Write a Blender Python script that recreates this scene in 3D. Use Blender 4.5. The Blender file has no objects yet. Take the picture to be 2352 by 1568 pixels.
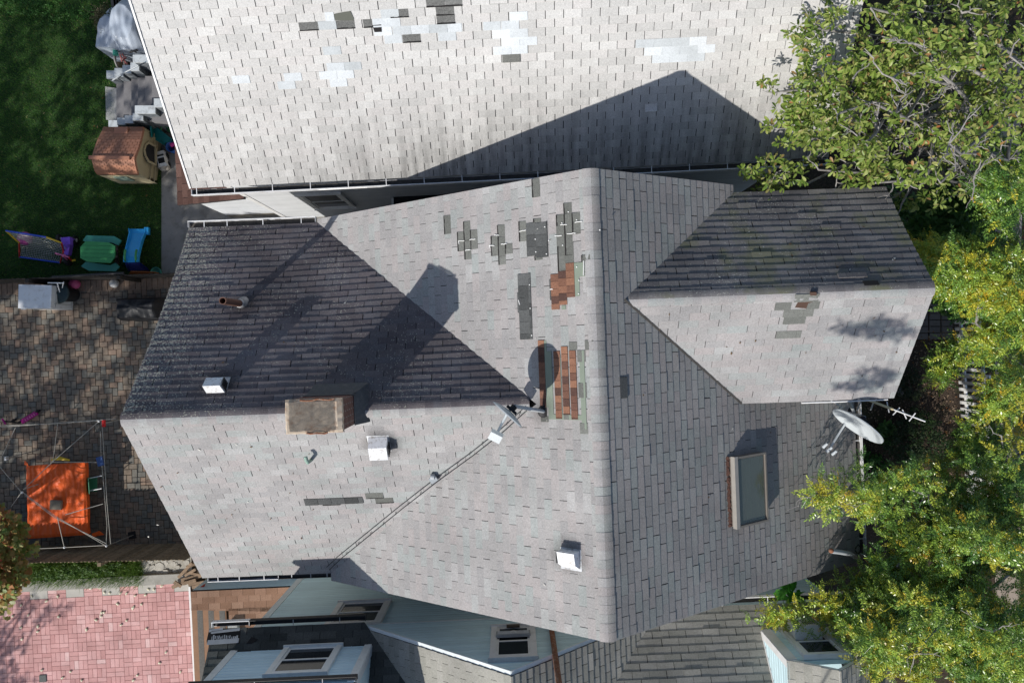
import bpy, math, random
import numpy as np
from mathutils import Vector, Matrix, noise as mnoise
random.seed(7); rng = np.random.default_rng(11)
SC = bpy.context.scene; COL = SC.collection
H = 19.0; F = 1568.0                      # drone height (m); focal length in survey units

def U(u, v, z):
    """point seen at survey position (u, v), at height z"""
    d = H - z
    return Vector(((u - 1176) * d / F, (784 - v) * d / F, z))
def R(u, v, P, n):
    """point of plane (P, n) under survey position (u, v)"""
    o = Vector((0, 0, H)); dr = Vector(((u - 1176) / F, (784 - v) / F, -1))
    return o + dr * ((P - o).dot(n) / dr.dot(n))
class Frame:
    def __init__(s, deg):
        s.c = math.cos(math.radians(deg)); s.s = math.sin(math.radians(deg))
        s.ea = Vector((s.c, s.s, 0)); s.eb = Vector((-s.s, s.c, 0))
    def __call__(s, a, b, z): return s.ea * a + s.eb * b + Vector((0, 0, z))
Z = Vector((0, 0, 1))

# ------------------------------------------------------------------ mesh builder
class MB:
    def __init__(s): s.v = []; s.f = []; s.mi = []; s.uv = []; s.rn = []; s.sm = []
    def face(s, pts, mi=0, uv=None, rn=0.5, sm=False):
        i = len(s.v); s.v += [tuple(p) for p in pts]; n = len(pts)
        s.f.append(tuple(range(i, i + n))); s.mi.append(mi); s.rn.append(rn); s.sm.append(sm)
        s.uv.append(uv if uv else [(4, 4)] * n)
    def add(s, verts, faces, mi=0, sm=False, rn=0.5):
        i = len(s.v); s.v += [tuple(p) for p in verts]
        for f in faces:
            s.f.append(tuple(i + k for k in f)); s.mi.append(mi); s.rn.append(rn); s.sm.append(sm); s.uv.append([(4, 4)] * len(f))
    def obox(s, o, ex, ey, ez, mi=0, rn=0.5):
        o = Vector(o); ex = Vector(ex); ey = Vector(ey); ez = Vector(ez)
        p = [o, o + ex, o + ex + ey, o + ey]; q = [a + ez for a in p]
        fs = [(3, 2, 1, 0), (4, 5, 6, 7), (0, 1, 5, 4), (1, 2, 6, 5), (2, 3, 7, 6), (3, 0, 4, 7)]
        if ex.cross(ey).dot(ez) < 0: fs = [f[::-1] for f in fs]
        s.add(p + q, fs, mi, rn=rn)
    def box(s, c, sx, sy, sz, rot=0, mi=0, rn=0.5):
        c = Vector(c); cr, sr = math.cos(rot), math.sin(rot)
        ex = Vector((cr, sr, 0)) * sx; ey = Vector((-sr, cr, 0)) * sy; ez = Z * sz
        s.obox(c - ex / 2 - ey / 2 - ez / 2, ex, ey, ez, mi, rn)
    def bar(s, a, b, w, t, mi=0, up=Z):
        a = Vector(a); b = Vector(b); d = (b - a); x = d.normalized()
        y = up.cross(x)
        if y.length < 1e-4: y = Vector((1, 0, 0)).cross(x)
        y.normalize(); z = x.cross(y)
        s.obox(a - y * w / 2 - z * t / 2, d, y * w, z * t, mi)
    def tube(s, pts, r, n=6, mi=0, cap=True):
        pts = [Vector(p) for p in pts]; k = len(pts)
        rs = r if isinstance(r, (list, tuple)) else [r] * k
        vs = []; y0 = None
        for i, p in enumerate(pts):
            d = (pts[min(i + 1, k - 1)] - pts[max(i - 1, 0)])
            if d.length < 1e-9: d = Vector((0, 0, 1))
            d.normalize()
            if y0 is None:
                y0 = d.cross(Z if abs(d.z) < .9 else Vector((1, 0, 0)))
            else: y0 = y0 - d * y0.dot(d)
            if y0.length < 1e-6: y0 = d.cross(Vector((0, 1, .3)))
            y0.normalize(); z = d.cross(y0)
            for j in range(n):
                t = 2 * math.pi * j / n
                vs.append(p + (y0 * math.cos(t) + z * math.sin(t)) * rs[i])
        fs = [(i * n + j, i * n + (j + 1) % n, (i + 1) * n + (j + 1) % n, (i + 1) * n + j) for i in range(k - 1) for j in range(n)]
        s.add(vs, fs, mi, sm=True)
        if cap:
            s.add(vs[:n], [tuple(range(n))[::-1]], mi); s.add(vs[-n:], [tuple(range(n))], mi)
    def lathe(s, prof, c, n=20, mi=0, axis=Z, sm=True):
        c = Vector(c); axis = Vector(axis).normalized()
        x = axis.cross(Vector((0, 1, 0)) if abs(axis.y) < .9 else Vector((1, 0, 0))).normalized(); y = axis.cross(x)
        vs = []
        for r, h in prof:
            for j in range(n):
                t = 2 * math.pi * j / n
                vs.append(c + axis * h + (x * math.cos(t) + y * math.sin(t)) * max(r, 1e-4))
        k = len(prof)
        s.add(vs, [(i * n + j, i * n + (j + 1) % n, (i + 1) * n + (j + 1) % n, (i + 1) * n + j) for i in range(k - 1) for j in range(n)], mi, sm=sm)
    def sphere(s, c, r, n=16, mi=0, sz=1):
        s.lathe([(r * math.sin(math.pi * i / 10), -r * sz * math.cos(math.pi * i / 10)) for i in range(11)], c, n, mi)
    def prism(s, pts, d, mi=0, rn=.5):
        """polygon (3D, counter-clockwise seen from its front) extruded by vector d (backwards)"""
        pts = [Vector(p) for p in pts]; d = Vector(d); n = len(pts)
        s.face(pts, mi, rn=rn); s.face([p + d for p in pts][::-1], mi, rn=rn)
        for i in range(n):
            a, b = pts[i], pts[(i + 1) % n]
            s.face([a, a + d, b + d, b], mi, rn=rn)

def props(o, label=None, cat=None, group=None, kind=None):
    if label: o['label'] = label
    if cat: o['category'] = cat
    if group: o['group'] = group
    if kind: o['kind'] = kind
    return o
def world_of(o):
    w = Vector((0, 0, 0))
    while o is not None: w = w + o.location; o = o.parent
    return w
def thing(name, label, cat, loc, group=None):
    o = bpy.data.objects.new(name, None); COL.objects.link(o); o.location = loc; o.empty_display_size = .2
    return props(o, label, cat, group)
def obj(name, mb, mats, parent=None, label=None, cat=None, group=None, kind=None):
    if not isinstance(mats, (list, tuple)): mats = [mats]
    me = bpy.data.meshes.new(name)
    if parent is not None: W = world_of(parent)
    elif kind == 'structure': W = Vector((0, 0, 0))
    else:
        a = np.array(mb.v); W = Vector(((a[:, 0].min() + a[:, 0].max()) / 2, (a[:, 1].min() + a[:, 1].max()) / 2, a[:, 2].min()))
    me.from_pydata([(v[0] - W.x, v[1] - W.y, v[2] - W.z) for v in mb.v], [], mb.f)
    for m in mats: me.materials.append(m)
    me.polygons.foreach_set('material_index', mb.mi); me.polygons.foreach_set('use_smooth', mb.sm)
    uvl = me.uv_layers.new(name='UVMap')
    flat = [c for f in mb.uv for p in f for c in p]
    uvl.data.foreach_set('uv', flat)
    at = me.attributes.new('rnd', 'FLOAT', 'FACE'); at.data.foreach_set('value', mb.rn)
    me.update()
    o = bpy.data.objects.new(name, me); COL.objects.link(o)
    if parent is not None: o.parent = parent
    else: o.location = W
    return props(o, label, cat, group, kind)
def np_obj(name, V, faces_flat, loop_tot, rnd, mats, parent=None, label=None, cat=None, group=None, kind=None, mi=None):
    me = bpy.data.meshes.new(name); W = world_of(parent) if parent is not None else Vector((0, 0, 0))
    V = V - np.array(W)
    nl = len(faces_flat); nf = len(loop_tot)
    me.vertices.add(len(V)); me.vertices.foreach_set('co', V.astype(np.float32).ravel())
    me.loops.add(nl); me.loops.foreach_set('vertex_index', faces_flat.astype(np.int32))
    me.polygons.add(nf); st = np.concatenate([[0], np.cumsum(loop_tot)[:-1]]).astype(np.int32)
    me.polygons.foreach_set('loop_start', st); me.polygons.foreach_set('loop_total', np.asarray(loop_tot, np.int32))
    for m in (mats if isinstance(mats, (list, tuple)) else [mats]): me.materials.append(m)
    if mi is not None: me.polygons.foreach_set('material_index', np.asarray(mi, np.int32))
    at = me.attributes.new('rnd', 'FLOAT', 'FACE'); at.data.foreach_set('value', np.asarray(rnd, np.float32))
    me.update(calc_edges=True); me.validate()
    o = bpy.data.objects.new(name, me); COL.objects.link(o)
    if parent is not None: o.parent = parent
    return props(o, label, cat, group, kind)

# ------------------------------------------------------------------ materials
class NT:
    def __init__(s, name):
        s.m = bpy.data.materials.new(name); s.m.use_nodes = True
        s.n = s.m.node_tree.nodes; s.l = s.m.node_tree.links; s.b = s.n['Principled BSDF']
        s.b.inputs['Specular IOR Level'].default_value = .25
    def new(s, t, **kw):
        x = s.n.new(t)
        for k, v in kw.items(): setattr(x, k, v)
        return x
    def put(s, sock, v):
        if hasattr(v, 'links') or hasattr(v, 'is_linked'): s.l.new(v, sock)
        else: sock.default_value = v
    def math(s, op, a, b=0.0, c=None):
        x = s.new('ShaderNodeMath', operation=op); s.put(x.inputs[0], a); s.put(x.inputs[1], b)
        if c is not None: s.put(x.inputs[2], c)
        return x.outputs[0]
    def noise(s, vec, scale, detail=3, rough=.55, dim='3D'):
        x = s.new('ShaderNodeTexNoise', noise_dimensions=dim); s.l.new(vec, x.inputs['Vector'])
        x.inputs['Scale'].default_value = scale; x.inputs['Detail'].default_value = detail; x.inputs['Roughness'].default_value = rough
        return x.outputs[0]
    def ramp(s, fac, stops, interp='LINEAR'):
        x = s.new('ShaderNodeValToRGB'); x.color_ramp.interpolation = interp; e = x.color_ramp.elements
        while len(e) < len(stops): e.new(.5)
        for i, (p, c) in enumerate(stops):
            e[i].position = p; e[i].color = (c[0], c[1], c[2], 1) if hasattr(c, '__len__') else (c, c, c, 1)
        s.put(x.inputs[0], fac); return x.outputs[0]
    def mix(s, fac, a, b, mode='MIX'):
        x = s.new('ShaderNodeMix', data_type='RGBA', blend_type=mode); s.put(x.inputs[0], fac)
        for so, v in ((x.inputs[6], a), (x.inputs[7], b)):
            s.put(so, (*v, 1) if isinstance(v, (tuple, list)) and len(v) == 3 else v)
        return x.outputs[2]
    def remap(s, v, a, b, c=0., d=1.):
        x = s.new('ShaderNodeMapRange'); s.put(x.inputs[0], v)
        for i, q in enumerate((a, b, c, d)): x.inputs[i + 1].default_value = q
        return x.outputs[0]
    def attr(s, name='rnd'):
        return s.new('ShaderNodeAttribute', attribute_name=name).outputs['Fac']
    def co(s): return s.new('ShaderNodeTexCoord')
    def bump(s, h, strength=.3, dist=.01):
        x = s.new('ShaderNodeBump'); x.inputs['Strength'].default_value = strength; x.inputs['Distance'].default_value = dist
        s.l.new(h, x.inputs['Height']); s.l.new(x.outputs[0], s.b.inputs['Normal'])
    def color(s, c): s.put(s.b.inputs['Base Color'], (*c, 1) if isinstance(c, (tuple, list)) else c)
    def rough(s, r): s.put(s.b.inputs['Roughness'], r)
def mul(c, k): return tuple(x * k for x in c)
def plain(name, c, rough=.6, var=.18, scale=6, fine=60, metal=0, bump=0, dirt=None, spec=.3):
    t = NT(name); o = t.co().outputs['Object']
    n = t.noise(o, scale, 4, .6); n2 = t.noise(o, fine, 2)
    f = t.math('ADD', t.math('MULTIPLY', n, .65), t.math('MULTIPLY', n2, .35))
    col = t.ramp(f, [(.3, mul(c, 1 - var)), (.7, mul(c, 1 + var))])
    if dirt:
        d = t.ramp(t.noise(o, scale * 1.7 + 1.3, 5, .65), [(.5, 0), (.68, dirt[3] if len(dirt) > 3 else .6)])
        col = t.mix(d, col, tuple(dirt[:3]))
    t.color(col); t.rough(t.remap(n, .3, .7, max(.05, rough - .1), min(1, rough + .1)))
    t.b.inputs['Metallic'].default_value = metal; t.b.inputs['Specular IOR Level'].default_value = spec
    if bump: t.bump(n2, bump, .008)
    return t.m
def shingle(name, stops, grain=.22, stain=(.8, 1.1), stain_scale=.7, lichen=None, streak=None, moss=None):
    """per-tab colours (ramp over the tab's own random number), mineral grain, blotchy weathering, lichen dots"""
    t = NT(name); tc = t.co(); o = tc.outputs['Object']; uv = tc.outputs['UV']
    col = t.ramp(t.attr(), stops)
    g = t.remap(t.noise(o, 95, 2, .7), .25, .75, 1 - grain, 1 + grain)
    g2 = t.remap(t.noise(o, 33, 2, .6), .3, .7, 1 - grain * .35, 1 + grain * .35)
    st = t.remap(t.noise(o, stain_scale, 5, .6), .32, .68, *stain)
    k = t.math('MULTIPLY', t.math('MULTIPLY', g, g2), st)
    sep = t.new('ShaderNodeSeparateXYZ'); t.l.new(uv, sep.inputs[0])
    if streak:                         # darker towards the eave, stronger to the right, drawn out down the slope
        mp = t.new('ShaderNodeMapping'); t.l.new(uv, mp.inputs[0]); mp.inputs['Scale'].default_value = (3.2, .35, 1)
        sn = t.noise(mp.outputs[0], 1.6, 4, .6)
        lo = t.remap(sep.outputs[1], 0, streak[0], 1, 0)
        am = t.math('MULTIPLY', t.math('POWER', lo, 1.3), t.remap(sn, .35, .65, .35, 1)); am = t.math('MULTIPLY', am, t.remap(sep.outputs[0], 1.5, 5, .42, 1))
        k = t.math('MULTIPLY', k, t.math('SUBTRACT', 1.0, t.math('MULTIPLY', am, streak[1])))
    v = t.new('ShaderNodeVectorMath', operation='SCALE'); t.l.new(col, v.inputs[0]); t.l.new(k, v.inputs['Scale'])
    col = v.outputs[0]
    if moss:
        m = t.ramp(t.noise(o, moss[0], 5, .65), [(moss[1], 0), (moss[1] + .12, moss[3])])
        col = t.mix(m, col, moss[2])
    if lichen:                         # (edge width, base density, edge density, colour)
        w, b0, b1, c = lichen
        vo = t.new('ShaderNodeTexVoronoi'); t.l.new(o, vo.inputs['Vector']); vo.inputs['Scale'].default_value = 26
        wn = t.noise(o, 14, 3, .7)
        ed = t.remap(t.math('ABSOLUTE', sep.outputs[0]), 0, w, b1, b0)
        big = t.remap(t.noise(o, 1.3, 3, .6), .35, .65, -.07, .06)
        th = t.math('ADD', ed, big)
        f = t.math('GREATER_THAN', th, t.math('ADD', t.math('MULTIPLY', vo.outputs['Distance'], .7), t.math('MULTIPLY', wn, .45)))
        col = t.mix(t.math('MULTIPLY', f, .75), col, c)
    t.color(col); t.rough(.93); t.b.inputs['Specular IOR Level'].default_value = .12
    t.bump(t.noise(o, 95, 2, .7), .5, .004)
    return t.m

# ------------------------------------------------------------------ coursed surfaces: shingles, clapboards
def clip(poly, ax, val, ge):
    out = []; n = len(poly)
    for i in range(n):
        p, q = poly[i], poly[(i + 1) % n]
        ip = (p[ax] >= val) if ge else (p[ax] <= val); iq = (q[ax] >= val) if ge else (q[ax] <= val)
        if ip: out.append(p)
        if ip != iq:
            k = (val - p[ax]) / (q[ax] - p[ax]); out.append(tuple(p[j] + k * (q[j] - p[j]) for j in (0, 1)))
    return out
def area(p): return sum(p[i][0] * p[(i + 1) % len(p)][1] - p[(i + 1) % len(p)][0] * p[i][1] for i in range(len(p))) / 2
class Slope:
    """plane with s along e (horizontal) and t up the slope"""
    def __init__(s, O, A, B):
        n = (A - O).cross(B - O).normalized()
        if n.z < 0: n = -n
        s.O = Vector(O); s.n = n
        e = Z.cross(n)
        if e.length < 1e-5: e = Vector((1, 0, 0))
        s.e = e.normalized(); s.u = n.cross(s.e)
    @classmethod
    def wall(c, O, e, n):
        s = c.__new__(c); s.O = Vector(O); s.e = Vector(e); s.n = Vector(n); s.u = Vector((0, 0, 1)); return s
    def st(s, P): d = Vector(P) - s.O; return (d.dot(s.e), d.dot(s.u))
    sag = None                                                     # (depth, slope length, valley point, valley direction) of an old, sagging slope
    def dip(s, a, t):
        if not s.sag: return 0.
        A, T, P, D = s.sag; d = abs((a - P[0]) * D[1] - (t - P[1]) * D[0])
        return -A * 4 * max(0, min(1, t / T)) * (1 - max(0, min(1, t / T))) * min(1, d / 1.3)
    def at(s, a, t, h=0): return s.O + s.e * a + s.u * t + s.n * (h + s.dip(a, t))
    def hit(s, u, v): p = R(u, v, s.O, s.n); return p + s.n * s.dip(*s.st(p)) if s.sag else p
def coursed(mb, S, polys, ex=.143, tw=.333, gap=.009, th=.009, jit=.004, lift=.004, off=.5, s0=0., t0=0., mi=0, uvo=(0, 0), seed=0, miss=None, wob=0):
    rd = random.Random(seed); rnds = {}
    for poly in polys:
        if area(poly) < 0: poly = poly[::-1]
        smin = min(p[0] for p in poly); smax = max(p[0] for p in poly); tmin = min(p[1] for p in poly); tmax = max(p[1] for p in poly)
        for r in range(int(math.floor((tmin - t0) / ex)), int(math.ceil((tmax - t0) / ex)) + 1):
            ta = t0 + r * ex
            band = clip(clip(poly, 1, ta, True), 1, ta + ex, False)
            if len(band) < 3 or abs(area(band)) < 1e-5: continue
            a0 = min(p[0] for p in band); a1 = max(p[0] for p in band); so = s0 + (off * tw if r % 2 else 0)
            for c in range(int(math.floor((a0 - so) / tw)), int(math.ceil((a1 - so) / tw)) + 1):
                key = (r, c)
                if key not in rnds: rnds[key] = (rd.random(), rd.uniform(-jit, jit), rd.uniform(0, lift) if rd.random() > .04 else lift * 2.5, rd.uniform(-wob, wob))
                q, dj, lf, ws = rnds[key]
                sa = so + c * tw + gap / 2 + ws; sb = so + (c + 1) * tw - gap / 2 + ws
                if ta + dj < tmin - .02: dj = 0
                cell = clip(clip(band, 0, sa, True), 0, sb, False)
                if len(cell) < 3 or abs(area(cell)) < 2e-5: continue
                pts = []; bot = []
                for (a, t) in cell:
                    k = min(1, max(0, (t - ta) / ex)); hh = (th + lf) * (1 - k) + .0015
                    tt = t + dj * (1 - k)
                    pts.append(S.at(a, tt, hh)); bot.append(S.at(a, tt, -.003))
                uv = [(a + uvo[0], t + uvo[1]) for a, t in cell]
                mb.face(pts, mi, uv, q)
                n = len(pts)
                for i in range(n):
                    j = (i + 1) % n
                    if cell[i][1] - ta > ex * .9 and cell[j][1] - ta > ex * .9: continue
                    mb.face([pts[i], bot[i], bot[j], pts[j]], mi, [uv[i], uv[i], uv[j], uv[j]], q)
def deck(mb, S, polys, thick=.1, mi=1, h=-.004):
    for poly in polys:
        if area(poly) < 0: poly = poly[::-1]
        if not S.sag: mb.prism([S.at(a, t, h) for a, t in poly], -S.n * thick, mi, rn=.5); continue
        s0, s1 = min(p[0] for p in poly), max(p[0] for p in poly); T = S.sag[1]; ns, nt = int((s1 - s0) / .5) + 1, 12
        for i in range(ns):
            for j in range(nt):
                c = clip(clip(clip(clip(poly, 0, s0 + (s1 - s0) * i / ns, True), 0, s0 + (s1 - s0) * (i + 1) / ns, False), 1, T * j / nt - (1 if j == 0 else 0), True), 1, T * (j + 1) / nt + (1 if j == nt - 1 else 0), False)
                if len(c) > 2 and abs(area(c)) > 1e-5: mb.prism([S.at(a, t, h - .004) for a, t in c], -S.n * thick, mi, rn=.5)
def ridge(mb, P0, P1, dl, dr, w=.17, seg=.14, mi=0, lift=.02, seed=1, na=10, mi2=None):
    rd = random.Random(seed); P0 = Vector(P0); P1 = Vector(P1); L = (P1 - P0).length; d = (P1 - P0) / L; k = max(1, int(L / seg))
    dl = dl.normalized(); dr = dr.normalized()
    for i in range(k):
        A = P0 + d * (L * i / k); B = P0 + d * (L * (i + 1) / k + .004); rn = rd.random(); lf = lift + rd.uniform(0, .004)
        ww = w + rd.uniform(-.006, .006)
        rows = []
        for (P, l) in ((A, lf), (B, lf - .003)):
            a = P + dl * ww; c = P + dr * ww; row = []
            for j in range(na + 1):
                t = j / na; row.append(a * (1 - t) ** 2 + P * 2 * t * (1 - t) + c * t * t + Z * l)
            rows.append(row)
        vs = rows[0] + rows[1]; m = na + 1
        f = [(j, j + 1, m + j + 1, m + j) for j in range(na)]
        n = (vs[1] - vs[0]).cross(vs[m] - vs[0])
        if n.z < 0: f = [q[::-1] for q in f]
        mb.add(vs, f[:na // 2], mi if mi2 is None else mi2, sm=True, rn=rn); mb.add(vs, f[na // 2:], mi, sm=True, rn=rn)
# ------------------------------------------------------------------ palette
GREY_TABS = [(0, (.305, .298, .297)), (.3, (.342, .333, .329)), (.55, (.36, .335, .330)), (.8, (.318, .338, .331)), (1, (.385, .378, .374))]
M_SH = shingle('grey_shingle', GREY_TABS, grain=.3, stain=(.85, 1.1), stain_scale=.9)
M_SHR = shingle('grey_shingle_darker', [(p, (c[0] * .80, c[1] * .795, c[2] * .775)) for p, c in GREY_TABS], grain=.3, stain=(.82, 1.12))  # grey tabs in a darker tone, for the right slope and its ridge half
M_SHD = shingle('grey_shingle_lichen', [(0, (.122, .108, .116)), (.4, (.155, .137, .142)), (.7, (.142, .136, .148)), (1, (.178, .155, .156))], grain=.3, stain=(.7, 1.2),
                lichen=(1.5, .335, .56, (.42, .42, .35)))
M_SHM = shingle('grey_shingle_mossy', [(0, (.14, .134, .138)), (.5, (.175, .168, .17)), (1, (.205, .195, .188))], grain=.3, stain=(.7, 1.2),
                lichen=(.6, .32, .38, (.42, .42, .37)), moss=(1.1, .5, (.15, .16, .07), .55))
M_DECK = plain('roof_felt', (.035, .035, .037), .95)
WHITE_TABS = [(0, (.515, .51, .492)), (.35, (.56, .554, .535)), (.6, (.59, .574, .555)), (.8, (.595, .59, .57)), (.95, (.62, .615, .595)), (1, (.645, .64, .62))]
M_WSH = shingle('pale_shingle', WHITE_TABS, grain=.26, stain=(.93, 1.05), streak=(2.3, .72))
M_BSH = shingle('dark_green_shingle', [(0, (.05, .055, .053)), (.5, (.07, .075, .072)), (1, (.095, .10, .095))], grain=.35, stain=(.7, 1.25))
M_BSH2 = shingle('tan_grey_shingle', [(0, (.26, .25, .235)), (.5, (.32, .31, .29)), (1, (.36, .35, .325))], grain=.3, stain=(.75, 1.15))
M_BRSH = shingle('brown_shingle', [(0, (.085, .048, .040)), (.5, (.115, .066, .055)), (1, (.145, .085, .07))], grain=.3, stain=(.8, 1.15))
M_TANSH = shingle('tan_brown_shingle', [(0, (.20, .115, .075)), (.5, (.24, .14, .095)), (1, (.29, .18, .125))], grain=.3, stain=(.75, 1.2))
M_PD = shingle('charcoal_patch', [(0, (.065, .068, .068)), (.5, (.09, .094, .094)), (1, (.12, .125, .125))], grain=.4)
M_PG = shingle('speckled_grey_gap', [(0, (.15, .152, .145)), (1, (.21, .212, .205))], grain=.5)
M_PO = shingle('olive_patch', [(0, (.15, .155, .142)), (1, (.185, .19, .175))], grain=.35)
M_PO2 = shingle('worn_grey_patch', [(0, (.20, .20, .185)), (1, (.25, .25, .235))], grain=.35)
M_PB = shingle('rust_patch', [(0, (.09, .055, .047)), (.3, (.14, .076, .059)), (.6, (.225, .115, .078)), (1, (.30, .155, .10))], grain=.35)
M_PS = shingle('silver_patch', [(0, (.56, .595, .605)), (.4, (.68, .72, .74)), (1, (.80, .835, .85))], grain=.2)
M_FELT = plain('olive_felt', (.22, .26, .21), .9, .08)
M_FELTD = plain('dark_olive_felt', (.12, .125, .105), .9, .08)
M_HOLE = plain('bare_black_felt', (.02, .019, .019), .9)
M_HOLEB = plain('bare_brown_board', (.085, .05, .037), .9)
M_CAULK = plain('white_caulk', (.85, .85, .83), .5)
M_WPAINT = plain('white_paint', (.78, .78, .77), .5, .05, 3, 40, dirt=(.45, .43, .40, .25))
M_WMETAL = plain('white_metal', (.80, .81, .82), .35, .04, 4, 40, dirt=(.42, .36, .30, .35))
M_GMUCK = plain('gutter_muck', (.075, .07, .064), .9, .4, 12)
M_DKMET = plain('dark_gutter_metal', (.045, .043, .042), .6, .3, 6)
M_GALV = plain('galvanised', (.42, .43, .44), .45, .1, 8, metal=.6)
M_WSIDE = plain('white_siding', (.76, .775, .79), .55, .05, 1.2, 30, dirt=(.6, .62, .63, .3))
M_BSIDE = plain('blue_siding', (.47, .66, .715), .55, .05, 1.0, 30, dirt=(.40, .58, .62, .4))
M_GSIDE = plain('grey_siding', (.40, .40, .39), .6, .05, 1.2, 30)
M_BTRIM = plain('pale_blue_trim', (.70, .75, .76), .5, .06, 3, 30, dirt=(.45, .47, .45, .35))
def glass_mat(name, c=(.02, .025, .03), rough=.06):
    t = NT(name); t.color(c); t.rough(rough); t.b.inputs['Specular IOR Level'].default_value = .6; return t.m
M_GLASS = glass_mat('window_glass')
M_RUST = plain('rusty_iron', (.23, .10, .055), .85, .35, 9, dirt=(.42, .36, .30, .7))
M_BLACK = plain('black_rubber', (.02, .02, .022), .6)
M_BRICK = None

def zoomc(ox, oy, sc): return lambda x, y: ((ox + x / sc) / 1.2245, (oy + y / sc) / 1.2245)
def patch(S, zc, box, mat, parent, label=None, snap=True, edge=False, shrink=0., ex=.143, tw=.333, h=.011, name='shingle_patch', th=.008, t0=0., seed=0):
    x0, y0, x1, y1 = box
    c = [S.st(S.hit(*zc(x, y))) for x, y in ((x0, y0), (x1, y0), (x1, y1), (x0, y1))]
    ss = sorted(p[0] for p in c); ts = sorted(p[1] for p in c)
    a0, a1, b0, b1 = (ss[0] + ss[1]) / 2, (ss[2] + ss[3]) / 2, (ts[0] + ts[1]) / 2, (ts[2] + ts[3]) / 2
    if snap:
        n0 = round((b0 - t0) / .143); n1 = max(n0 + 1, round((b1 - t0) / .143)); b0 = t0 + n0 * .143; b1 = t0 + n1 * .143
    b1 -= shrink
    mb = MB(); S2 = Slope.wall(S.O + S.n * h, S.e, S.n); S2.u = S.u; S2.sag = S.sag
    sq = [(a0, b0), (a1, b0), (a1, b1), (a0, b1)]
    coursed(mb, S2, [sq], ex=ex, tw=tw, gap=.006, th=th, jit=0, lift=.002, s0=a0, t0=b0, seed=seed + int(x0 * 7 + y0))
    mb.prism([S2.at(a, t, .0005) for a, t in sq], -S.n * (h + .002), 0, rn=.1)
    if edge:                                                        # ragged dark line along the lower edge of each course
        rd = random.Random(int(x0 * 3 + y1)); k = max(1, round((b1 - b0) / .143)); mt = [mat, M_HOLE]
        for r in range(k):
            t_ = b0 + r * .143; n_ = max(2, int((a1 - a0) / .06))
            for i in range(n_):
                w_ = .02 + rd.uniform(-.006, .008); p = S2.at(a0 + (a1 - a0) * i / n_, t_ - .003, .011)
                mb.obox(p, S.e * ((a1 - a0) / n_), S.u * w_, S.n * .004, 1)
        return obj(name, mb, mt, parent, label)
    return obj(name, mb, mat, parent, label)
def sheet(S, zc, pts, mat, parent, name, h=.012, label=None):
    mb = MB(); q = [S.st(S.hit(*zc(x, y))) for x, y in pts]
    if area(q) < 0: q = q[::-1]
    mb.prism([S.at(a, t, h) for a, t in q], -S.n * (h + .003)); return obj(name, mb, mat, parent, label)

def gutter(P0, P1, out, parent, w=.125, h=.10, brk=(), mat=None, muck=None, brk_in=.12, lip=.016, bmat=None):
    """open eaves trough from P0 to P1 along the roof edge, opening outwards"""
    mat = mat or M_WMETAL; out = Vector(out).normalized(); P0 = Vector(P0); P1 = Vector(P1); d = P1 - P0
    mb = MB(); dn = -Z * h
    mb.obox(P0 + dn, d, out * w, Z * .006)                           # floor
    mb.obox(P0 + out * w, d, out * .008, dn)                         # front
    mb.obox(P0 + out * (w - .006) + Z * .001, d, out * lip, Z * .014)  # rolled lip
    for q in (P0, P1 - d.normalized() * .008): mb.obox(q + out * .009, d.normalized() * .008, out * (w - .010), dn + Z * .008)
    g = obj('gutter', mb, mat, parent)
    mk = MB(); rd = random.Random(int(P0.x * 100)); n = int(d.length / .12)
    for i in range(n):
        a = P0 + d * (i / n) + out * .012 - Z * (h - .012 - rd.uniform(0, .02)); mk.obox(a, d / n, out * (w - .024), -Z * .006)
    obj('debris', mk, muck or M_GMUCK, g)
    for k in brk:
        b = MB(); q = P0 + d * k; b.bar(q + out * (w + .004) + Z * .012, q - out * brk_in * .4 + Z * (.018 + .0), .014, .005)
        if brk_in > .15: b.bar(q - out * brk_in * .35 + Z * .018, q - out * brk_in + Z * (.022 + brk_in * .55), .026, .004)
        obj('bracket', b, bmat or mat, g)
    return g
def siding(polys, O, e, n, mat, parent, name='wall', ex=.115, thick=.02, back=.08, label=None):
    """lap siding: flat board with a cove along its top edge"""
    S = Slope.wall(O, e, n); mb = MB(); rd = random.Random(int(abs(O[0] * 31 + O[2] * 7)) + len(name))
    for poly in polys:
        if area(poly) < 0: poly = poly[::-1]
        lo = min(p[1] for p in poly); hi = max(p[1] for p in poly)
        for r in range(int((hi - lo) / ex) + 1):
            ta = lo + r * ex; tm = ta + ex * .72; rn = rd.random()
            for (a, b, ha, hb) in ((ta, tm, thick, thick), (tm, ta + ex, thick, 0.)):
                c = clip(clip(poly, 1, a, True), 1, b, False)
                if len(c) < 3 or abs(area(c)) < 1e-6: continue
                mb.face([S.at(q[0], q[1], ha + (hb - ha) * (q[1] - a) / (b - a)) for q in c], 0, None, rn)
    deck(mb, S, polys, back, 0, -.003)
    return obj(name, mb, mat, parent, label)
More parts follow.
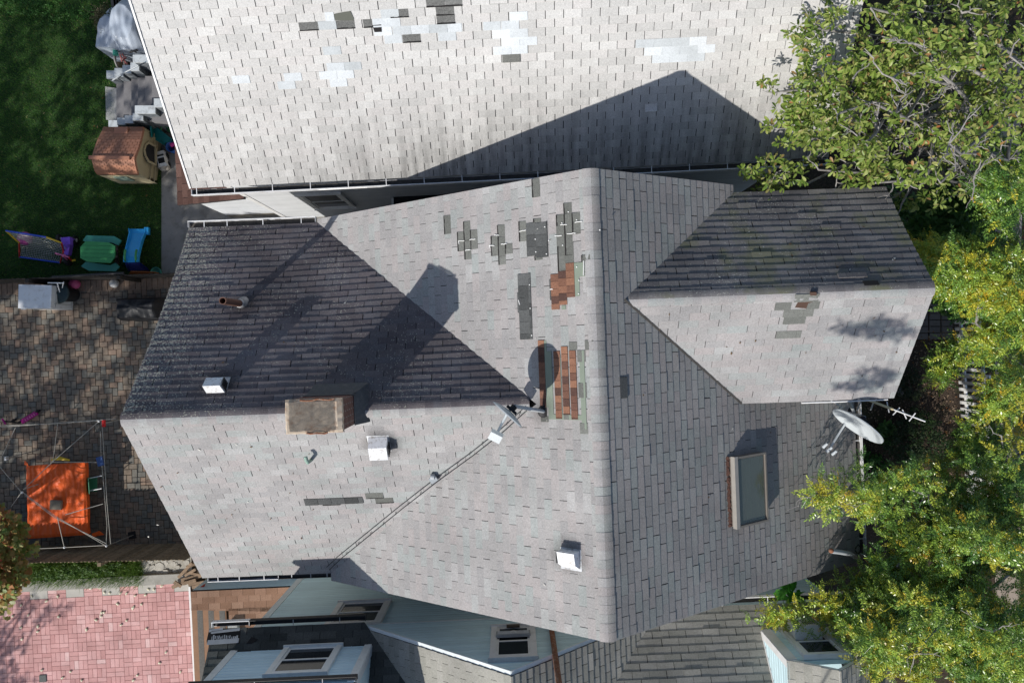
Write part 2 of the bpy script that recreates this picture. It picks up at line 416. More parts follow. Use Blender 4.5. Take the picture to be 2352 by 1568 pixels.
def window(O, e, n, w, h, parent, casing=.10, trim=None, sash=.045, label=None):
    """double-hung window standing proud of the wall; O = lower left outer corner just above the siding"""
    trim = trim or M_WPAINT; O = Vector(O); e = Vector(e); n = Vector(n)
    mb = MB(); p = .06
    for (a, b, c, d) in ((0, 0, casing, h), (w - casing, 0, casing, h), (casing, h - casing, w - 2 * casing, casing)):
        mb.obox(O + e * a + Z * b - n * .03, e * c, Z * d, n * (p + .03))
    mb.obox(O - e * .02 + Z * (h + .001) - n * .02, e * (w + .04), Z * .025, n * (p + .04))
    wn = obj('window', mb, trim, parent, label)
    sb = MB(); sb.obox(O - e * .02 - Z * .035 - n * .02, e * (w + .04), Z * .034, n * .11); obj('sill', sb, trim, wn)
    iw = w - 2 * casing; ih = h - casing; half = ih / 2
    for k, (z0, dep) in enumerate(((half, .026), (0, .004))):
        s = MB(); o = O + e * casing + Z * z0 + n * dep
        for (a, b, c, d) in ((0, 0, sash, half), (iw - sash, 0, sash, half), (sash, 0, iw - 2 * sash, sash), (sash, half - sash, iw - 2 * sash, sash)):
            s.obox(o + e * a + Z * b, e * c, Z * d, n * .022)
        sh = obj('sash', s, trim, wn)
        g = MB(); g.obox(o + e * (sash - .002) + Z * (sash - .002) + n * .006, e * (iw - 2 * sash + .004), Z * (half - 2 * sash + .004), n * .006)
        obj('pane', g, M_GLASS, sh)
    return wn
def side_mat(name, c, dirt):
    t = NT(name); o = t.co().outputs['Object']; col = t.ramp(t.attr(), [(0, mul(c, .93)), (1, mul(c, 1.05))])
    k = t.remap(t.noise(o, 1.1, 5, .6), .3, .7, .92, 1.06); v = t.new('ShaderNodeVectorMath', operation='SCALE'); t.l.new(col, v.inputs[0]); t.l.new(k, v.inputs['Scale'])
    t.color(t.mix(t.ramp(t.noise(o, 3.1, 6, .7), [(.52, 0), (.7, .4)]), v.outputs[0], dirt)); t.rough(.5); return t.m
M_WSIDE = side_mat('white_siding', (.64, .66, .68), (.50, .52, .54)); M_BSIDE = side_mat('blue_siding', (.62, .81, .86), (.52, .70, .74)); M_SKYSIDE = side_mat('sky_blue_siding', (.53, .73, .85), (.45, .63, .71))

# ================================================================== GREY HOUSE
G = Frame(2.2)
AL, AR, BT, BB, BM = -6.56, 6.98, 2.58, -4.61, -1.05
ZE, ZR, ZC, AC, AV = 4.95, 7.68, 8.30, 1.335, -3.90
DB, DT0, DB0 = .60, 2.52, -1.28                                      # dormer ridge and eaves
grey = thing('grey_house', 'large grey shingled house with crossing gable roofs and rust red repair patches in the centre', 'house', G(0, BM, 0))
VT, VB = G(AV, BT, ZE), G(AV, BB, ZE); CT, CB = G(AC, BT + .09, ZC), G(AC, BB - .16, ZC)
RL = G(AL, BM, ZR); kL = (ZC - ZE) / (AC - AV); RRa = AV + (ZR - ZE) / kL; RR = G(RRa, BM, ZR)
kR = (ZC - ZE) / (AR - AC)
SL = Slope(VB, VT, CT); SRt = Slope(G(AR, BB, ZE), G(AR, BT, ZE), CT)
ST = Slope(G(AL, BT, ZE), VT, RL); SB = Slope(G(AL, BB, ZE), VB, RL)
def zR(a): return ZC - (a - AC) * kR
ZDE = 6.66; aDE = AC + (ZC - ZDE) / kR; ZDR = 8.0; aDR = AC + (ZC - ZDR) / kR; ADX = 6.86
SDT = Slope(G(aDE, DT0, ZDE), G(ADX, DT0, ZDE), G(aDR, DB, ZDR)); SDB = Slope(G(aDE, DB0, ZDE), G(ADX, DB0, ZDE), G(aDR, DB, ZDR))
def polyst(S, pts, tcut=None):
    q = [S.st(p) for p in pts]
    if area(q) < 0: q = q[::-1]
    if tcut is not None: q = clip(q, 1, tcut, False)
    return q
tL = SL.st(CT)[1] - .10; tR = SRt.st(CT)[1] - .10; tT = ST.st(RL)[1] - .10; tB = SB.st(RL)[1] - .10; tDT = SDT.st(G(0, DB, ZDR))[1] - .09; tDB = SDB.st(G(0, DB, ZDR))[1] - .09
RM = G(AC, BM, ZC); BTo, BBo = G(AV, BT + .09, ZE), G(AV, BB - .16, ZE)
pL = [polyst(SL, [BTo, VT, RR, RM, CT], tL), polyst(SL, [RR, VB, BBo, CB, RM], tL)]
aR = lambda a, b: G(a, b, zR(a))
pR = [polyst(SRt, [CT, aR(aDE, BT + .09), aR(aDE, DT0), aR(aDR, DB), aR(AC, DB)], tR), polyst(SRt, [aR(AC, DB), aR(aDR, DB), aR(aDE, DB0), aR(AC, DB0)], tR),
      polyst(SRt, [aR(AC, DB0), aR(AR, DB0), aR(AR, BB - .16), CB], tR)]
pT = [polyst(ST, [G(AL, BT, ZE), VT, RR, RL], tT)]; pB = [polyst(SB, [G(AL, BB, ZE), VB, RR, RL], tB)]
pDT = [polyst(SDT, [G(aDE, DT0, ZDE), G(ADX, DT0, ZDE), G(ADX, DB, ZDR), G(aDR, DB, ZDR)], tDT)]; pDB = [polyst(SDB, [G(aDE, DB0, ZDE), G(ADX, DB0, ZDE), G(ADX, DB, ZDR), G(aDR, DB, ZDR)], tDB)]
def valley(S, A, B): a, b = S.st(A), S.st(B); L = math.hypot(b[0] - a[0], b[1] - a[1]); return a, ((b[0] - a[0]) / L, (b[1] - a[1]) / L)
ST.sag = (.085, tT, *valley(ST, VT, RR)); SDT.sag = (.035, tDT, *valley(SDT, G(aDE, DT0, ZDE), G(aDR, DB, ZDR)))
rf = MB()
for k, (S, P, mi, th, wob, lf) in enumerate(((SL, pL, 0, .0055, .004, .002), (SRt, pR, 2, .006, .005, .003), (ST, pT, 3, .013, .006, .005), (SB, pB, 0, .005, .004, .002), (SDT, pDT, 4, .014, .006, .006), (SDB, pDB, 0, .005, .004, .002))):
    s_left = S.st(G(AL, BT, ZE))[0] if S is ST else 0
    flip = 0
    if S is ST: flip = -min(p[0] for q in P for p in q)
    if S is SDT: flip = 0
    coursed(rf, S, P, mi=mi, th=th, wob=wob, lift=lf, seed=k + 3, jit=.004, gap=.0065 if mi == 0 else .009)
    deck(rf, S, P, .10, 1)
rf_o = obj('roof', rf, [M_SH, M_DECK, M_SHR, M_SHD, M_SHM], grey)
# the lichen shader wants its u to run inwards from the left rake
for nm, P0, P1, sl, sr in (('cross', CT, CB, SL, SRt), ('wing', RL, RR - G.ea * .12, ST, SB), ('dormer', G(aDR - .06, DB, ZDR), G(ADX, DB, ZDR), SDT, SDB)):
    m = MB(); ridge(m, P0, P1, -sl.u, -sr.u, .155 if nm != 'dormer' else .14, .143, mi=0 if nm != 'cross' else 1, mi2={'wing': 1, 'dormer': 1, 'cross': 0}[nm], seed=len(nm)); obj('ridge_cap', m, [M_SH, {'wing': M_SHD, 'dormer': M_SHM, 'cross': M_SHR}[nm]], rf_o)
# metal-free valley strip and dormer side flashing lines
fl = MB()
for a, b in ((aR(aDR, DB), aR(aDE, DB0)),):
    fl.bar(a + Z * .018, b + Z * .018, .035, .012)
obj('valley_flashing', fl, M_GMUCK, rf_o)
# walls
ov = .28
gw = MB()
e, eb = G.ea, G.eb
def wallbox(mb, a0, a1, b0, b1, z0, z1): mb.obox(G(a0, b0, z0), e * (a1 - a0), eb * (b1 - b0), Z * (z1 - z0))
wallbox(gw, AL + ov, AR - ov, BB + ov, BT - ov, 0, ZE - .02)
def gable(mb, pts, d): mb.prism(pts, d)
gable(gw, [G(AL + ov, BT - ov, ZE - .02), G(AL + ov, BB + ov, ZE - .02), G(AL + ov, BM, ZR - .25)], e * .1)
gable(gw, [G(AV + .4, BB + ov - .001, ZE - .02), G(AR - .4, BB + ov - .001, ZE - .02), G(AC, BB + ov - .001, ZC - .28)], eb * .1)
gable(gw, [G(AR - .4, BT - ov + .001, ZE - .02), G(AV + .4, BT - ov + .001, ZE - .02), G(AC, BT - ov + .001, ZC - .28)], -eb * .1)
gable(gw, [G(ADX - .22, DB0 + .3, ZE - .02), G(ADX - .22, DT0 - .35, ZE - .02), G(ADX - .22, DT0 - .35, ZDE), G(ADX - .22, DB, ZDR - .3), G(ADX - .22, DB0 + .3, ZDE)], -e * .1)
gable(gw, [G(aDE - .2, DT0 - .36, ZDE - .9), G(ADX - .32, DT0 - .36, ZE - .02), G(ADX - .32, DT0 - .36, ZDE - .02), G(aDE - .2, DT0 - .36, ZDE - .02)][::-1], -eb * .08)
gable(gw, [G(aDE - .2, DB0 + .31, ZDE - .9), G(ADX - .32, DB0 + .31, ZE - .02), G(ADX - .32, DB0 + .31, ZDE - .02), G(aDE - .2, DB0 + .31, ZDE - .02)], eb * .08)
obj('wall', gw, M_GSIDE, grey)
# gutters
gutter(G(AL - .02, BT + .015, ZE - .01), G(AV - .05, BT + .015, ZE - .01), eb, grey, brk=(.13, .31, .59, .89), brk_in=.26)
gutter(G(-5.0, BB - .012, ZE - .03), G(AL + .1, BB - .012, ZE - .03), -eb, grey, w=.085, h=.07, brk=(.2, .55, .85), brk_in=.12, lip=.014)
gutter(G(AV + .02, BB - .012, ZE - .03), G(-5.0, BB - .012, ZE - .03), -eb, grey, w=.08, h=.07, mat=M_DKMET, brk=(.1, .4, .75), brk_in=.14, lip=.010, bmat=M_GALV)
gutter(G(AR + .015, BB - .05, ZE - .01), G(AR + .015, DB0 - .02, ZE - .01), e, grey, brk=(.1, .4, .7), brk_in=.1)
m = MB(); m.tube([G(ADX - .1, DB0 - .03, ZDE - .03), G(ADX - .9, DB0 - .035, ZDE - .02), G(aDE + 1.1, DB0 - .03, ZDE - .03)], .016, 6); obj('conduit', m, M_WPAINT, grey)
# repair patches (each replaced run of shingles is a piece of its own)
z3 = zoomc(1200, 440, 2.8); z4 = zoomc(1200, 900, 1.96); z2 = zoomc(480, 980, 2.178); zr = zoomc(2160, 500, 2.45)
for b in ((148, 462, 200, 610), (252, 592, 308, 745), (297, 510, 350, 662), (306, 662, 354, 810), (350, 578, 395, 730), (490, 630, 543, 785), (537, 543, 580, 634), (546, 636, 597, 855), (598, 690, 640, 770),
          (735, 510, 787, 668), (838, 490, 885, 520), (860, 782, 906, 815), (1005, 548, 1062, 915), (1060, 452, 1118, 880), (1112, 362, 1162, 442), (1118, 444, 1182, 835), (1175, 438, 1230, 608), (1195, 778, 1247, 830), (820, 178, 870, 325)):
    patch(SL, z3, b, M_PO, rf_o, h=.008, th=.012, edge=True)
for b in ((790, 522, 865, 785), (865, 518, 955, 795), (730, 922, 828, 1440)): patch(SL, z3, b, M_PD, rf_o, 'charcoal replacement shingles', tw=.2, snap=False, ex=.2)
for b in ((718, 1070, 742, 1230), (972, 965, 996, 1130)): patch(SL, z3, b, M_PD, rf_o, 'charcoal replacement shingles', snap=False, ex=.2, h=.006)
for b in ((992, 925, 1050, 1205), (1042, 900, 1110, 1168), (1098, 838, 1172, 1108)): patch(SL, z3, b, M_PB, rf_o, 'rust red replacement shingles', tw=.12, h=.014)
for b in ((610, 110, 667, 480), (693, 170, 744, 542), (740, 145, 795, 520), (793, 166, 852, 546)): patch(SL, z4, b, M_PB, rf_o, 'rust red replacement shingles', tw=.12, h=.014, shrink=.03)
for b in ((1168, 835, 1204, 1100), (1200, 832, 1245, 945), (1065, 1172, 1098, 1205)): patch(SL, z3, b, M_FELT, rf_o, 'pale green underlay', snap=False, ex=3, tw=3, h=.009, th=.002)
for b in ((650, 112, 668, 480), (668, 170, 696, 545), (735, 190, 742, 520), (850, 165, 876, 600), (690, 520, 860, 548)): patch(SL, z4, b, M_FELT, rf_o, 'pale green underlay', snap=False, ex=3, tw=3, h=.009, th=.002)
for b in ((780, 120, 816, 165), (860, 110, 893, 165), (838, 165, 896, 230), (862, 345, 905, 428), (838, 565, 873, 625), (650, 530, 684, 560), (745, 522, 800, 546)): patch(SL, z4, b, M_PO, rf_o, h=.008)
patch(SRt, z4, (1090, 310, 1118, 428), M_PD, rf_o, 'charcoal replacement shingles', snap=True)
for b in ((818, 912, 1180, 948),): patch(SB, z2, b, M_PD, rf_o, 'charcoal replacement shingles', tw=.25, snap=False, ex=.25)
for b in ((932, 946, 1042, 962), (1195, 897, 1305, 920), (1255, 920, 1366, 945)): patch(SB, z2, b, M_PO, rf_o, h=.006, th=.012, edge=True)
for b in ((105, 905, 310, 955), (105, 955, 255, 1005), (60, 1040, 230, 1085), (180, 815, 345, 865), (265, 865, 350, 905), (40, 900, 150, 925)): patch(SDB, zr, b, M_PO, rf_o, h=.007)
sheet(SDB, zr, [(185, 890), (215, 840), (240, 832), (300, 828), (310, 850), (275, 862), (262, 897)], M_HOLEB, rf_o, 'bare_patch', .014)
sheet(SDB, zr, [(288, 782), (330, 782), (330, 804), (288, 804)], M_HOLEB, rf_o, 'bare_patch', .03)
patch(SDT, zr, (655, 715, 760, 745), M_HOLE, rf_o, 'black patch standing in for shade by the dormer ridge', h=.02, snap=False)  # dark shading near the ridge, painted in as a black patch
patch(SDT, zr, (480, 660, 680, 690), M_SHM, rf_o, h=.03, snap=False)
# caulk squiggles
rd = random.Random(5)
for (x0, y0, x1, y1) in ((258, 665, 303, 663), (345, 657, 390, 650), (310, 740, 352, 735), (500, 705, 540, 702), (538, 620, 576, 622), (592, 694, 636, 687), (735, 590, 788, 580), (1058, 540, 1110, 535), (1172, 520, 1228, 514), (1110, 612, 1178, 605), (1014, 628, 1070, 624), (1242, 822, 1240, 940), (975, 1045, 998, 1045), (728, 1130, 738, 1165), (500, 700, 503, 722), (258, 668, 262, 690)):
    ck = MB(); pts = [SL.hit(*z3(x0 + (x1 - x0) * k / 4, y0 + (y1 - y0) * k / 4 + rd.uniform(-2.5, 2.5))) + SL.n * .024 for k in range(5)]; ck.tube(pts, .0075, 4); obj('caulk_bead', ck, M_CAULK, rf_o)
for (x, y) in ((935, 555), (948, 768), (865, 752), (860, 652), (965, 662), (815, 1010), (820, 1195), (832, 1408), (1070, 525), (1185, 500), (1120, 437), (1186, 870), (1203, 975), (1200, 1080), (1368, 580), (1075, 700)):
    ck = MB(); ck.sphere(SL.hit(*z3(x, y)) + SL.n * .018, .012, 6); obj('caulk_dab', ck, M_CAULK, rf_o)
# wind-blown bits lying on the shingles
db = MB(); rd = random.Random(77)
for (S_, uv_) in ((SB, ((330, 1010), (760, 1240))), (SL, ((900, 480), (1330, 1400))), (SRt, ((1420, 720), (1900, 1280))), (SDB, ((1500, 720), (2080, 890))), (ST, ((420, 560), (900, 900))), (SDT, ((1650, 470), (2080, 640)))):
    for k in range(26):
        u_, v_ = rd.uniform(uv_[0][0], uv_[1][0]), rd.uniform(uv_[0][1], uv_[1][1]); p = S_.hit(u_, v_); a_, t_ = S_.st(p)
        if S_ is SL and (RR - p).dot(e) > 0: continue
        c_ = rd.uniform(0, 6.28); x_ = S_.e * math.cos(c_) + S_.u * math.sin(c_); y_ = S_.u * math.cos(c_) - S_.e * math.sin(c_); l_ = rd.uniform(.012, .035); w_ = l_ * rd.uniform(.15, .6)
        db.face([p + S_.n * .018 - x_ * l_, p + S_.n * .02 - y_ * w_, p + S_.n * .022 + x_ * l_, p + S_.n * .02 + y_ * w_], 0 if rd.random() < .6 else 1)
obj('wind_blown_bits', db, [plain('dry_bits', (.14, .09, .05), .9, .4, 20), plain('pale_bits', (.55, .54, .5), .9, .2, 20)], rf_o, kind='stuff')
def soot(S, uv, r, strength, parent):
    """dirty halo on the shingles round a roof fitting"""
    P = S.hit(*uv); mb = MB(); n = 28; h = .022
    for i in range(n):
        a, b = 2 * math.pi * i / n, 2 * math.pi * (i + 1) / n
        f = lambda t, q: P + S.e * math.cos(t) * r * q + S.u * math.sin(t) * r * q + S.n * h
        mb.face([P + S.n * h, f(a, 1), f(b, 1)], 0, [(0, 0), (1, 0), (1, 0)])
    t = NT('soot_halo'); tc = t.co(); sp = t.new('ShaderNodeSeparateXYZ'); t.l.new(tc.outputs['UV'], sp.inputs[0])
    g = t.remap(t.math('ADD', sp.outputs[0], t.remap(t.noise(tc.outputs['Object'], 4, 4), .3, .7, -.15, .15)), .25, .95, strength, 0)
    g = t.math('MULTIPLY', g, t.remap(t.noise(tc.outputs['Object'], 90, 2, .7), .3, .6, .4, 1))
    t.color((.035, .034, .036)); t.rough(.95); tr = t.new('ShaderNodeBsdfTransparent'); mx = t.new('ShaderNodeMixShader'); t.l.new(g, mx.inputs[0]); t.l.new(tr.outputs[0], mx.inputs[1]); t.l.new(t.b.outputs[0], mx.inputs[2]); t.l.new(mx.outputs[0], t.n['Material Output'].inputs[0])
    return obj('soot_stain', mb, t.m, parent)
soot(SB, (878, 1015), .42, .55, rf_o); soot(SL, (1308, 1276), .40, .45, rf_o); soot(ST, (506, 880), .40, .35, rf_o); soot(ST, (556, 690), .30, .45, rf_o); soot(SL, (1245, 940), .3, .3, rf_o)
# chimney: brick stack, cement wash top with a wire mesh cover, lead flashing
def brick_mat(name, brick, mortar, scale=1.0):
    t = NT(name); tc = t.co(); b = t.new('ShaderNodeTexBrick'); t.l.new(tc.outputs['UV'], b.inputs['Vector'])
    for k, v in (('Scale', scale), ('Mortar Size', .008), ('Brick Width', .2), ('Row Height', .067), ('Bias', 0)): b.inputs[k].default_value = v
    b.inputs['Color1'].default_value = (*brick, 1); b.inputs['Color2'].default_value = (*mul(brick, .7), 1); b.inputs['Mortar'].default_value = (*mortar, 1)
    n = t.remap(t.noise(tc.outputs['Object'], 14, 4), .3, .7, .7, 1.25)
    v = t.new('ShaderNodeVectorMath', operation='SCALE'); t.l.new(b.outputs[0], v.inputs[0]); t.l.new(n, v.inputs['Scale']); t.color(v.outputs[0]); t.rough(.9)
    t.bump(b.outputs['Fac'], -.5, .01); return t.m
M_BRICK = brick_mat('old_red_brick', (.17, .062, .045), (.22, .20, .18))
M_CEMENT = plain('weathered_cement', (.52, .43, .335), .9, .22, 4, 50, dirt=(.25, .115, .05, .75))
M_LEAD = plain('tarred_flashing', (.085, .088, .092), .7, .3, 6, dirt=(.16, .15, .14, .5))
ZCH = 8.72
tops = [U(655, 921, ZCH), U(782, 916, ZCH), U(785, 990, ZCH), U(657, 996, ZCH)]
ca = sum(((p.dot(e)) for p in tops)) / 4; cb = sum((p.dot(eb) for p in tops)) / 4
cw = (tops[1] - tops[0]).length * .98; cd = (tops[0] - tops[3]).length * .98
ch = MB()
def brickbox(mb, a0, a1, b0, b1, z0, z1):
    for (p, q) in (((a0, b0), (a1, b0)), ((a1, b0), (a1, b1)), ((a1, b1), (a0, b1)), ((a0, b1), (a0, b0))):
        L = math.hypot(q[0] - p[0], q[1] - p[1]); o = p[0] + p[1]
        mb.face([G(*p, z0), G(*q, z0), G(*q, z1), G(*p, z1)], 0, [(o, z0), (o + L, z0), (o + L, z1), (o, z1)])
    mb.face([G(a0, b0, z1), G(a1, b0, z1), G(a1, b1, z1), G(a0, b1, z1)], 0)
c0, c1, d0, d1 = ca - cw / 2, ca + cw / 2, cb - cd / 2, cb + cd / 2
brickbox(ch, c0, c1, d0, d1, 6.9, ZCH - .05)
cho = obj('chimney', ch, M_BRICK, rf_o)
cp = MB(); rd = random.Random(3)
N = 12; g = [[G(c0 - .02 + (cw + .04) * i / N + rd.uniform(-.008, .008), d0 - .02 + (cd + .04) * j / N + rd.uniform(-.008, .008), ZCH + rd.uniform(-.006, .01) - (.03 if i in (0, N) or j in (0, N) else 0)) for j in range(N + 1)] for i in range(N + 1)]
for i in range(N):
    for j in range(N): cp.face([g[i][j], g[i + 1][j], g[i + 1][j + 1], g[i][j + 1]], sm=True)
cp.obox(G(c0 - .018, d0 - .018, ZCH - .12), e * (cw + .036), eb * (cd + .036), Z * .085)
cap = obj('chimney_cap', cp, M_CEMENT, cho)
me_ = MB()
for i in range(46): 
    a = c0 + .02 + (cw - .12) * i / 45; me_.bar(G(a, d0 + .0, ZCH + .022), G(a, d1 - .02, ZCH + .022), .0025, .003)
for j in range(38):
    b = d0 + .01 + (cd - .03) * j / 37; me_.bar(G(c0 + .01, b, ZCH + .026), G(c1 - .1, b, ZCH + .026), .0025, .003)
obj('wire_mesh', me_, plain('galvanised_wire', (.20, .19, .17), .6, .2, 8), cap)
rd = random.Random(9)
for (p, q) in ((G(c0 + .22, d1 + .01, ZCH + .02), G(c1 - .08, d1 + .01, ZCH + .02)), (G(c0 + .3, d0 - .012, ZCH + .012), G(c1 - .2, d0 - .012, ZCH + .012))):
    edge = MB(); edge.tube([p.lerp(q, k / 6) + Vector((0, rd.uniform(-.012, .012), rd.uniform(-.01, .01))) for k in range(7)], .016, 5); obj('rusted_edge', edge, M_RUST, cap)
fs = MB()
for (a0, a1, b0, b1, z1) in ((c1 + .004, c1 + .012, d0 - .02, d1 + .03, 7.86), (c0 - .02, c1 + .03, d1 + .004, d1 + .014, 7.92)):
    fs.obox(G(a0, b0, 7.0), e * (a1 - a0), eb * (b1 - b0), Z * (z1 - 7.0))
# soft skirt flaring on to the roof
q = lambda a, b, dz: G(a, b, ZR - abs(b - BM) * (ZR - ZE) / (BT - BM) + dz)
fs.face([q(c0 - .02, d1 + .015, .16), q(c1 + .03, d1 + .015, .16), q(c1 + .16, d1 + .17, .03), q(c0 + .05, d1 + .17, .03)][::-1], sm=True)
fs.face([G(c1 + .012, d0 - .02, 7.78), q(c1 + .2, d0 + .0, .03), q(c1 + .2, BM + .1, .02), q(c1 + .16, d1 + .17, .03), G(c1 + .012, d1 + .015, 7.84)], sm=True)
obj('flashing', fs, M_LEAD, cho)

# soil pipe
pb = U(553, 691, 6.2); base = ST.hit(553, 691)
pp = MB(); tip = base + Vector((.03, .0, .95)); pp.tube([base - Z * .05, tip], .066, 16, cap=False); pp.tube([base + Z * .1, tip + Z * .0], .053, 16, cap=False)
pp.lathe([(.066, 0), (.053, .0)], tip, 16)
vp = obj('vent_pipe', pp, plain('rusty_pipe', (.16, .085, .062), .7, .25, 8), rf_o)
cl = MB(); cl.lathe([(.15, -.09), (.11, .03), (.082, .10), (.075, .16), (.07, .16)], base, 16); obj('pipe_collar', cl, M_GALV, vp)
ps = MB(); pb2 = SB.hit(872 / 1.0 * 0 + (480 + 862 / 2.178) / 1.2245, (980 + 685 / 2.178) / 1.2245)
ps.tube([pb2 - SB.n * .02, pb2 + Z * .22 + Vector((0, .0, 0)), pb2 + Z * .26 + Vector((-.01, .05, .0)), pb2 + Vector((-.02, .11, .27))], [.03, .03, .034, .032], 10)
obj('vent_pipe', ps, plain('verdigris_copper', (.26, .40, .34), .6, .2, 12, dirt=(.25, .2, .15, .6)), rf_o, 'short green copper stub')

# slant-backed white box ventilators
def box_vent(S, uv, w, l, h, turn, label):
    """louvred roof ventilator; turn rotates it in the roof plane; its hood is a sloping box"""
    P = S.hit(*uv); c, s = math.cos(turn), math.sin(turn); x = S.e * c + S.u * s; y = S.u * c - S.e * s; n = S.n
    mb = MB(); mb.obox(P - x * (w / 2 + .025) - y * (l / 2 + .025) - n * .002, x * (w + .05), y * (l + .05), n * .014)   # flange
    b = [P - x * w / 2 - y * l / 2, P + x * w / 2 - y * l / 2, P + x * w / 2 + y * l / 2, P - x * w / 2 + y * l / 2]
    t = [b[0] + n * h + x * .01, b[1] + n * h - x * .01, b[2] + n * h * .8 - y * .10 - x * .01, b[3] + n * h * .8 - y * .10 + x * .01]
    for k in range(4): mb.face([b[k], b[(k + 1) % 4], t[(k + 1) % 4], t[k]])
    mb.face(t)
    rim = MB()
    v = obj('roof_vent', mb, M_VENT, rf_o, label)
    lv = MB()
    for k in range(4): lv.obox(b[1] + y * (.03 + 0 * l) + n * (h * (.15 + .2 * k)) + x * .003, y * (l - .14), x * .02, n * .018)
    obj('louvre', lv, M_BLACK, v)
M_VENT = plain('white_vent_metal', (.80, .82, .84), .4, .05, 9, dirt=(.30, .25, .2, .7))
box_vent(ST, (499, 884), .31, .30, .24, math.pi, 'white box vent on the dark lichened slope')
box_vent(SB, (871, 1017), .33, .34, .24, 0, 'white box vent below the chimney')
box_vent(SL, (1312, 1283), .33, .30, .20, -math.pi / 2, 'white box vent near the tall ridge')

# skylight: tall wooden curb with a single pane
pts = [U(1673, 1038, 7.0), U(1748, 1032, 7.0), U(1757, 1192, 7.0), U(1690, 1210, 7.0)]
s0, t0 = SRt.st(SRt.hit(1690, 1205)); s1, t1 = SRt.st(SRt.hit(1679, 1048)); 
sA, sB = sorted((s0, s1)); tU = max(t0, t1) + .07; hS = .13
w_t = .80
sky = MB(); S = SRt
sky_l = [S.at(a, t) for a, t in ((sA, tU - w_t), (sB, tU - w_t), (sB, tU), (sA, tU))]
M_CURB = plain('weathered_curb', (.19, .17, .15), .8, .2, 5)
def ring(mb, S, a0, a1, b0, b1, w, h0, h1):
    for (x0, x1, y0, y1) in ((a0, a1, b0, b0 + w), (a0, a1, b1 - w, b1), (a0, a0 + w, b0 + w, b1 - w), (a1 - w, a1, b0 + w, b1 - w)):
        mb.obox(S.at(x0, y0, h0), S.e * (x1 - x0), S.u * (y1 - y0), S.n * (h1 - h0))
ring(sky, S, sA, sB, tU - w_t, tU, .05, -.02, hS)
so = obj('skylight', sky, M_CURB, rf_o)
fr = MB(); ring(fr, S, sA - .012, sB + .012, tU - w_t - .012, tU + .012, .034, hS + .001, hS + .03); obj('frame', fr, plain('anodised_frame', (.20, .18, .155), .5, .1, 5), so)
tp = MB(); tp.obox(S.at(sA - .02, tU - .055, hS + .031), S.e * (sB - sA + .04), S.u * .082, S.n * .006); tp.obox(S.at(sA - .02, tU + .024, hS - .05), S.e * (sB - sA + .04), S.u * .005, S.n * .087); obj('head_cover', tp, plain('dull_aluminium', (.33, .31, .28), .5, .1, 5), so)
gl = MB(); gl.obox(S.at(sA + .04, tU - w_t + .04, hS - .01), S.e * (sB - sA - .08), S.u * (w_t - .1), S.n * .012)
gm = NT('skylight_glass'); gm.color((.30, .34, .30)); gm.rough(.08); gm.b.inputs['Transmission Weight'].default_value = .75; gm.b.inputs['Specular IOR Level'].default_value = .5
obj('pane', gl, gm.m, so)
ins = MB(); ins.obox(S.at(sA + .055, tU - w_t + .06, .035), S.e * (sB - sA - .11), S.u * .26, S.n * .02); obj('shaft_lining', ins, plain('pale_shaft', (.15, .18, .165), .7), so)
ins = MB(); ins.obox(S.at(sA + .055, tU - w_t + .33, .035), S.e * (sB - sA - .2), S.u * .12, S.n * .03); obj('shaft_board', ins, plain('cream_shaft', (.30, .33, .28), .7), so)
rd = random.Random(4); lt = MB()
for k in range(130): p = S.at(rd.uniform(sA, sB), tU + rd.uniform(.02, .055), .012 + rd.uniform(0, .012)); lt.box(p, .045, .035, .01, rd.uniform(0, 3))
obj('leaf_litter', lt, plain('dry_brown_leaves', (.095, .05, .038), .9, .4, 20), so, kind='stuff')

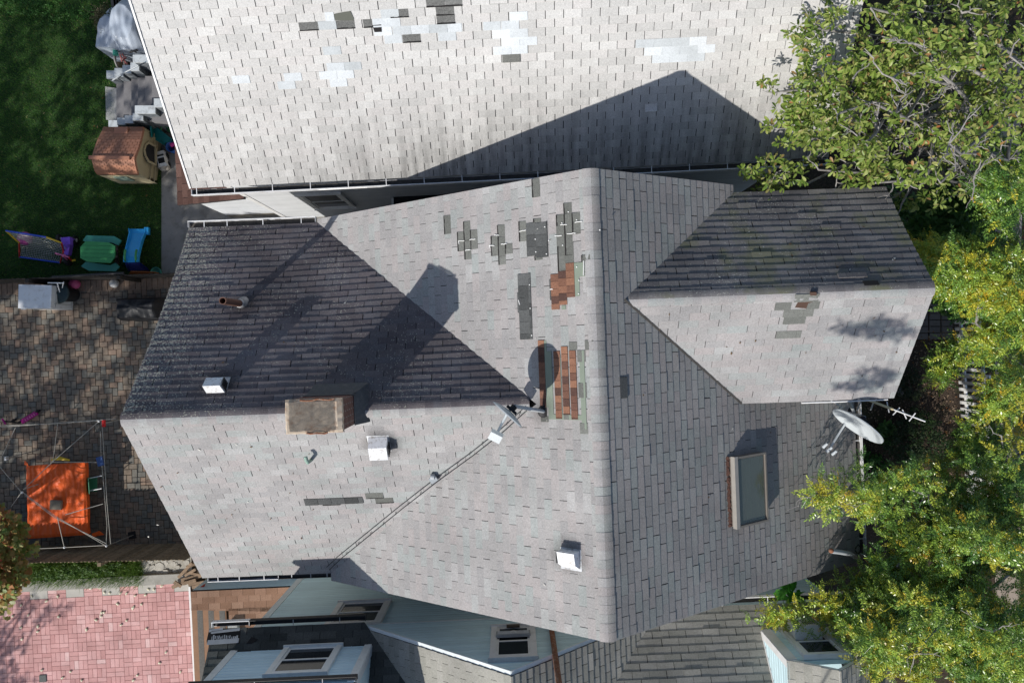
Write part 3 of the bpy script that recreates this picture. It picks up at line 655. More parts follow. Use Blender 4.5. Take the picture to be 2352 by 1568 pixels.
# ---- dishes, antenna, cables: things that stand on the roof
M_DISH = plain('dish_white', (.50, .54, .56), .4, .06, 4, dirt=(.5, .53, .52, .3))
M_DGREY = plain('dish_grey', (.42, .45, .47), .5, .1, 5)
def dish(name, label, C, N, rx, ry, base, lnb, parts, boltside, depth=.07):
    """offset dish: centre C, facing N, half widths rx, ry; mast to base; arm to the feed"""
    t = thing(name, label, 'satellite dish', base)
    N = Vector(N).normalized(); x = Z.cross(N).normalized(); y = N.cross(x)
    mb = MB(); nr, na = 7, 36; rows = []
    for i in range(nr + 1):
        r = i / nr; rows.append([C + x * rx * r * math.cos(2 * math.pi * j / na) + y * ry * r * math.sin(2 * math.pi * j / na) + N * depth * (r * r - 1) for j in range(na)])
    for i in range(nr):
        for j in range(na):
            k = (j + 1) % na
            mb.face([rows[i][j], rows[i + 1][j], rows[i + 1][k], rows[i][k]] if i else [rows[1][j], rows[1][k], rows[0][0]][::-1], sm=True)
    for j in range(na):
        k = (j + 1) % na; a, b = rows[nr][j], rows[nr][k]; mb.face([a, a - N * .018, b - N * .018, b])
        for i in range(1, nr): mb.face([rows[i][j] - N * .018, rows[i][k] - N * .018, rows[i + 1][k] - N * .018, rows[i + 1][j] - N * .018], sm=True)
    obj('reflector', mb, M_DISH, t)
    back = C - N * (depth + .02)
    br = MB(); br.obox(back - x * .09 - y * .11 - N * .05, x * .18, y * .22, N * .045); br.tube([back - N * .1 - y * .02, back - N * .02], .05, 10); obj('bracket', br, M_BLACK, t)
    ms = MB(); ms.tube([base, base.lerp(back - N * .1, .35) + Z * 0, back - N * .1], .03, 10); obj('mast', ms, M_DGREY, t)
    ft = MB(); ft.lathe([(.0, .035), (.09, .03), (.11, 0), (.11, -.02)], base, 12); obj('foot', ft, M_BLACK, t)
    ar = MB(); low = C - y * ry * .9 - N * .02; ar.tube([back - N * .05 - y * .1, low - N * .03, low + (lnb - low) * .55 - y * .0, lnb], [.024, .024, .022, .022], 8); obj('feed_arm', ar, M_DGREY if boltside else M_DISH, t)
    fd = MB()
    d = (C - lnb).normalized(); sx = Z.cross(d).normalized(); sy = d.cross(sx)
    if parts == 1: fd.obox(lnb - sx * .10 - sy * .05 - d * .05, sx * .2, sy * .1, d * .14)
    else:
        for k in (-1, 0, 1): fd.tube([lnb + sx * k * .11 - d * .05 + d * abs(k) * .02, lnb + sx * k * .11 + d * .08], [.034, .024], 8)
    obj('feed_horn', fd, M_DISH, t)
    return t
# small dish seen almost edge-on, by the tall ridge
bs = SL.hit((1200 + 648 / 1.96) / 1.2245, (900 + 503 / 1.96) / 1.2245)
pA = U((1200 + 365 / 1.96) / 1.2245, (900 + 453 / 1.96) / 1.2245, 8.45); pB = U((1200 + 520 / 1.96) / 1.2245, (900 + 592 / 1.96) / 1.2245, 8.45)
Cn = (pA + pB) / 2; ax = (pB - pA).normalized(); Nn = Vector((-abs(ax.y), -abs(ax.x), .07))
l1 = U((1200 + 378 / 1.96) / 1.2245, (900 + 645 / 1.96) / 1.2245, 8.25)
dish('satellite_dish', 'small grey satellite dish seen edge-on beside the cables at the valley top', Cn, Nn, (pB - pA).length / 2, .36, bs, l1, 1, False, .06)
# big dish at the right eave
zd = zoomc(2180, 1060, 1145 / 460)
pA = U(*zd(430, 225), 6.6); pB = U(*zd(720, 465), 6.6); Cn = (pA + pB) / 2; ax = (pB - pA).normalized(); Nn = Vector((-abs(ax.y), -abs(ax.x), .05))
dish('satellite_dish', 'large pale oval satellite dish overhanging the right eave, leaf shadow across it', Cn, Nn, (pB - pA).length / 2 * .99, .50, SRt.hit(*zd(520, 250)), U(*zd(375, 510), 6.3), 3, True, .09)

# yagi antenna on the wall corner
an = thing('tv_antenna', 'white television antenna with short cross elements beyond the right eave', 'antenna', U(*zd(610, 150), 6.3))
a0, a1 = U(*zd(612, 145), 6.3), U(*zd(1050, 310), 6.0)
m = MB(); m.tube([a0, a1], .014, 6); obj('boom', m, M_WPAINT, an)
m = MB(); m.tube([a0, a0.lerp(a1, .48)], .024, 6); obj('reflector_rod', m, plain('tan_plastic', (.55, .46, .28), .5), an)
for (x, y, dx, dy) in ((790, 210, 8, 38), (848, 240, 24, -26), (905, 260, 14, 32), (960, 280, 22, -28)):
    m = MB(); p, q = U(*zd(x - dx, y - dy), 6.1), U(*zd(x + dx, y + dy), 6.1); m.bar(p, q, .02, .006); obj('element', m, M_WPAINT, an)
for (x, y, x2, y2) in ((600, 165, 575, 232), (690, 170, 670, 228), (720, 120, 700, 165)):
    m = MB(); m.tube([U(*zd(x, y), 6.2), U(*zd(x2, y2), 5.8)], .014, 6); obj('strut', m, M_DGREY, an)
m = MB(); m.tube([U(*zd(515, 160), 6.35), U(*zd(550, 240), 5.5)], .03, 8); obj('mast', m, M_DGREY, an)
m = MB(); m.tube([U(*zd(390, 160), 6.45), U(*zd(470, 215), 6.2)], .012, 6); obj('strut', m, M_WPAINT, an)

# cables down the valley, with a small junction box
def on_valley(k, dx=0): return RR.lerp(VB, k) + Vector((dx, dx * .8, .05))
zk = [(1205, 935), (1150, 985), (1080, 1040), (1000, 1098), (920, 1160), (840, 1225), (775, 1278), (752, 1300)]
def roof_hit(u, v):
    a, b = SL.hit(u, v), SB.hit(u, v); return a if a.z > b.z else b
cbm = MB()
for off in (0, 6):
    pts = [roof_hit(u + off, v + off) + Z * (.035 + .015 * (i % 2)) for i, (u, v) in enumerate(zk)]
    cbm.tube(pts, .0065, 5)
o = obj('roof_cable', cbm, M_BLACK); props(o, 'pair of black cables running down the roof valley to the lower eave', 'cable')
for k in range(16):
    cb3 = MB()
    u, v = zk[0][0] + (zk[-1][0] - zk[0][0]) * (k + .5) / 16, zk[0][1] + (zk[-1][1] - zk[0][1]) * (k + .5) / 16
    p = roof_hit(u + 2, v + 3); cb3.tube([p + Vector((0, -.03, .03)), p + Vector((0, .03, .05))], .005, 4); obj('clip', cb3, M_BLACK, o)
jb = MB(); p = roof_hit(997, 1098); jb.box(p + Z * .07, .13, .11, .12, .6); jb.tube([p + Vector((.02, .05, .13)), p + Vector((-.05, .06, .13))], .05, 8)
o = obj('junction_box', jb, M_DGREY); props(o, 'small grey box on the cables half way down the valley', 'cable box')
# ================================================================== WHITE HOUSE (above)
Wf = Frame(2.8); we, wb = Wf.ea, Wf.eb
ZW = 4.95; PW = math.radians(34.5)
c0w = U(440, 432, ZW); WA0 = c0w.dot(we); WB0 = c0w.dot(wb); WA1 = U(1902, 362, ZW).dot(we); WRUN = 4.6
SW = Slope(Wf(WA0, WB0, ZW), Wf(WA1, WB0, ZW), Wf(WA0, WB0 + WRUN, ZW + WRUN * math.tan(PW)))
white = thing('white_house', 'white sided house under the broad pale shingle roof with silver and charcoal patches', 'house', Wf((WA0 + WA1) / 2, WB0 + WRUN, 0))
wr = MB(); TW = WRUN / math.cos(PW)
pw = [polyst(SW, [Wf(WA0, WB0, ZW), Wf(WA1, WB0, ZW), Wf(WA1, WB0 + WRUN, ZW + WRUN * math.tan(PW)), Wf(WA0, WB0 + WRUN, ZW + WRUN * math.tan(PW))], TW - .13)]
coursed(wr, SW, pw, mi=0, th=.006, wob=.003, lift=.002, seed=31, gap=.013)
deck(wr, SW, pw, .12, 1)
SWb = Slope(Wf(WA0, WB0 + 2 * WRUN, ZW), Wf(WA1, WB0 + 2 * WRUN, ZW), Wf(WA0, WB0 + WRUN, ZW + WRUN * math.tan(PW)))
pwb = [polyst(SWb, [Wf(WA0, WB0 + 2 * WRUN, ZW), Wf(WA1, WB0 + 2 * WRUN, ZW), Wf(WA1, WB0 + WRUN, ZW + WRUN * math.tan(PW)), Wf(WA0, WB0 + WRUN, ZW + WRUN * math.tan(PW))], TW - .13)]
coursed(wr, SWb, pwb, mi=0, th=.006, seed=32); deck(wr, SWb, pwb, .12, 1)
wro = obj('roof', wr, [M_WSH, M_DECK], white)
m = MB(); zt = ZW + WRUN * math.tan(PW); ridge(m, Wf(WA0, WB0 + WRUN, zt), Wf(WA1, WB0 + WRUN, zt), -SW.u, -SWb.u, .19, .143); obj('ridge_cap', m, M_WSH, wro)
m = MB(); m.bar(SW.at(-.0 if False else SW.st(Wf(WA0, WB0, ZW))[0], 0, .012) - we * .02, SW.at(SW.st(Wf(WA0, WB0, ZW))[0], TW, .012) - we * .02, .035, .03); obj('rake_trim', m, M_WPAINT, wro)
z5 = zoomc(380, 0, 2.5565); z6 = zoomc(1200, 0, 2.352)
for b in ((1175, 148, 1315, 200), (1445, 143, 1578, 182), (1645, 180, 1710, 230), (1838, 112, 1970, 155), (1925, 265, 2055, 315), (2090, -20, 2352, 35), (2160, 40, 2292, 85), (2170, 145, 2303, 190)):
    patch(SW, z5, b, M_PG, wro, 'charcoal gap where a pale shingle is gone', h=.004, th=.004, tw=.34, edge=True)
sheet(SW, z5, [(1430, 102), (1548, 80), (1575, 135), (1572, 148), (1440, 148)], M_FELTD, wro, 'underlay_flap', .016, 'torn dark green underlay')
sheet(SW, z5, [(1706, 182), (1770, 176), (1776, 230), (1722, 232)], M_HOLE, wro, 'bare_patch', .016, 'bare black patch')
for b in ((1365, 88, 1430, 145), (1315, 145, 1445, 195), (1765, 65, 1895, 113), (1705, 118, 1835, 165), (1780, 168, 1910, 215), (1720, 220, 1850, 275), (1855, 212, 2352, 262), (1795, 275, 1922, 325), (2180, 255, 2310, 300), (1380, 465, 1630, 515),
          (1325, 518, 1575, 565), (1400, 565, 1525, 615), (700, 555, 828, 605), (1073, 540, 1200, 582), (1027, 590, 1153, 635), (1355, 358, 1485, 408)):
    patch(SW, z5, b, M_PS, wro, 'silvery replacement shingles', h=.008, th=.007)
for b in ((375, 168, 490, 212), (495, 160, 612, 212), (550, 108, 668, 155), (437, 212, 670, 262), (497, 262, 730, 308), (442, 312, 668, 357), (1383, 245, 1850, 305), (1440, 300, 1905, 352), (1492, 350, 1838, 398)):
    patch(SW, z6, b, M_PS, wro, 'silvery replacement shingles', h=.008, th=.007)
patch(SW, z6, (500, 355, 620, 400), M_PO, wro)
# curled tabs
for (x, y) in ((1440, 735),):
    P = SW.hit(*z6(x, y)); m = MB(); n = 6; rows = [[P + SW.e * (.24 * i) + SW.u * (.14 * (j / n)) + SW.n * (.014 + .05 * (1 - j / n) ** 2) for j in range(n + 1)] for i in (0, 1)]
    for j in range(n): m.face([rows[0][j], rows[1][j], rows[1][j + 1], rows[0][j + 1]], rn=.6, sm=True)
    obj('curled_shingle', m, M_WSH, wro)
gutter(Wf(WA0 - .02, WB0 - .01, ZW - .02), Wf(WA1, WB0 - .01, ZW - .02), -wb, white, w=.13, brk=tuple(.009 + .0595 * k for k in range(17)), brk_in=.05)
m = MB(); m.tube([Wf(WA0 + 2.6, WB0 - .145, ZW - .05), Wf(WA0 + 3.6, WB0 - .14, ZW - .07)], .02, 6); obj('conduit', m, M_WPAINT, white)
WW = WB0 + .27                                                      # wall plane
siding([[(0, 0), (WA1 - .3 - WA0 - .3, 0), (WA1 - .3 - WA0 - .3, ZW - .1), (0, ZW - .1)]], Wf(WA0 + .3, WW, .0), we, -wb, M_WSIDE, white)
m = MB(); m.obox(Wf(WA0 + .3, WW + .012, 0), we * (WA1 - WA0 - .6), wb * (2 * WRUN - .6), Z * (ZW - .1))
m.prism([Wf(WA0 + .3, WB0 + .4, ZW - .1), Wf(WA0 + .3, WB0 + WRUN, zt - .28), Wf(WA0 + .3, WB0 + 2 * WRUN - .4, ZW - .1)][::-1], we * .1)
m.prism([Wf(WA1 - .3, WB0 + .4, ZW - .1), Wf(WA1 - .3, WB0 + WRUN, zt - .28), Wf(WA1 - .3, WB0 + 2 * WRUN - .4, ZW - .1)], -we * .1)
obj('end_wall', m, M_WSIDE, white)
m = MB(); m.obox(Wf(WA0 + .285, WW - .03, 0), we * .11, wb * .04, Z * (ZW - .1)); obj('corner_board', m, M_WPAINT, white)
w0 = U(750, 478, 2.6); wa = w0.dot(we)
window(Wf(wa - .62, WW - .024, 1.35), we, -wb, 1.05, 1.6, white)
# dark tarpaulin / bulkhead opening low against the wall, in the gap
q0 = U(905, 448, 2.2).dot(we); q1 = U(1120, 430, 2.2).dot(we)
m = MB(); m.obox(Wf(q0, WW - .55, 0), we * (q1 - q0 + 1.6), wb * .5, Z * 2.0); m.obox(Wf(q0 - .05, WW - .60, 2.001), we * (q1 - q0 + 1.7), wb * .58, Z * .05); obj('cellar_bulkhead', m, plain('black_tarp', (.018, .018, .02), .7), white)
m = MB(); m.bar(Wf(q0 - .07, WW - .62, 2.06), Wf(q0 - .07, WW - .04, 2.06), .06, .03); obj('bulkhead_trim', m, M_WPAINT, white)
# rear lean-to with a brown shingle roof
ZX = 2.55; xa0 = U(409, 472, ZX).dot(we); xb0 = U(409, 472, ZX).dot(wb); xa1 = WA0 + .29
SX = Slope(Wf(xa0, xb0, ZX), Wf(xa0, xb0 + 4.2, ZX), Wf(xa1, xb0, ZX + (xa1 - xa0) * .22))
m = MB(); px = [polyst(SX, [Wf(xa0, xb0, ZX), Wf(xa0, xb0 + 4.2, ZX), Wf(xa1, xb0 + 4.2, ZX + (xa1 - xa0) * .22), Wf(xa1, xb0, ZX + (xa1 - xa0) * .22)])]
coursed(m, SX, px, mi=0, th=.011, seed=77, gap=.014); deck(m, SX, px, .08, 1); lo = obj('lean_to_roof', m, [M_BRSH, M_DECK], white)
ya0, yb0 = xa0 + .25, xb0 + .18
siding([[(0, .35), (xa1 - ya0, .35), (xa1 - ya0, ZX + .3), (0, ZX + .02)]], Wf(ya0, yb0, 0), we, -wb, M_WSIDE, white, 'lean_to_wall')
m = MB(); m.obox(Wf(ya0, yb0 + .012, 0), we * (xa1 - ya0), wb * 3.8, Z * (ZX - .03)); m.obox(Wf(ya0 - .012, yb0 - .02, 0), we * (xa1 - ya0), wb * .03, Z * .35); obj('foundation', m, plain('foundation_concrete', (.27, .25, .21), .9, .15, 3), white)

# ================================================================== BLUE HOUSE (below)
Bf = Frame(2.6); be, bb = Bf.ea, Bf.eb
blue = thing('blue_house', 'pale blue clapboard house with dormers and dark shingle roofs along the bottom edge', 'house', Bf(0, -9, 0))
BW = -5.83; ZB = 5.12; BL = -5.72; BR = 6.6; BE = BW + .27; PB = .72; BRUN = 4.2
SBm = Slope(Bf(-6.3, BE, ZB), Bf(7, BE, ZB), Bf(0, BE - BRUN, ZB + BRUN * PB))
zB = lambda b: ZB + (BE - b) * PB
GA0, GA1, GAP, GZ0, GZ1, GB = -3.52, 2.98, -.27, 4.92, 7.36, BW + .09     # cross gable
GP = (GZ1 - GZ0) / (GAP - GA0)
m = MB()
DL0, DL1 = -5.87, -3.09                                             # left wall dormer
DR0, DR1, DRB = 4.72, 6.12, -5.98                                   # right dormer
def mp(a, b): return Bf(a, b, zB(b))
bv = lambda a: BE - (GZ0 + (a - GA0) * GP - ZB) / PB                 # valley of gable and main roof
eb0 = BE
aV = lambda b: GA0 + (zB(b) - GZ0) / GP
pM = [[mp(-6.35, eb0), mp(aV(eb0), eb0), mp(aV(BW - .12), BW - .12), mp(-6.35, BW - .12)], [mp(-6.35, BW - .12), mp(DL0, BW - .12), mp(DL0, BE - BRUN), mp(-6.35, BE - BRUN)],
      [mp(DL1, BW - .07), mp(GA0 - .25 + .05, BW - .07), mp(GA0 - .25 + .05, bv(GA0)), mp(GAP, bv(GAP)), mp(DL1, bv(GAP))]]
pM[2] = [mp(DL1, BW - .12), mp(aV(BW - .12), BW - .12), mp(GAP, bv(GAP)), mp(DL1, bv(GAP))]
pMr = [[mp(GAP, bv(GAP)), mp(2 * GAP - aV(eb0), eb0), mp(7.0, eb0), mp(7.0, DRB + .02), mp(DR0, DRB + .02), mp(DR0, bv(GAP))], [mp(DR0, DRB - 1.2), mp(7, DRB - 1.2), mp(7, BE - BRUN), mp(DR0, BE - BRUN)],
       [mp(DR1, DRB), mp(7, DRB), mp(7, DRB - 1.2), mp(DR1, DRB - 1.2)], [mp(GAP, bv(GAP)), mp(DR0, bv(GAP)), mp(DR0, BE - BRUN), mp(GAP, BE - BRUN)]]
pM = [polyst(SBm, p) for p in pM]; pMr = [polyst(SBm, p) for p in pMr]
coursed(m, SBm, pM, mi=0, th=.010, seed=51, wob=.005); deck(m, SBm, pM, .1, 1)
coursed(m, SBm, pMr, mi=2, th=.007, seed=52, wob=.005); deck(m, SBm, pMr, .1, 1)
gl = lambda a, b: Bf(a, b, GZ0 + (a - GA0) * GP if a <= GAP else GZ1 - (a - GAP) * GP)
gF = GB + .045; gBk = BE - BRUN
aS = aV(gF); aSr = 2 * GAP - aS
Sgl = Slope(gl(GA0 - .2, gF), gl(GA0 - .2, gBk), gl(GAP, gF)); GA1s = 2 * GAP - GA0 + .2; Sgr = Slope(gl(GA1s, gF), gl(GA1s, gBk), gl(GAP, gF))
pgl = [polyst(Sgl, [gl(aS, gF), gl(GAP, gF), gl(GAP, bv(GAP) - .2), gl(aS, gF - .02)])]
pgr = [polyst(Sgr, [gl(aSr, gF), gl(GAP, gF), gl(GAP, bv(GAP) - .2), gl(aSr, gF - .02)])]
coursed(m, Sgl, pgl, mi=2, th=.009, seed=53); deck(m, Sgl, pgl, .08, 1)
coursed(m, Sgr, pgr, mi=2, th=.011, seed=54, gap=.013); deck(m, Sgr, pgr, .08, 1)
M_BSH3 = shingle('olive_grey_shingle', [(0, (.30, .297, .262)), (.5, (.345, .337, .30)), (1, (.385, .375, .34))], grain=.3, stain=(.7, 1.15))
bro = obj('roof', m, [M_BSH, M_DECK, M_BSH3], blue)
m = MB()
for a, b in ((Bf(aS - .05, gF + .012, gl(aS - .05, 0).z), Bf(GAP, gF + .012, GZ1)), (Bf(aSr + .05, gF + .012, gl(aS - .05, 0).z), Bf(GAP, gF + .012, GZ1))): m.bar(a - Z * .04, b - Z * .04, .03, .12, up=bb)
obj('rake_trim', m, M_BTRIM, bro)
# walls
siding([[(0, 0), (BR - BL, 0), (BR - BL, ZB - .1), (0, ZB - .1)]], Bf(BL, BW, 0), be, bb, M_BSIDE, blue)
siding([[(0, 0), (2 * (GAP - GA0), 0), (GAP - GA0, GZ1 - GZ0 - .06)]], Bf(GA0, GB, GZ0 - .06), be, bb, M_BSIDE, blue, 'gable_wall')
m = MB(); m.obox(Bf(GA0 - .1, GB - .085, GZ0 - .10), be * (2 * (GAP - GA0) + .2), bb * .115, Z * .045); obj('belt_board', m, M_BTRIM, blue)
m = MB(); m.obox(Bf(BL + .01, BW - .012, 0), be * (BR - BL - .02), -bb * 6.5, Z * (ZB - .12)); obj('body', m, M_BSIDE, blue)
m = MB(); m.obox(Bf(BL - .03, BW - .1, 0), be * .15, bb * .135, Z * (ZB - .1)); obj('corner_board', m, M_BTRIM, blue); m = MB(); m.obox(Bf(BL - .045, BW - .1, 0), be * .014, bb * .10, Z * (ZB - .1)); obj('corner_board', m, M_BTRIM, blue)
gutter(Bf(aV(eb0) + .02, BE + .01, ZB - .01), Bf(-5.6, BE + .01, ZB - .01), bb, blue, w=.12, mat=M_DKMET, muck=M_BLACK, brk=(.22, .62), brk_in=.22, lip=.012, bmat=M_GALV)
gutter(Bf(-5.6, BE + .01, ZB - .01), Bf(-6.37, BE + .01, ZB - .01), bb, blue, w=.12, muck=M_BLACK, brk=(), lip=.012)
gutter(Bf(7.0, BE + .01, ZB - .01), Bf(GA1s + .1, BE + .01, ZB - .01), bb, blue, w=.13, brk=(.3, .55, .8), brk_in=.2)
# left wall dormer
ZD0, ZD1 = zB(BW - .07) - .05, 6.86
siding([[(0, 0), (DL1 - DL0, 0), (DL1 - DL0, ZD1 - ZD0), (0, ZD1 - ZD0)]], Bf(DL0, BW - .11, ZD0), be, bb, M_SKYSIDE, blue, 'dormer_wall')
siding([[(0, 0), (3.0, 3.0 * PB), (3.0, ZD1 - ZD0), (0, ZD1 - ZD0)][::1]], Bf(DL1, BW - .12, ZD0), -bb, be, M_BSIDE, blue, 'dormer_cheek')
siding([[(-3.0, 3.0 * PB), (0, 0), (0, ZD1 - ZD0), (-3.0, ZD1 - ZD0)]], Bf(DL0, BW - .12, ZD0), bb, -be, M_BSIDE, blue, 'dormer_cheek')
for a in (DL0 - .02, DL1 - .12): m = MB(); m.obox(Bf(a, BW - .125, ZD0 - .02), be * .14, bb * .055, Z * (ZD1 - ZD0)); obj('corner_board', m, M_BTRIM, blue)
m = MB(); m.obox(Bf(DL1 + .0, BW - .24, ZD0 - .02), be * .035, bb * .15, Z * (ZD1 - ZD0)); obj('corner_board', m, M_BTRIM, blue)
m = MB(); m.obox(Bf(DL0 + .13, BW - .10, ZD0 - .03), be * (DL1 - DL0 - .26), bb * .03, Z * .05); obj('apron_board', m, M_BTRIM, blue)
wx = U(700, 1545, 6.1).dot(be)
window(Bf(wx - .60, BW - .084, ZD0 + .12), be, bb, 1.15, 1.12, blue, trim=M_BTRIM)
zdt = ZD1 - .02; Sdd = Slope(Bf(DL0 - .2, BW - .10, zdt), Bf(DL1 + .05, BW - .10, zdt), Bf(0, BW - 2.4, zdt + .65))
m = MB(); pdd = [polyst(Sdd, [Bf(DL0 - .2, BW - .10, zdt), Bf(DL1 + .05, BW - .10, zdt), Bf(DL1 + .05, BW - 3.4, zdt + .93), Bf(DL0 - .2, BW - 3.4, zdt + .93)])]
coursed(m, Sdd, pdd, th=.009, seed=61); deck(m, Sdd, pdd, .1, 1); obj('dormer_roof', m, [M_BSH, M_BTRIM], blue)
gutter(Bf(DL1 + .05, BW - .085, zdt - .01), Bf(DL0 - .2, BW - .085, zdt - .01), bb, blue, w=.075, mat=M_DKMET, muck=M_BLACK, brk=(.2, .6), brk_in=.1, bmat=M_GALV)
# tarry patch at the eave corner
sc = zoomc(500, 1500, 3.36)
sheet(SBm, sc, [(300, 900), (600, 890), (590, 960), (585, 1040), (280, 1045), (275, 1010)], M_HOLE, bro, 'tar_patch', .016)
ic = MB(); rd = random.Random(2)
for k in range(15):
    x = 330 + k * 17; p = SBm.hit(*sc(x, 965 + rd.uniform(-8, 8))) + SBm.n * .03; q_ = SBm.hit(*sc(x - 6, 995 + rd.uniform(-10, 18))) + SBm.n * .03; ic.bar(p, q_, rd.uniform(.01, .03), .006, up=SBm.n)
for (x0, y0, x1, y1, w) in ((300, 920, 430, 905, .05), (285, 1030, 580, 1010, .09), (320, 935, 590, 905, .05)): ic.bar(SBm.hit(*sc(x0, y0)) + SBm.n * .028, SBm.hit(*sc(x1, y1)) + SBm.n * .028, w, .004, up=SBm.n)
obj('paint_drips', ic, plain('grey_paint', (.36, .38, .40), .4), bro)
sheet(SBm, sc, [(650, 1040), (700, 975), (760, 1000), (700, 1040)], M_HOLE, bro, 'torn_patch', .02)
# gable window with its fan unit, and the rusty stack
gz = zoomc(1000, 1500, 2.6133)
gw0 = R(*gz(1000, 712), Bf(0, GB, 0), bb); gw1 = R(*gz(1340, 935), Bf(0, GB, 0), bb)
ga, gb_ = min(gw0.dot(be), gw1.dot(be)), max(gw0.dot(be), gw1.dot(be)); gzl, gzh = min(gw0.z, gw1.z), max(gw0.z, gw1.z)
wo = window(Bf(ga, GB + .024, gzl), be, bb, gb_ - ga, gzh - gzl, blue, casing=.12)
fan = MB(); c = Bf((ga + gb_) / 2, GB + .075, gzl + .36); fan.obox(c - be * .33 - Z * .0, be * .66, bb * .06, Z * .16); fo = obj('window_fan', fan, plain('fan_grey', (.36, .37, .38), .5), blue)
fr = MB(); fr.lathe([(.06, .062), (.07, .07), (.055, .07), (.05, .062)], c + Z * .08, 20, axis=bb)
for k in range(5): fr.obox(c - be * .30 + Z * (.02 + .026 * k) + bb * .0605, be * .60, bb * .006, Z * .007)
obj('grille', fr, M_WPAINT, fo)
m = MB(); m.obox(Bf((ga + gb_) / 2 - .13, GB + .09, gzl + .02), be * .26, bb * .03, Z * .10); obj('wood_block', m, plain('dark_board', (.10, .075, .06), .8), blue)
pt = R(*gz(1443, 720), Bf(0, GB + .09, 0), bb)
m = MB(); pa = pt.dot(be); m.tube([Bf(pa, GB + .10, 3.2), Bf(pa, GB + .10, 5.4), Bf(pa, GB + .11, 8.2)], .052, 12); obj('drain_stack', m, M_RUST, blue)
lw = R(835, 1408, Bf(0, BW, 0), bb); la = lw.dot(be)
window(Bf(la - .68, BW + .024, 3.45), be, bb, 1.2, 1.25, blue, casing=.12)
# right dormer: front, cheek, little gable roof, air conditioner
zd0 = zB(DRB) ; zd1 = 6.72; DRW = DR1 - DR0
siding([[(0, 0), (DRW, 0), (DRW, zd1 - zd0), (0, zd1 - zd0)]], Bf(DR0, DRB, zd0 - .02), be, bb, M_BSIDE, blue, 'dormer_wall')
siding([[(-1.9, 1.9 * PB), (0, 0), (0, zd1 - zd0), (-1.9, zd1 - zd0)]], Bf(DR0 - .01, DRB - .01, zd0), bb, -be, M_BSIDE, blue, 'dormer_cheek')
for a in (DR0 - .02, DR1 - .16): m = MB(); m.obox(Bf(a, DRB - .02, zd0 - .03), be * .18, bb * .055, Z * (zd1 - zd0)); obj('corner_board', m, M_WPAINT, blue)
m = MB(); m.obox(Bf(DR0 - .035, DRB - .12, zd0 - .03), be * .016, bb * .14, Z * (zd1 - zd0)); obj('corner_board', m, M_WPAINT, blue)
m = MB(); m.bar(Bf(DR0 - .03, DRB, zd0 + .02), Bf(DR0 - .03, DRB - 1.9, zB(DRB - 1.9) + .04), .03, .05); obj('rake_board', m, M_WPAINT, blue)
window(Bf(DR0 + .30, DRB + .024, zd0 + .12), be, bb, .82, 1.12, blue, casing=.08)
ac = MB(); ac.obox(Bf(DR0 + .42, DRB + .02, zd0 + .2), be * .52, bb * .30, Z * .36); aco = obj('air_conditioner', ac, M_WPAINT, blue)
ag = MB()
for k in range(9): ag.obox(Bf(DR0 + .62 + k * .033, DRB + .321, zd0 + .25), be * .012, bb * .006, Z * .26)
for k in range(3): ag.obox(Bf(DR0 + .45, DRB + .321, zd0 + .28 + k * .07), be * .11, bb * .006, Z * .04)
obj('grille', ag, M_BLACK, aco)
zg = zd1; am = (DR0 + DR1) / 2
f0, f1 = DRB + .03, DRB - 2.4
sA_ = Slope(Bf(DR0 - .03, f0, zg - .03), Bf(DR0 - .03, f1, zg - .03), Bf(am, f0, zg + .46)); sB_ = Slope(Bf(DR1 + .03, f0, zg - .03), Bf(DR1 + .03, f1, zg - .03), Bf(am, f0, zg + .46))
m = MB()
for S_, a in ((sA_, DR0 - .03), (sB_, DR1 + .03)):
    p_ = [polyst(S_, [Bf(a, f0, zg - .03), Bf(am, f0, zg + .46), Bf(am, f1, zg + .46), Bf(a, f1, zg - .03)])]; coursed(m, S_, p_, th=.011, seed=66, mi=0); deck(m, S_, p_, .06, 1)
obj('dormer_roof', m, [M_BSH3, M_WPAINT], blue)
# porch platform and steps at the rear
ZP = 1.3; p0 = U(438, 1358, ZP); pa0 = p0.dot(be); pb0 = p0.dot(bb)
PS = Slope.wall(Bf(pa0, pb0, ZP), be, Z); PS.u = -bb; PS.e = be
m = MB(); S_ = Slope.wall(Bf(pa0, pb0 - 1.6, ZP), be, Z); S_.u = bb
pp_ = [[(0, 1.12), (BL - pa0 - .06, .95), (BL - pa0 - .06, 1.6), (0, 1.6)], [(.96, -2.5), (BL - pa0 - .06, -2.5), (BL - pa0 - .06, 1.12), (.96, 1.12)]]
coursed(m, S_, pp_, mi=0, th=.006, tw=.30, ex=.16, seed=5, gap=.006); deck(m, S_, pp_, .1, 1)
po = obj('porch_platform', m, [M_TANSH, M_DECK], blue)
siding([[(0, 0), (BL - pa0 - .06, 0), (BL - pa0 - .06, ZP - .105), (0, ZP - .105)]], Bf(pa0, pb0 + .0, 0), be, bb, side_mat('slate_blue_skirt', (.50, .66, .74), (.4, .55, .62)), blue, 'porch_skirt', ex=.3, thick=.006)
M_TREADG = plain('grip_strip', (.13, .125, .115), .95, .3, 20); M_TREAD = plain('brown_tread', (.27, .155, .095), .9, .18, 10)
for k in range(3):
    zz = ZP - .15 * (k + 1); xl, xr_ = 491 - 25.5 * k, 516.5 - 25.5 * k
    A_, B_2 = U(xl, 1400, zz), U(xr_, 1400, zz); A_ = Vector((A_.x, A_.y, 0)); wv_ = (B_2 - A_).dot(be)
    m = MB(); m.obox(A_, be * (wv_ + .03), -bb * 3.5, Z * zz); st_o = obj('porch_step', m, M_TREAD, blue)
    m = MB(); m.obox(A_ + be * wv_ * .5 + Z * (zz + .001), be * wv_ * .5, -bb * 3.5, Z * .008); obj('grip_strip', m, M_TREADG, st_o)
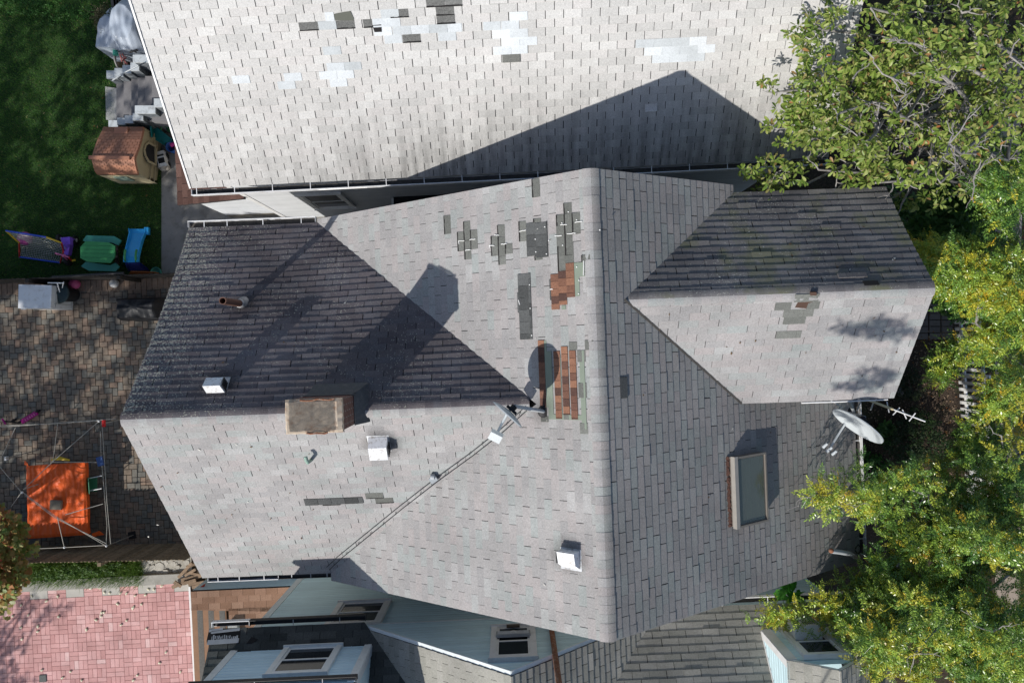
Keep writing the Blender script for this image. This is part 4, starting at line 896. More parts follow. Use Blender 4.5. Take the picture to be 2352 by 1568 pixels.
m = MB(); m.obox(Bf(pa0 + .99, pb0 - .80, ZP + .01), be * .24, -bb * .5, Z * .16, 0); obj('concrete_block', m, plain('speckled_block', (.30, .30, .29), .9, .5, 50), blue)
# ================================================================== GROUND
def poly_obj(name, pts, z, mat, thick=.0, kind='structure', parent=None, **kw):
    mb = MB(); q = [Vector((p[0], p[1], z)) for p in pts]
    if area([(p.x, p.y) for p in q]) < 0: q = q[::-1]
    if thick: mb.prism(q, Vector((0, 0, -thick)))
    else: mb.face(q)
    return obj(name, mb, mat, parent, kind=kind, **kw)
def g2(u, v): p = U(u, v, 0); return (p.x, p.y)
t = NT('soil'); o = t.co().outputs['Object']
n = t.noise(o, 2.2, 6, .65); n2 = t.noise(o, 26, 4, .7); n3 = t.noise(o, .5, 3)
c = t.mix(t.remap(n2, .35, .65), (.028, .02, .014), (.085, .06, .042)); c = t.mix(t.ramp(n, [(.5, 0), (.62, .6)]), c, (.05, .055, .022)); c = t.mix(t.ramp(t.noise(o, 60, 2, .6), [(.66, 0), (.7, .8)]), c, (.26, .22, .17))
t.color(c); t.rough(.95); t.bump(n2, .8, .03); M_SOIL = t.m
poly_obj('ground', [(-90, -90), (90, -90), (90, 90), (-90, 90)], -.02, M_SOIL)
# lawn
t = NT('lawn_turf'); o = t.co().outputs['Object']
n = t.noise(o, .9, 5, .6); n2 = t.noise(o, 40, 4, .7)
c = t.mix(t.remap(n, .35, .65), (.03, .075, .02), (.055, .115, .03)); c = t.mix(t.remap(n2, .3, .7, 0, .7), c, (.012, .025, .009)); c = t.mix(t.ramp(t.noise(o, 1.7, 4, .6), [(.58, 0), (.72, .5)]), c, (.07, .06, .03))
t.color(c); t.rough(.9); t.bump(n2, 1, .03); M_TURF = t.m
LX1 = U(371, 500, 0).x
poly_obj('lawn', [(-30, 1.74), (LX1, 1.74), (LX1, 5.5), (U(268, 240, 0).x, 5.9), (U(262, 120, 0).x, 14), (-30, 14)], .002, M_TURF)
def blades(name, region, n, h, mat, label=None, w=.007, kind='stuff', z=0., lean=.5, reject=None):
    (x0, x1, y0, y1) = region
    X = rng.uniform(x0, x1, n); Y = rng.uniform(y0, y1, n)
    if reject is not None: k = reject(X, Y); X, Y = X[k], Y[k]; n = len(X)
    a = rng.uniform(0, 2 * np.pi, n); hh = h * rng.uniform(.5, 1.3, n); l = lean * rng.uniform(.1, 1, n) * hh
    dx, dy = np.cos(a), np.sin(a); V = np.zeros((n, 3, 3))
    V[:, 0] = np.stack([X - dy * w, Y + dx * w, np.full(n, z)], 1); V[:, 1] = np.stack([X + dy * w, Y - dx * w, np.full(n, z)], 1); V[:, 2] = np.stack([X + dx * l, Y + dy * l, z + hh], 1)
    return np_obj(name, V.reshape(-1, 3), np.arange(3 * n), np.full(n, 3), rng.random(n), mat, label=label, kind=kind)
def leaf_mat(name, stops, trans=.35, rough=.5, spec=.3):
    t = NT(name); c = t.ramp(t.attr(), stops); o = t.co().outputs['Object']
    k = t.remap(t.noise(o, 1.2, 3), .3, .7, .8, 1.2); v = t.new('ShaderNodeVectorMath', operation='SCALE'); t.l.new(c, v.inputs[0]); t.l.new(k, v.inputs['Scale']); c = v.outputs[0]
    t.color(c); t.rough(rough); t.b.inputs['Specular IOR Level'].default_value = spec
    tr = t.new('ShaderNodeBsdfTranslucent'); t.l.new(c, tr.inputs[0]); mx = t.new('ShaderNodeMixShader'); mx.inputs[0].default_value = trans
    out = t.n['Material Output']; t.l.new(t.b.outputs[0], mx.inputs[1]); t.l.new(tr.outputs[0], mx.inputs[2]); t.l.new(mx.outputs[0], out.inputs[0]); return t.m
M_GRASS = leaf_mat('grass_blade', [(0, (.05, .15, .03)), (.5, (.10, .245, .045)), (.86, (.14, .30, .065)), (1, (.36, .32, .13))], .3, .6)
blades('lawn_grass', (-14.8, LX1, 1.76, 9.8), 95000, .05, M_GRASS, reject=lambda X, Y: ~((Y > 5.6) & (X > -11.05)))
# concrete
M_CONC = plain('concrete', (.27, .262, .245), .9, .12, 1.6, 40, dirt=(.13, .12, .10, .5))
poly_obj('concrete_path', [(LX1, -6), (-5.5, -6), (-5.5, 1.9), (8, 2.2), (8, 4), (-6.2, 3.9), (-6.2, 6), (LX1, 6)], .006, M_CONC)
poly_obj('alley', [(-6.4, -6.4), (8, -6.2), (8, -4), (-6.4, -4)], .010, plain('alley_concrete', (.2, .195, .185), .9, .15, 1.5, 30))
poly_obj('concrete_slab', [g2(243, 200), g2(272, 204), g2(272, 282), g2(245, 276)], .03, plain('slab', (.36, .36, .35), .9, .12, 3, 40))
# paver yard : each stone a slightly raised tile of its own in one sheet (pattern, not things)
M_JOINT = plain('paver_joint', (.03, .027, .022), .95, .4, 15)
t = NT('paver_stone'); o = t.co().outputs['Object']
c = t.ramp(t.attr(), [(0, (.14, .138, .125)), (.3, (.175, .165, .143)), (.55, (.21, .168, .13)), (.8, (.235, .168, .128)), (1, (.285, .21, .155))])
k = t.math('MULTIPLY', t.remap(t.noise(o, 9, 4, .6), .3, .7, .75, 1.2), t.remap(t.noise(o, 70, 2, .6), .3, .7, .85, 1.15)); v = t.new('ShaderNodeVectorMath', operation='SCALE'); t.l.new(c, v.inputs[0]); t.l.new(k, v.inputs['Scale'])
t.color(v.outputs[0]); t.rough(.85); t.bump(t.noise(o, 70, 3), .4, .006); M_PAVE = t.m
PX0, PX1, PY0, PY1 = -15.2, -6.0, -5.66, 1.70
poly_obj('paver_bed', [(PX0, PY0 - .1), (PX1, PY0 - .1), (PX1, PY1), (PX0, PY1)], .012, M_JOINT)
def stone(mb, x0, x1, y0, y1, z0, z1, rn, cosr, sinr, b=.007):
    def w(x, y, z): return (x * cosr - y * sinr, x * sinr + y * cosr, z)
    lo = [w(x0, y0, z0), w(x1, y0, z0), w(x1, y1, z0), w(x0, y1, z0)]; hi = [w(x0 + b, y0 + b, z1), w(x1 - b, y0 + b, z1), w(x1 - b, y1 - b, z1), w(x0 + b, y1 - b, z1)]
    mb.add(lo + hi, [(4, 5, 6, 7), (0, 1, 5, 4), (1, 2, 6, 5), (2, 3, 7, 6), (3, 0, 4, 7)], 0, rn=rn)
pv = MB(); r_ = random.Random(8); cr_, sr_ = math.cos(math.radians(2.2)), math.sin(math.radians(2.2))
L_, W_ = .228, .152; q_ = .076
# 90 degree herringbone of 228 x 152 stones
def okp(x, y): X = x * cr_ - y * sr_; Y = x * sr_ + y * cr_; return PX0 < X < PX1 and Y > -5.88 and y < PY1 + .225
for k_ in range(-140, 140):
    for m_ in range(-40, 40):
        hx = -11 + k_ * W_ + m_ * (L_ + W_); hy = -2 + k_ * W_ + m_ * (W_ - L_)
        for (x0, y0, x1, y1) in ((hx, hy, hx + L_, hy + W_), (hx + L_, hy + W_ - L_, hx + L_ + W_, hy + W_)):
            if okp((x0 + x1) / 2, (y0 + y1) / 2): stone(pv, x0 + .003, x1 - .003, y0 + .003, y1 - .003, .0125, .03 + r_.uniform(0, .004), min(1, max(0, r_.gauss(.5, .2))), cr_, sr_)
for k in range(60):
    x0 = -15.2 + k * .155; stone(pv, x0 + .003, x0 + .152, PY1 + .13, PY1 + .47, .0125, .037, .7 + r_.random() * .3, cr_, sr_)
obj('paver_yard', pv, M_PAVE, kind='structure')
# pink basket-weave paving
PKY = U(0, 1347, 0).y; PKX1 = U(428, 1500, 0).x
M_PINKJ = plain('pink_joint', (.16, .085, .08), .95, .2, 10)
pk = MB(); ang = math.radians(3.1); cp_, sp_ = math.cos(ang), math.sin(ang); B_ = .251
def wrot(x, y): return (x * cp_ - y * sp_, x * sp_ + y * cp_)
base_y = (U(443, 1335, 0).y + .0) / cp_ - U(443, 1335, 0).x * sp_ ; base_y = U(443, 1335, 0).y * cp_ - U(443, 1335, 0).x * sp_
xr = U(443, 1335, 0).x * cp_ + U(443, 1335, 0).y * sp_
t = NT('pink_paver'); o = t.co().outputs['Object']
c = t.ramp(t.attr(), [(0, (.52, .275, .262)), (.5, (.60, .335, .32)), (.9, (.66, .40, .385)), (1, (.70, .47, .45))])
k = t.math('MULTIPLY', t.remap(t.noise(o, 1.6, 6, .65), .3, .7, .78, 1.14), t.remap(t.noise(o, 40, 3, .6), .3, .7, .9, 1.1)); v = t.new('ShaderNodeVectorMath', operation='SCALE'); t.l.new(c, v.inputs[0]); t.l.new(k, v.inputs['Scale'])
t.color(v.outputs[0]); t.rough(.85); M_PINK = t.m
slabs = MB()
for j in range(0, 14):
    for i in range(0, 28):
        x1 = xr - .02 - i * B_; y1 = base_y - j * B_; x0 = x1 - B_; y0 = y1 - B_
        if j == 0 and (i // 2) % 2 == 0:
            if i % 2 == 0: stone(slabs, x0 - B_ + .004, x1 - .004, y0 + .004, y1 - .004, .001, .022, r_.random(), cp_, sp_, .004)
            continue
        rn = lambda: min(1, max(0, r_.gauss(.5, .25)))
        if (i // 2 + j) % 2 == 0 if r_.random() > .0 else 0:
            if i % 2: 
                for q in (0, 1): stone(pk, x0 + q * B_ / 2 + .002, x0 + (q + 1) * B_ / 2 - .002, y0 + .002, y1 - .002, .001, .018, rn(), cp_, sp_, .003)
            else:
                for q in (0, 1): stone(pk, x0 + q * B_ / 2 + .002, x0 + (q + 1) * B_ / 2 - .002, y0 + .002, y1 - .002, .001, .018, rn(), cp_, sp_, .003)
        else:
            for q in (0, 1): stone(pk, x0 + .002, x1 - .002, y0 + q * B_ / 2 + .002, y0 + (q + 1) * B_ / 2 - .002, .001, .018, rn(), cp_, sp_, .003)
a_, b_, c_, d_ = wrot(xr - 28 * B_, base_y), wrot(xr, base_y), wrot(xr, base_y - 14 * B_), wrot(xr - 28 * B_, base_y - 14 * B_)
poly_obj('pink_patio_bed', [a_, b_, c_, d_], .006, M_PINKJ)
obj('pink_patio', pk, M_PINK, kind='structure'); obj('border_slabs', slabs, plain('pale_slab', (.46, .44, .40), .9, .1, 4), kind='structure')
# raised curb and weedy strip
cu = MB(); y_ = base_y
def R2(x, y, z): p = wrot(x, y); return Vector((p[0], p[1], z))
cu.prism([R2(xr - 7, y_ + .004, .12), R2(xr - .02, y_ + .004, .12), R2(xr - .02, y_ + .27, .12), R2(xr - 7, y_ + .30, .12)], Vector((0, 0, -.14)))
obj('curb', cu, plain('old_curb', (.36, .35, .315), .9, .16, 2.5, 30, dirt=(.2, .19, .16, .5)), kind='structure')
poly_obj('dirt_strip', [wrot(xr - 1.5, y_ + .25), wrot(xr, y_ + .25), wrot(xr, y_ + .75), wrot(xr - 1.5, y_ + .75)], .012, plain('cement_smear', (.40, .38, .33), .9, .25, 4, 30, dirt=(.2, .19, .15, .7)))
cu = MB(); rr = random.Random(12)
for k in range(26):
    x = xr - 1.35 + rr.uniform(0, 1.25); y = y_ + rr.uniform(.32, .66); s = rr.uniform(.05, .15)
    cu.prism([R2(x + s * rr.uniform(.7, 1.2) * math.cos(q * 1.05), y + s * .8 * rr.uniform(.7, 1.2) * math.sin(q * 1.05), .02 + .05 * rr.random()) if False else R2(x + s * math.cos(q * 1.05 + k), y + s * .8 * math.sin(q * 1.05 + k), .02 + .0012 * k) for q in range(6)], Vector((0, 0, -.05)), rn=rr.random())
obj('broken_concrete', cu, plain('broken_concrete', (.44, .42, .37), .9, .3, 6, 40), kind='structure')
M_WEED = leaf_mat('weed_blade', [(0, (.06, .14, .02)), (.5, (.13, .24, .04)), (1, (.24, .34, .09))], .35, .5)
WY0, WY1 = U(200, 1338, 0).y, U(200, 1291, 0).y
blades('weeds', (U(75, 0, 0).x, U(330, 0, 0).x, WY0, WY1), 6500, .22, M_WEED, w=.010, lean=1.1)
# right garden
poly_obj('mulch_bed', [(6.9, -6), (12.35, -6), (12.2, 1.6), (6.9, 1.6)], .004, M_SOIL)
t = NT('stone_chips'); 
stc = MB(); rr = random.Random(21)
for k in range(1500):
    p = U(rr.uniform(1960, 2200), rr.uniform(700, 1150), .0); s = rr.uniform(.01, .026); stc.box(p + Z * .012, s * 2, s * 1.3, s, rr.uniform(0, 3), rn=rr.random())
obj('mulch_chips', stc, plain('pale_chips', (.20, .145, .10), .9, .5, 30), kind='stuff')
pt = MB()
for i in range(3):
    for j in range(6):
        p = g2(2105 + 28 * i, 690 + 15 * j); stone(pt, p[0], p[0] + .31, p[1] - .17, p[1], .0, .03, .3 + .2 * rr.random(), 1, 0)
obj('garden_path', pt, plain('garden_slab', (.14, .125, .11), .9, .2, 6), kind='structure')
poly_obj('sidewalk', [(U(2285, 0, 0).x, -12), (U(2335, 0, 0).x + .1, -12), (U(2335, 0, 0).x + .1, 8), (U(2285, 0, 0).x, 8)], .012, plain('sidewalk_concrete', (.34, .28, .225), .9, .14, 1.4, 30, dirt=(.2, .16, .12, .5)))
poly_obj('verge', [(U(2336, 0, 0).x + .1, -12), (20, -12), (20, 8), (U(2336, 0, 0).x + .1, 8)], .003, plain('verge_soil', (.13, .07, .035), .95, .4, 5, 30))

# ================================================================== FENCES
M_OLDW = plain('weathered_board', (.042, .038, .034), .9, .25, 4, 40, dirt=(.07, .055, .04, .5))
def board_fence(name, label, P0, P1, h, bw, mats, out, posts=2.4, taper=True, rail=True):
    f = thing(name, label, 'fence', P0); d = P1 - P0; L = d.length; x = d / L; o_ = Vector(out)
    n = int(L / bw); rr = random.Random(int(L * 10))
    mb = MB()
    for i in range(n):
        hh = h + rr.uniform(-.02, .02); a = P0 + x * (i * bw + .004) + o_ * rr.uniform(-.004, .004); w = bw - .008
        pts = [a, a + x * w, a + x * w + Z * (hh - .04), a + x * (w - .03) + Z * hh, a + x * .03 + Z * hh, a + Z * (hh - .04)] if taper else [a, a + x * w, a + x * w + Z * hh, a + Z * hh]
        mb.prism(pts, o_ * .018, rn=rr.random())
    obj('boards', mb, mats, f)
    if rail:
        for z in (.35, h - .28):
            r = MB(); r.obox(P0 + Z * z - o_ * .045, d, o_ * .04, Z * .08); obj('rail', r, mats, f)
    for k in range(int(L / posts) + 1):
        p = MB(); p.obox(P0 + x * k * posts - o_ * .10, x * .09, o_ * .09, Z * (h + .05)); obj('post', p, mats, f)
    return f
board_fence('board_fence', 'dark board fence between the lawn and the paver yard', Vector((-15.2, 1.57, 0)), Vector((-6.6, 1.87, 0)), 1.0, .14, M_OLDW, (0, 1, 0), rail=False)
m = MB(); m.tube([U(120, 636, 1.04), U(150, 635, 1.05), U(220, 630, 1.05), U(285, 627, 1.02)], .035, 8)
o = obj('bent_pipe', m, plain('dark_pipe', (.03, .03, .032), .5)); props(o, 'thin dark pipe lying along the top of the board fence', 'pipe')
t = NT('brown_board'); o_ = t.co().outputs['Object']; c = t.ramp(t.attr(), [(0, (.15, .115, .075)), (.5, (.21, .16, .105)), (1, (.27, .205, .14))]); k = t.remap(t.noise(o_, 12, 4, .7), .3, .7, .6, 1.3); v = t.new('ShaderNodeVectorMath', operation='SCALE'); t.l.new(c, v.inputs[0]); t.l.new(k, v.inputs['Scale']); t.color(v.outputs[0]); t.rough(.85); M_BRB = t.m
board_fence('stockade_fence', 'tall brown picket-topped board fence between the paver yard and the weeds', Vector((-15.4, -5.74, 0)), Vector((-8.35, -5.60, 0)), 1.5, .105, M_BRB, (0, 1, 0), rail=False)
# white picket fence
pf = thing('picket_fence', 'white picket fence along the sidewalk, half hidden by yellowing leaves', 'fence', Vector((12.4, 0, 0)))
f0, f1 = Vector((U(2186, 676, 0).x, U(2186, 676, 0).y, 0)), Vector((U(2226, 1250, 0).x, U(2226, 1250, 0).y, 0)); d = (f1 - f0).normalized(); L = (f1 - f0).length; out = Vector((d.y, -d.x, 0)) 
if out.x > 0: out = -out
pm = MB(); n = int(L / .185)
for i in range(n):
    a = f0 + d * (i * .185); w = .085; hh = 1.12
    pm.prism([a + Z * .06, a + d * w + Z * .06, a + d * w + Z * (hh - .05), a + d * w / 2 + Z * hh, a + Z * (hh - .05)], out * .02)
obj('picket', pm, M_WPAINT, pf)
for z in (.22, .98):
    r = MB(); r.obox(f0 + Z * z - out * .045, d * L, out * .042, Z * .085); obj('rail', r, M_WPAINT, pf)
for k in range(4):
    r = MB(); r.obox(f0 + d * (k * 2.2) - out * .10, d * .09, out * .05, Z * 1.2); obj('post', r, M_WPAINT, pf)
# low white edged wall beside the pink paving
lw_ = thing('low_wall', 'low white edged wall between the pink paving and the porch steps', 'wall', R2(xr + .05, base_y - 1.5, 0))
m = MB(); m.obox(R2(xr, base_y - 3.4, 0), R2(.05, 0, 0), R2(0, 3.35, 0), Z * .27); obj('white_board', m, M_WPAINT, lw_)
m = MB(); m.obox(R2(xr + .052, base_y - 3.4, 0), R2(.04, 0, 0), R2(0, 3.35, 0), Z * .24); obj('dark_board', m, plain('dark_brown_board', (.04, .03, .022), .8), lw_)
# ================================================================== YARD THINGS
def col(name, c, rough=.45, **kw): return plain(name, c, rough, kw.pop('var', .08), kw.pop('scale', 5), 40, **kw)
zl = zoomc(0, 560, 2.45); zt = zoomc(0, 0, 2.45); zo = zoomc(0, 1120, 1.96)
def zU(z_, x, y, h): return U(*z_(x, y), h)
def quadbar(mb, pts, t=.02): mb.prism(pts, Vector((0, 0, -t)))
# --- playhouse
PH_ROOF = col('terracotta_plastic', (.38, .18, .115), .5, var=.12, scale=3); PH_WALL = col('beige_plastic', (.46, .39, .25), .5, scale=3)
ph = thing('playhouse', 'beige toy playhouse with a terracotta shingled roof on the lawn edge', 'playhouse', zU(zt, 880, 1080, 0))
xs = [655, 720, 800, 880, 960]; rows = []
def edgeL(k): return None
prof = [(875, 1.00), (905, 1.13), (960, 1.28), (1020, 1.38), (1083, 1.46), (1100, 1.46), (1140, 1.36), (1180, 1.20), (1203, 1.05)]   # y in view, height
Lx = [712, 700, 672, 650, 632, 630, 640, 652, 668]; Rx = [988, 985, 972, 955, 930, 928, 935, 945, 950]
def rp(i, f):
    return zU(zt, Lx[i] + (Rx[i] - Lx[i]) * f, prof[i][0], prof[i][1])
m = MB(); NS = 10
for i in range(len(prof) - 1):
    sub = 3 if i not in (4,) else 1
    for q in range(sub):
        k0, k1 = q / sub, (q + 1) / sub; cols = 9; off = .5 if (i * 3 + q) % 2 else 0
        for c_ in range(-1, cols):
            fa, fb = max(0, (c_ + off) / cols), min(1, (c_ + 1 + off) / cols)
            if fb <= fa: continue
            def pnt(f, k, dz): return rp(i, f).lerp(rp(i + 1, f), k) + Z * dz
            ga = .006
            dz0, dz1 = (.0, .008) if i < 4 else (.008, .0)
            m.face([pnt(fa + ga, k0, dz0 + .004), pnt(fa + ga, k1, dz1 + .004), pnt(fb - ga, k1, dz1 + .004), pnt(fb - ga, k0, dz0 + .004)][::-1])
    for off_, fl in ((-.012, 0),):
        m.face([rp(i, 0) + Z * off_, rp(i + 1, 0) + Z * off_, rp(i + 1, 1) + Z * off_, rp(i, 1) + Z * off_][::-1])
for f in (0, 1):
    for i in range(len(prof) - 1): a, b = rp(i, f), rp(i + 1, f); m.face([a, b, b - Z * .07, a - Z * .07])
for i in (0, len(prof) - 1):
    a, b = rp(i, 0), rp(i, 1); m.face([a, b, b - Z * .07, a - Z * .07])
pr = obj('roof', m, [PH_ROOF], ph)
m = MB(); m.bar(zU(zt, 615, 1086, 1.49), zU(zt, 895, 1090, 1.49), .085, .06); obj('ridge_beam', m, PH_ROOF, pr)
m = MB(); a = zU(zt, 845, 905, 1.10); m.box(a + Z * .0, .34, .18, .16); obj('chimney', m, PH_ROOF, pr)
m = MB(); B = [(700, 905), (985, 900), (950, 1185), (690, 1180)]
top = [zU(zt, x, y, .98) for x, y in B]; 
for i in range(4): p, q = top[i], top[(i + 1) % 4]; m.face([Vector((p.x, p.y, 0)), Vector((q.x, q.y, 0)), q, p])
g0, g1 = rp(0, .985), rp(8, .985); ga_ = [rp(i, .985) - Z * .02 for i in range(9)]; m.face(ga_ + [Vector((g1.x, g1.y, .5)), Vector((g0.x, g0.y, .5))])
ga_ = [rp(i, .03) - Z * .02 for i in range(9)]; m.face(ga_[::-1]); m.face([rp(8, 0) - Z * .02, rp(8, .985) - Z * .02, Vector((g1.x, g1.y, 0)), Vector((rp(8, 0).x, rp(8, 0).y, 0))])
for zz in (.22, .44, .66, .86):
    p, q = Vector((g0.x + .012, g0.y, zz)), Vector((g1.x + .012, g1.y, zz)); m.bar(p, q, .018, .02)
obj('wall', m, PH_WALL, ph)
m = MB(); x_ = g0.x + .012; yy = [g0.y - .35, g0.y - .85]
arch = [Vector((x_ + .0, yy[1], .42)), Vector((x_, yy[0], .42)), Vector((x_, yy[0], .78)), Vector((x_, yy[0] - .1, .93)), Vector((x_, (yy[0] + yy[1]) / 2, 1.0)), Vector((x_, yy[1] + .1, .93)), Vector((x_, yy[1], .78))]
sl_ = lambda p: p + Vector((.004 - .0 * p.z, 0, 0))
m.prism([sl_(p) for p in arch], Vector((-.03, 0, 0))); wn_ = obj('window', m, M_BLACK, ph)
m = MB(); 
for i in range(7): m.bar(sl_(arch[i]) + Vector((.02, 0, 0)), sl_(arch[(i + 1) % 7]) + Vector((.02, 0, 0)), .05, .035, up=Vector((1, 0, 0)))
obj('frame', m, PH_WALL, wn_)
m = MB(); m.obox(Vector((g1.x - .75, g1.y - .03, .45)), Vector((.36, 0, 0)), Vector((0, .025, 0)), Z * .4); obj('shutter', m, col('grey_green_plastic', (.22, .29, .24)), ph)
# --- picnic table
gt = col('green_plastic', (.065, .33, .11), .4); tl = col('teal_plastic', (.08, .36, .27), .4); bn = col('brown_plastic', (.075, .06, .05), .5)
pt_ = thing('kids_picnic_table', 'green kids picnic table with two teal benches on the shaded lawn', 'table', zU(zl, 672, 365, 0))
m = MB(); quadbar(m, [zU(zl, x, y, .5) for x, y in ((553, 405), (553, 330), (590, 290), (745, 298), (792, 322), (790, 400), (760, 440), (602, 432))], .05)
top_o = obj('table_top', m, gt, pt_)
m = MB()
for y in (318, 345, 372, 400): m.bar(zU(zl, 560, y, .501), zU(zl, 786, y + 4, .501), .008, .004)
obj('groove', m, col('dark_green_groove', (.02, .10, .04)), top_o)
for pts in (((570, 285), (595, 250), (785, 255), (836, 285), (815, 318), (770, 300), (590, 295)), ((558, 462), (590, 432), (760, 455), (795, 438), (823, 468), (795, 497), (610, 492))):
    m = MB(); quadbar(m, [zU(zl, x, y, .27) for x, y in pts][::-1], .05); obj('bench', m, tl, pt_)
for x in (600, 800):
    m = MB(); m.bar(zU(zl, x, 275, .2), zU(zl, x + 10, 480, .2), .07, .05); m.bar(zU(zl, x + 5, 300, .02), zU(zl, x, 350, .46), .07, .05); m.bar(zU(zl, x + 5, 455, .02), zU(zl, x, 395, .46), .07, .05); obj('leg', m, bn, pt_)
# --- slide
bl = col('sky_blue_plastic', (.04, .40, .82), .35); db = col('dark_blue_plastic', (.012, .02, .16), .4)
sd = thing('toddler_slide', 'sky blue toddler slide with green handles beside the concrete path', 'slide', zU(zl, 930, 320, 0))
L_ = [((900, 205), (1012, 205), .06), ((905, 235), (1005, 235), .08), ((893, 285), (985, 280), .22), ((880, 340), (970, 330), .42), ((866, 400), (955, 395), .62), ((868, 436), (952, 434), .64)]
m = MB()
for i in range(len(L_) - 1):
    a0, a1 = [zU(zl, *p, L_[i][2]) for p in L_[i][:2]]; b0, b1 = [zU(zl, *p, L_[i + 1][2]) for p in L_[i + 1][:2]]
    m.face([a0, b0, b1, a1], sm=False); m.face([a0 - Z * .03, a1 - Z * .03, b1 - Z * .03, b0 - Z * .03])
    for p, q, s in ((a0, b0, -1), (a1, b1, 1)):
        o_ = Vector((s * .02, 0, 0)); m.prism([p - Z * .03, q - Z * .03, q + Z * .09, p + Z * .09], o_)
obj('chute', m, bl, sd)
m = MB(); a = zU(zl, 1018, 222, .06); m.box(a + Z * .03, .12, .20, .1); obj('foot', m, bl, sd)
for x in (862, 938):
    m = MB(); m.tube([zU(zl, x, 430, .64), zU(zl, x - 4, 400, .82), zU(zl, x - 2, 370, .78), zU(zl, x + 2, 352, .55)], .03, 8); obj('handle', m, gt, sd)
m = MB()
for k in range(4): a = zU(zl, 868 + k * 6, 440 + k * 14, .56 - k * .15); b = zU(zl, 958 + k * 18, 440 + k * 13, .56 - k * .15); m.bar(a, b, .09, .05)
for x0, x1 in ((870, 888), (955, 1020)): m.bar(zU(zl, x0, 438, .6), zU(zl, x1, 490, .03), .06, .05)
obj('ladder', m, db, sd)
m = MB(); P = [zU(zl, *p) for p in ((900, 500, .35), (1060, 505, .35), (1030, 538, .1), (865, 545, .1))]; m.prism(P[::-1], Vector((0, 0, -.03))); m.prism([P[0], P[1], P[1] - Z * .34, P[0] - Z * .34], Vector((0, .02, 0)))
o = obj('sled', m, col('orange_plastic', (.50, .13, .025), .4)); props(o, 'orange plastic sled leaning by the board fence near the slide', 'sled')
m = MB(); m.lathe([(.0, .02), (.13, .03), (.15, .12), (.135, .12), (.12, .04), (0, .03)], zU(zl, 1088, 508, 0), 18); o = obj('toy_basin', m, tl); props(o, 'small teal basin at the path edge behind the orange sled', 'basin')
# --- football goal with net
gl_ = thing('toy_goal', 'toy football goal with blue and yellow tubes and a white net lying on the lawn', 'goal', zU(zl, 280, 330, 0))
bb_ = col('blue_tube', (.04, .10, .58), .4); yy_ = col('yellow_tube', (.62, .42, .03), .4); rr_ = col('red_tube', (.45, .03, .03), .4)
A, Bq, C, D, E_, Fq = zU(zl, 40, 218, .75), zU(zl, 320, 262, .72), zU(zl, 425, 302, .65), zU(zl, 415, 438, .04), zU(zl, 135, 398, .05), zU(zl, 132, 300, .4)
for nm, pts, mt in (('crossbar', (A, A.lerp(Bq, .5), Bq), bb_), ('upright', (Bq, C), yy_), ('ground_bar', (E_, D), bb_), ('upright', (A, Fq), yy_), ('corner', (Fq, E_), rr_), ('corner', (C, zU(zl, 438, 360, .3), D), rr_)):
    m = MB(); m.tube(pts, .022, 8); obj(nm, m, mt, gl_)
nt = MB(); nu, nv = 24, 13
def net(i, j): a = A.lerp(Bq, i / nu) if i < nu * .75 else A.lerp(Bq, .75).lerp(C, (i / nu - .75) * 4); b = E_.lerp(D, i / nu); q = j / nv; return a.lerp(b, q) - Z * .28 * math.sin(math.pi * q)
for i in range(nu + 1): nt.tube([net(i, j) for j in range(nv + 1)], .007, 3, cap=False)
for j in range(nv + 1): nt.tube([net(i, j) for i in range(nu + 1)], .007, 3, cap=False)
obj('net', nt, col('white_cord', (.6, .62, .58), .6), gl_)
m = MB(); m.sphere(zU(zl, 172, 272, .2), .185, 20); o = obj('ball', m, col('pink_rubber', (.62, .12, .36), .4)); props(o, 'pink ball caught in the toy goal net', 'ball')
m = MB(); m.sphere(zU(zl, 513, 583, .16), .15, 18); o = obj('ball', m, col('rose_rubber', (.55, .10, .24), .4)); props(o, 'rose pink ball between the board fence and the black bin', 'ball')
m = MB(); m.sphere(zU(zl, 787, 580, .13), .125, 18); o = obj('ball', m, col('white_rubber', (.62, .62, .6), .5)); props(o, 'white ball at the foot of the board fence', 'ball')
# --- tricycle
tr = thing('tricycle', 'purple toy tricycle with pink handlebar beside the goal', 'tricycle', zU(zl, 465, 340, 0))
pu = col('purple_plastic', (.24, .11, .66), .4); pk_ = col('pink_plastic', (.62, .16, .34), .4)
m = MB(); body = [zU(zl, *p) for p in ((430, 268, .35), (495, 268, .35), (480, 330, .3), (470, 385, .3), (445, 385, .3), (432, 330, .3))]; m.prism(body[::-1], Vector((0, 0, -.14))); m.box(zU(zl, 462, 290, .42), .24, .2, .12, .1)
for k in range(3): m.box(zU(zl, 452, 292 + k * 14, .49), .13, .03, .02, .1)
obj('body', m, pu, tr)
for (x, y) in ((518, 285), (412, 275)):
    m = MB(); c_ = zU(zl, x, y, .13); m.lathe([(.0, -.04), (.12, -.04), (.135, -.02), (.135, .02), (.12, .04), (0, .04)], c_, 18, axis=Vector((1, .1, 0))); w_ = obj('wheel', m, M_BLACK, tr); m = MB(); m.lathe([(0, -.05), (.05, -.05), (.05, .05), (0, .05)], c_, 12, axis=Vector((1, .1, 0))); obj('hub', m, col('grey_hub', (.4, .4, .4)), w_)
m = MB(); c_ = zU(zl, 465, 425, .16); m.lathe([(.0, -.035), (.15, -.035), (.16, 0), (.15, .035), (0, .035)], c_, 18, axis=Vector((.9, .5, 0))); obj('wheel', m, M_BLACK, tr)
m = MB(); hb = zU(zl, 440, 390, .5); m.tube([zU(zl, 380, 372, .52), hb, zU(zl, 475, 400, .5)], .02, 8); m.sphere(hb, .05, 10); m.tube([hb, c_], .025, 8); obj('handlebar', m, pk_, tr)
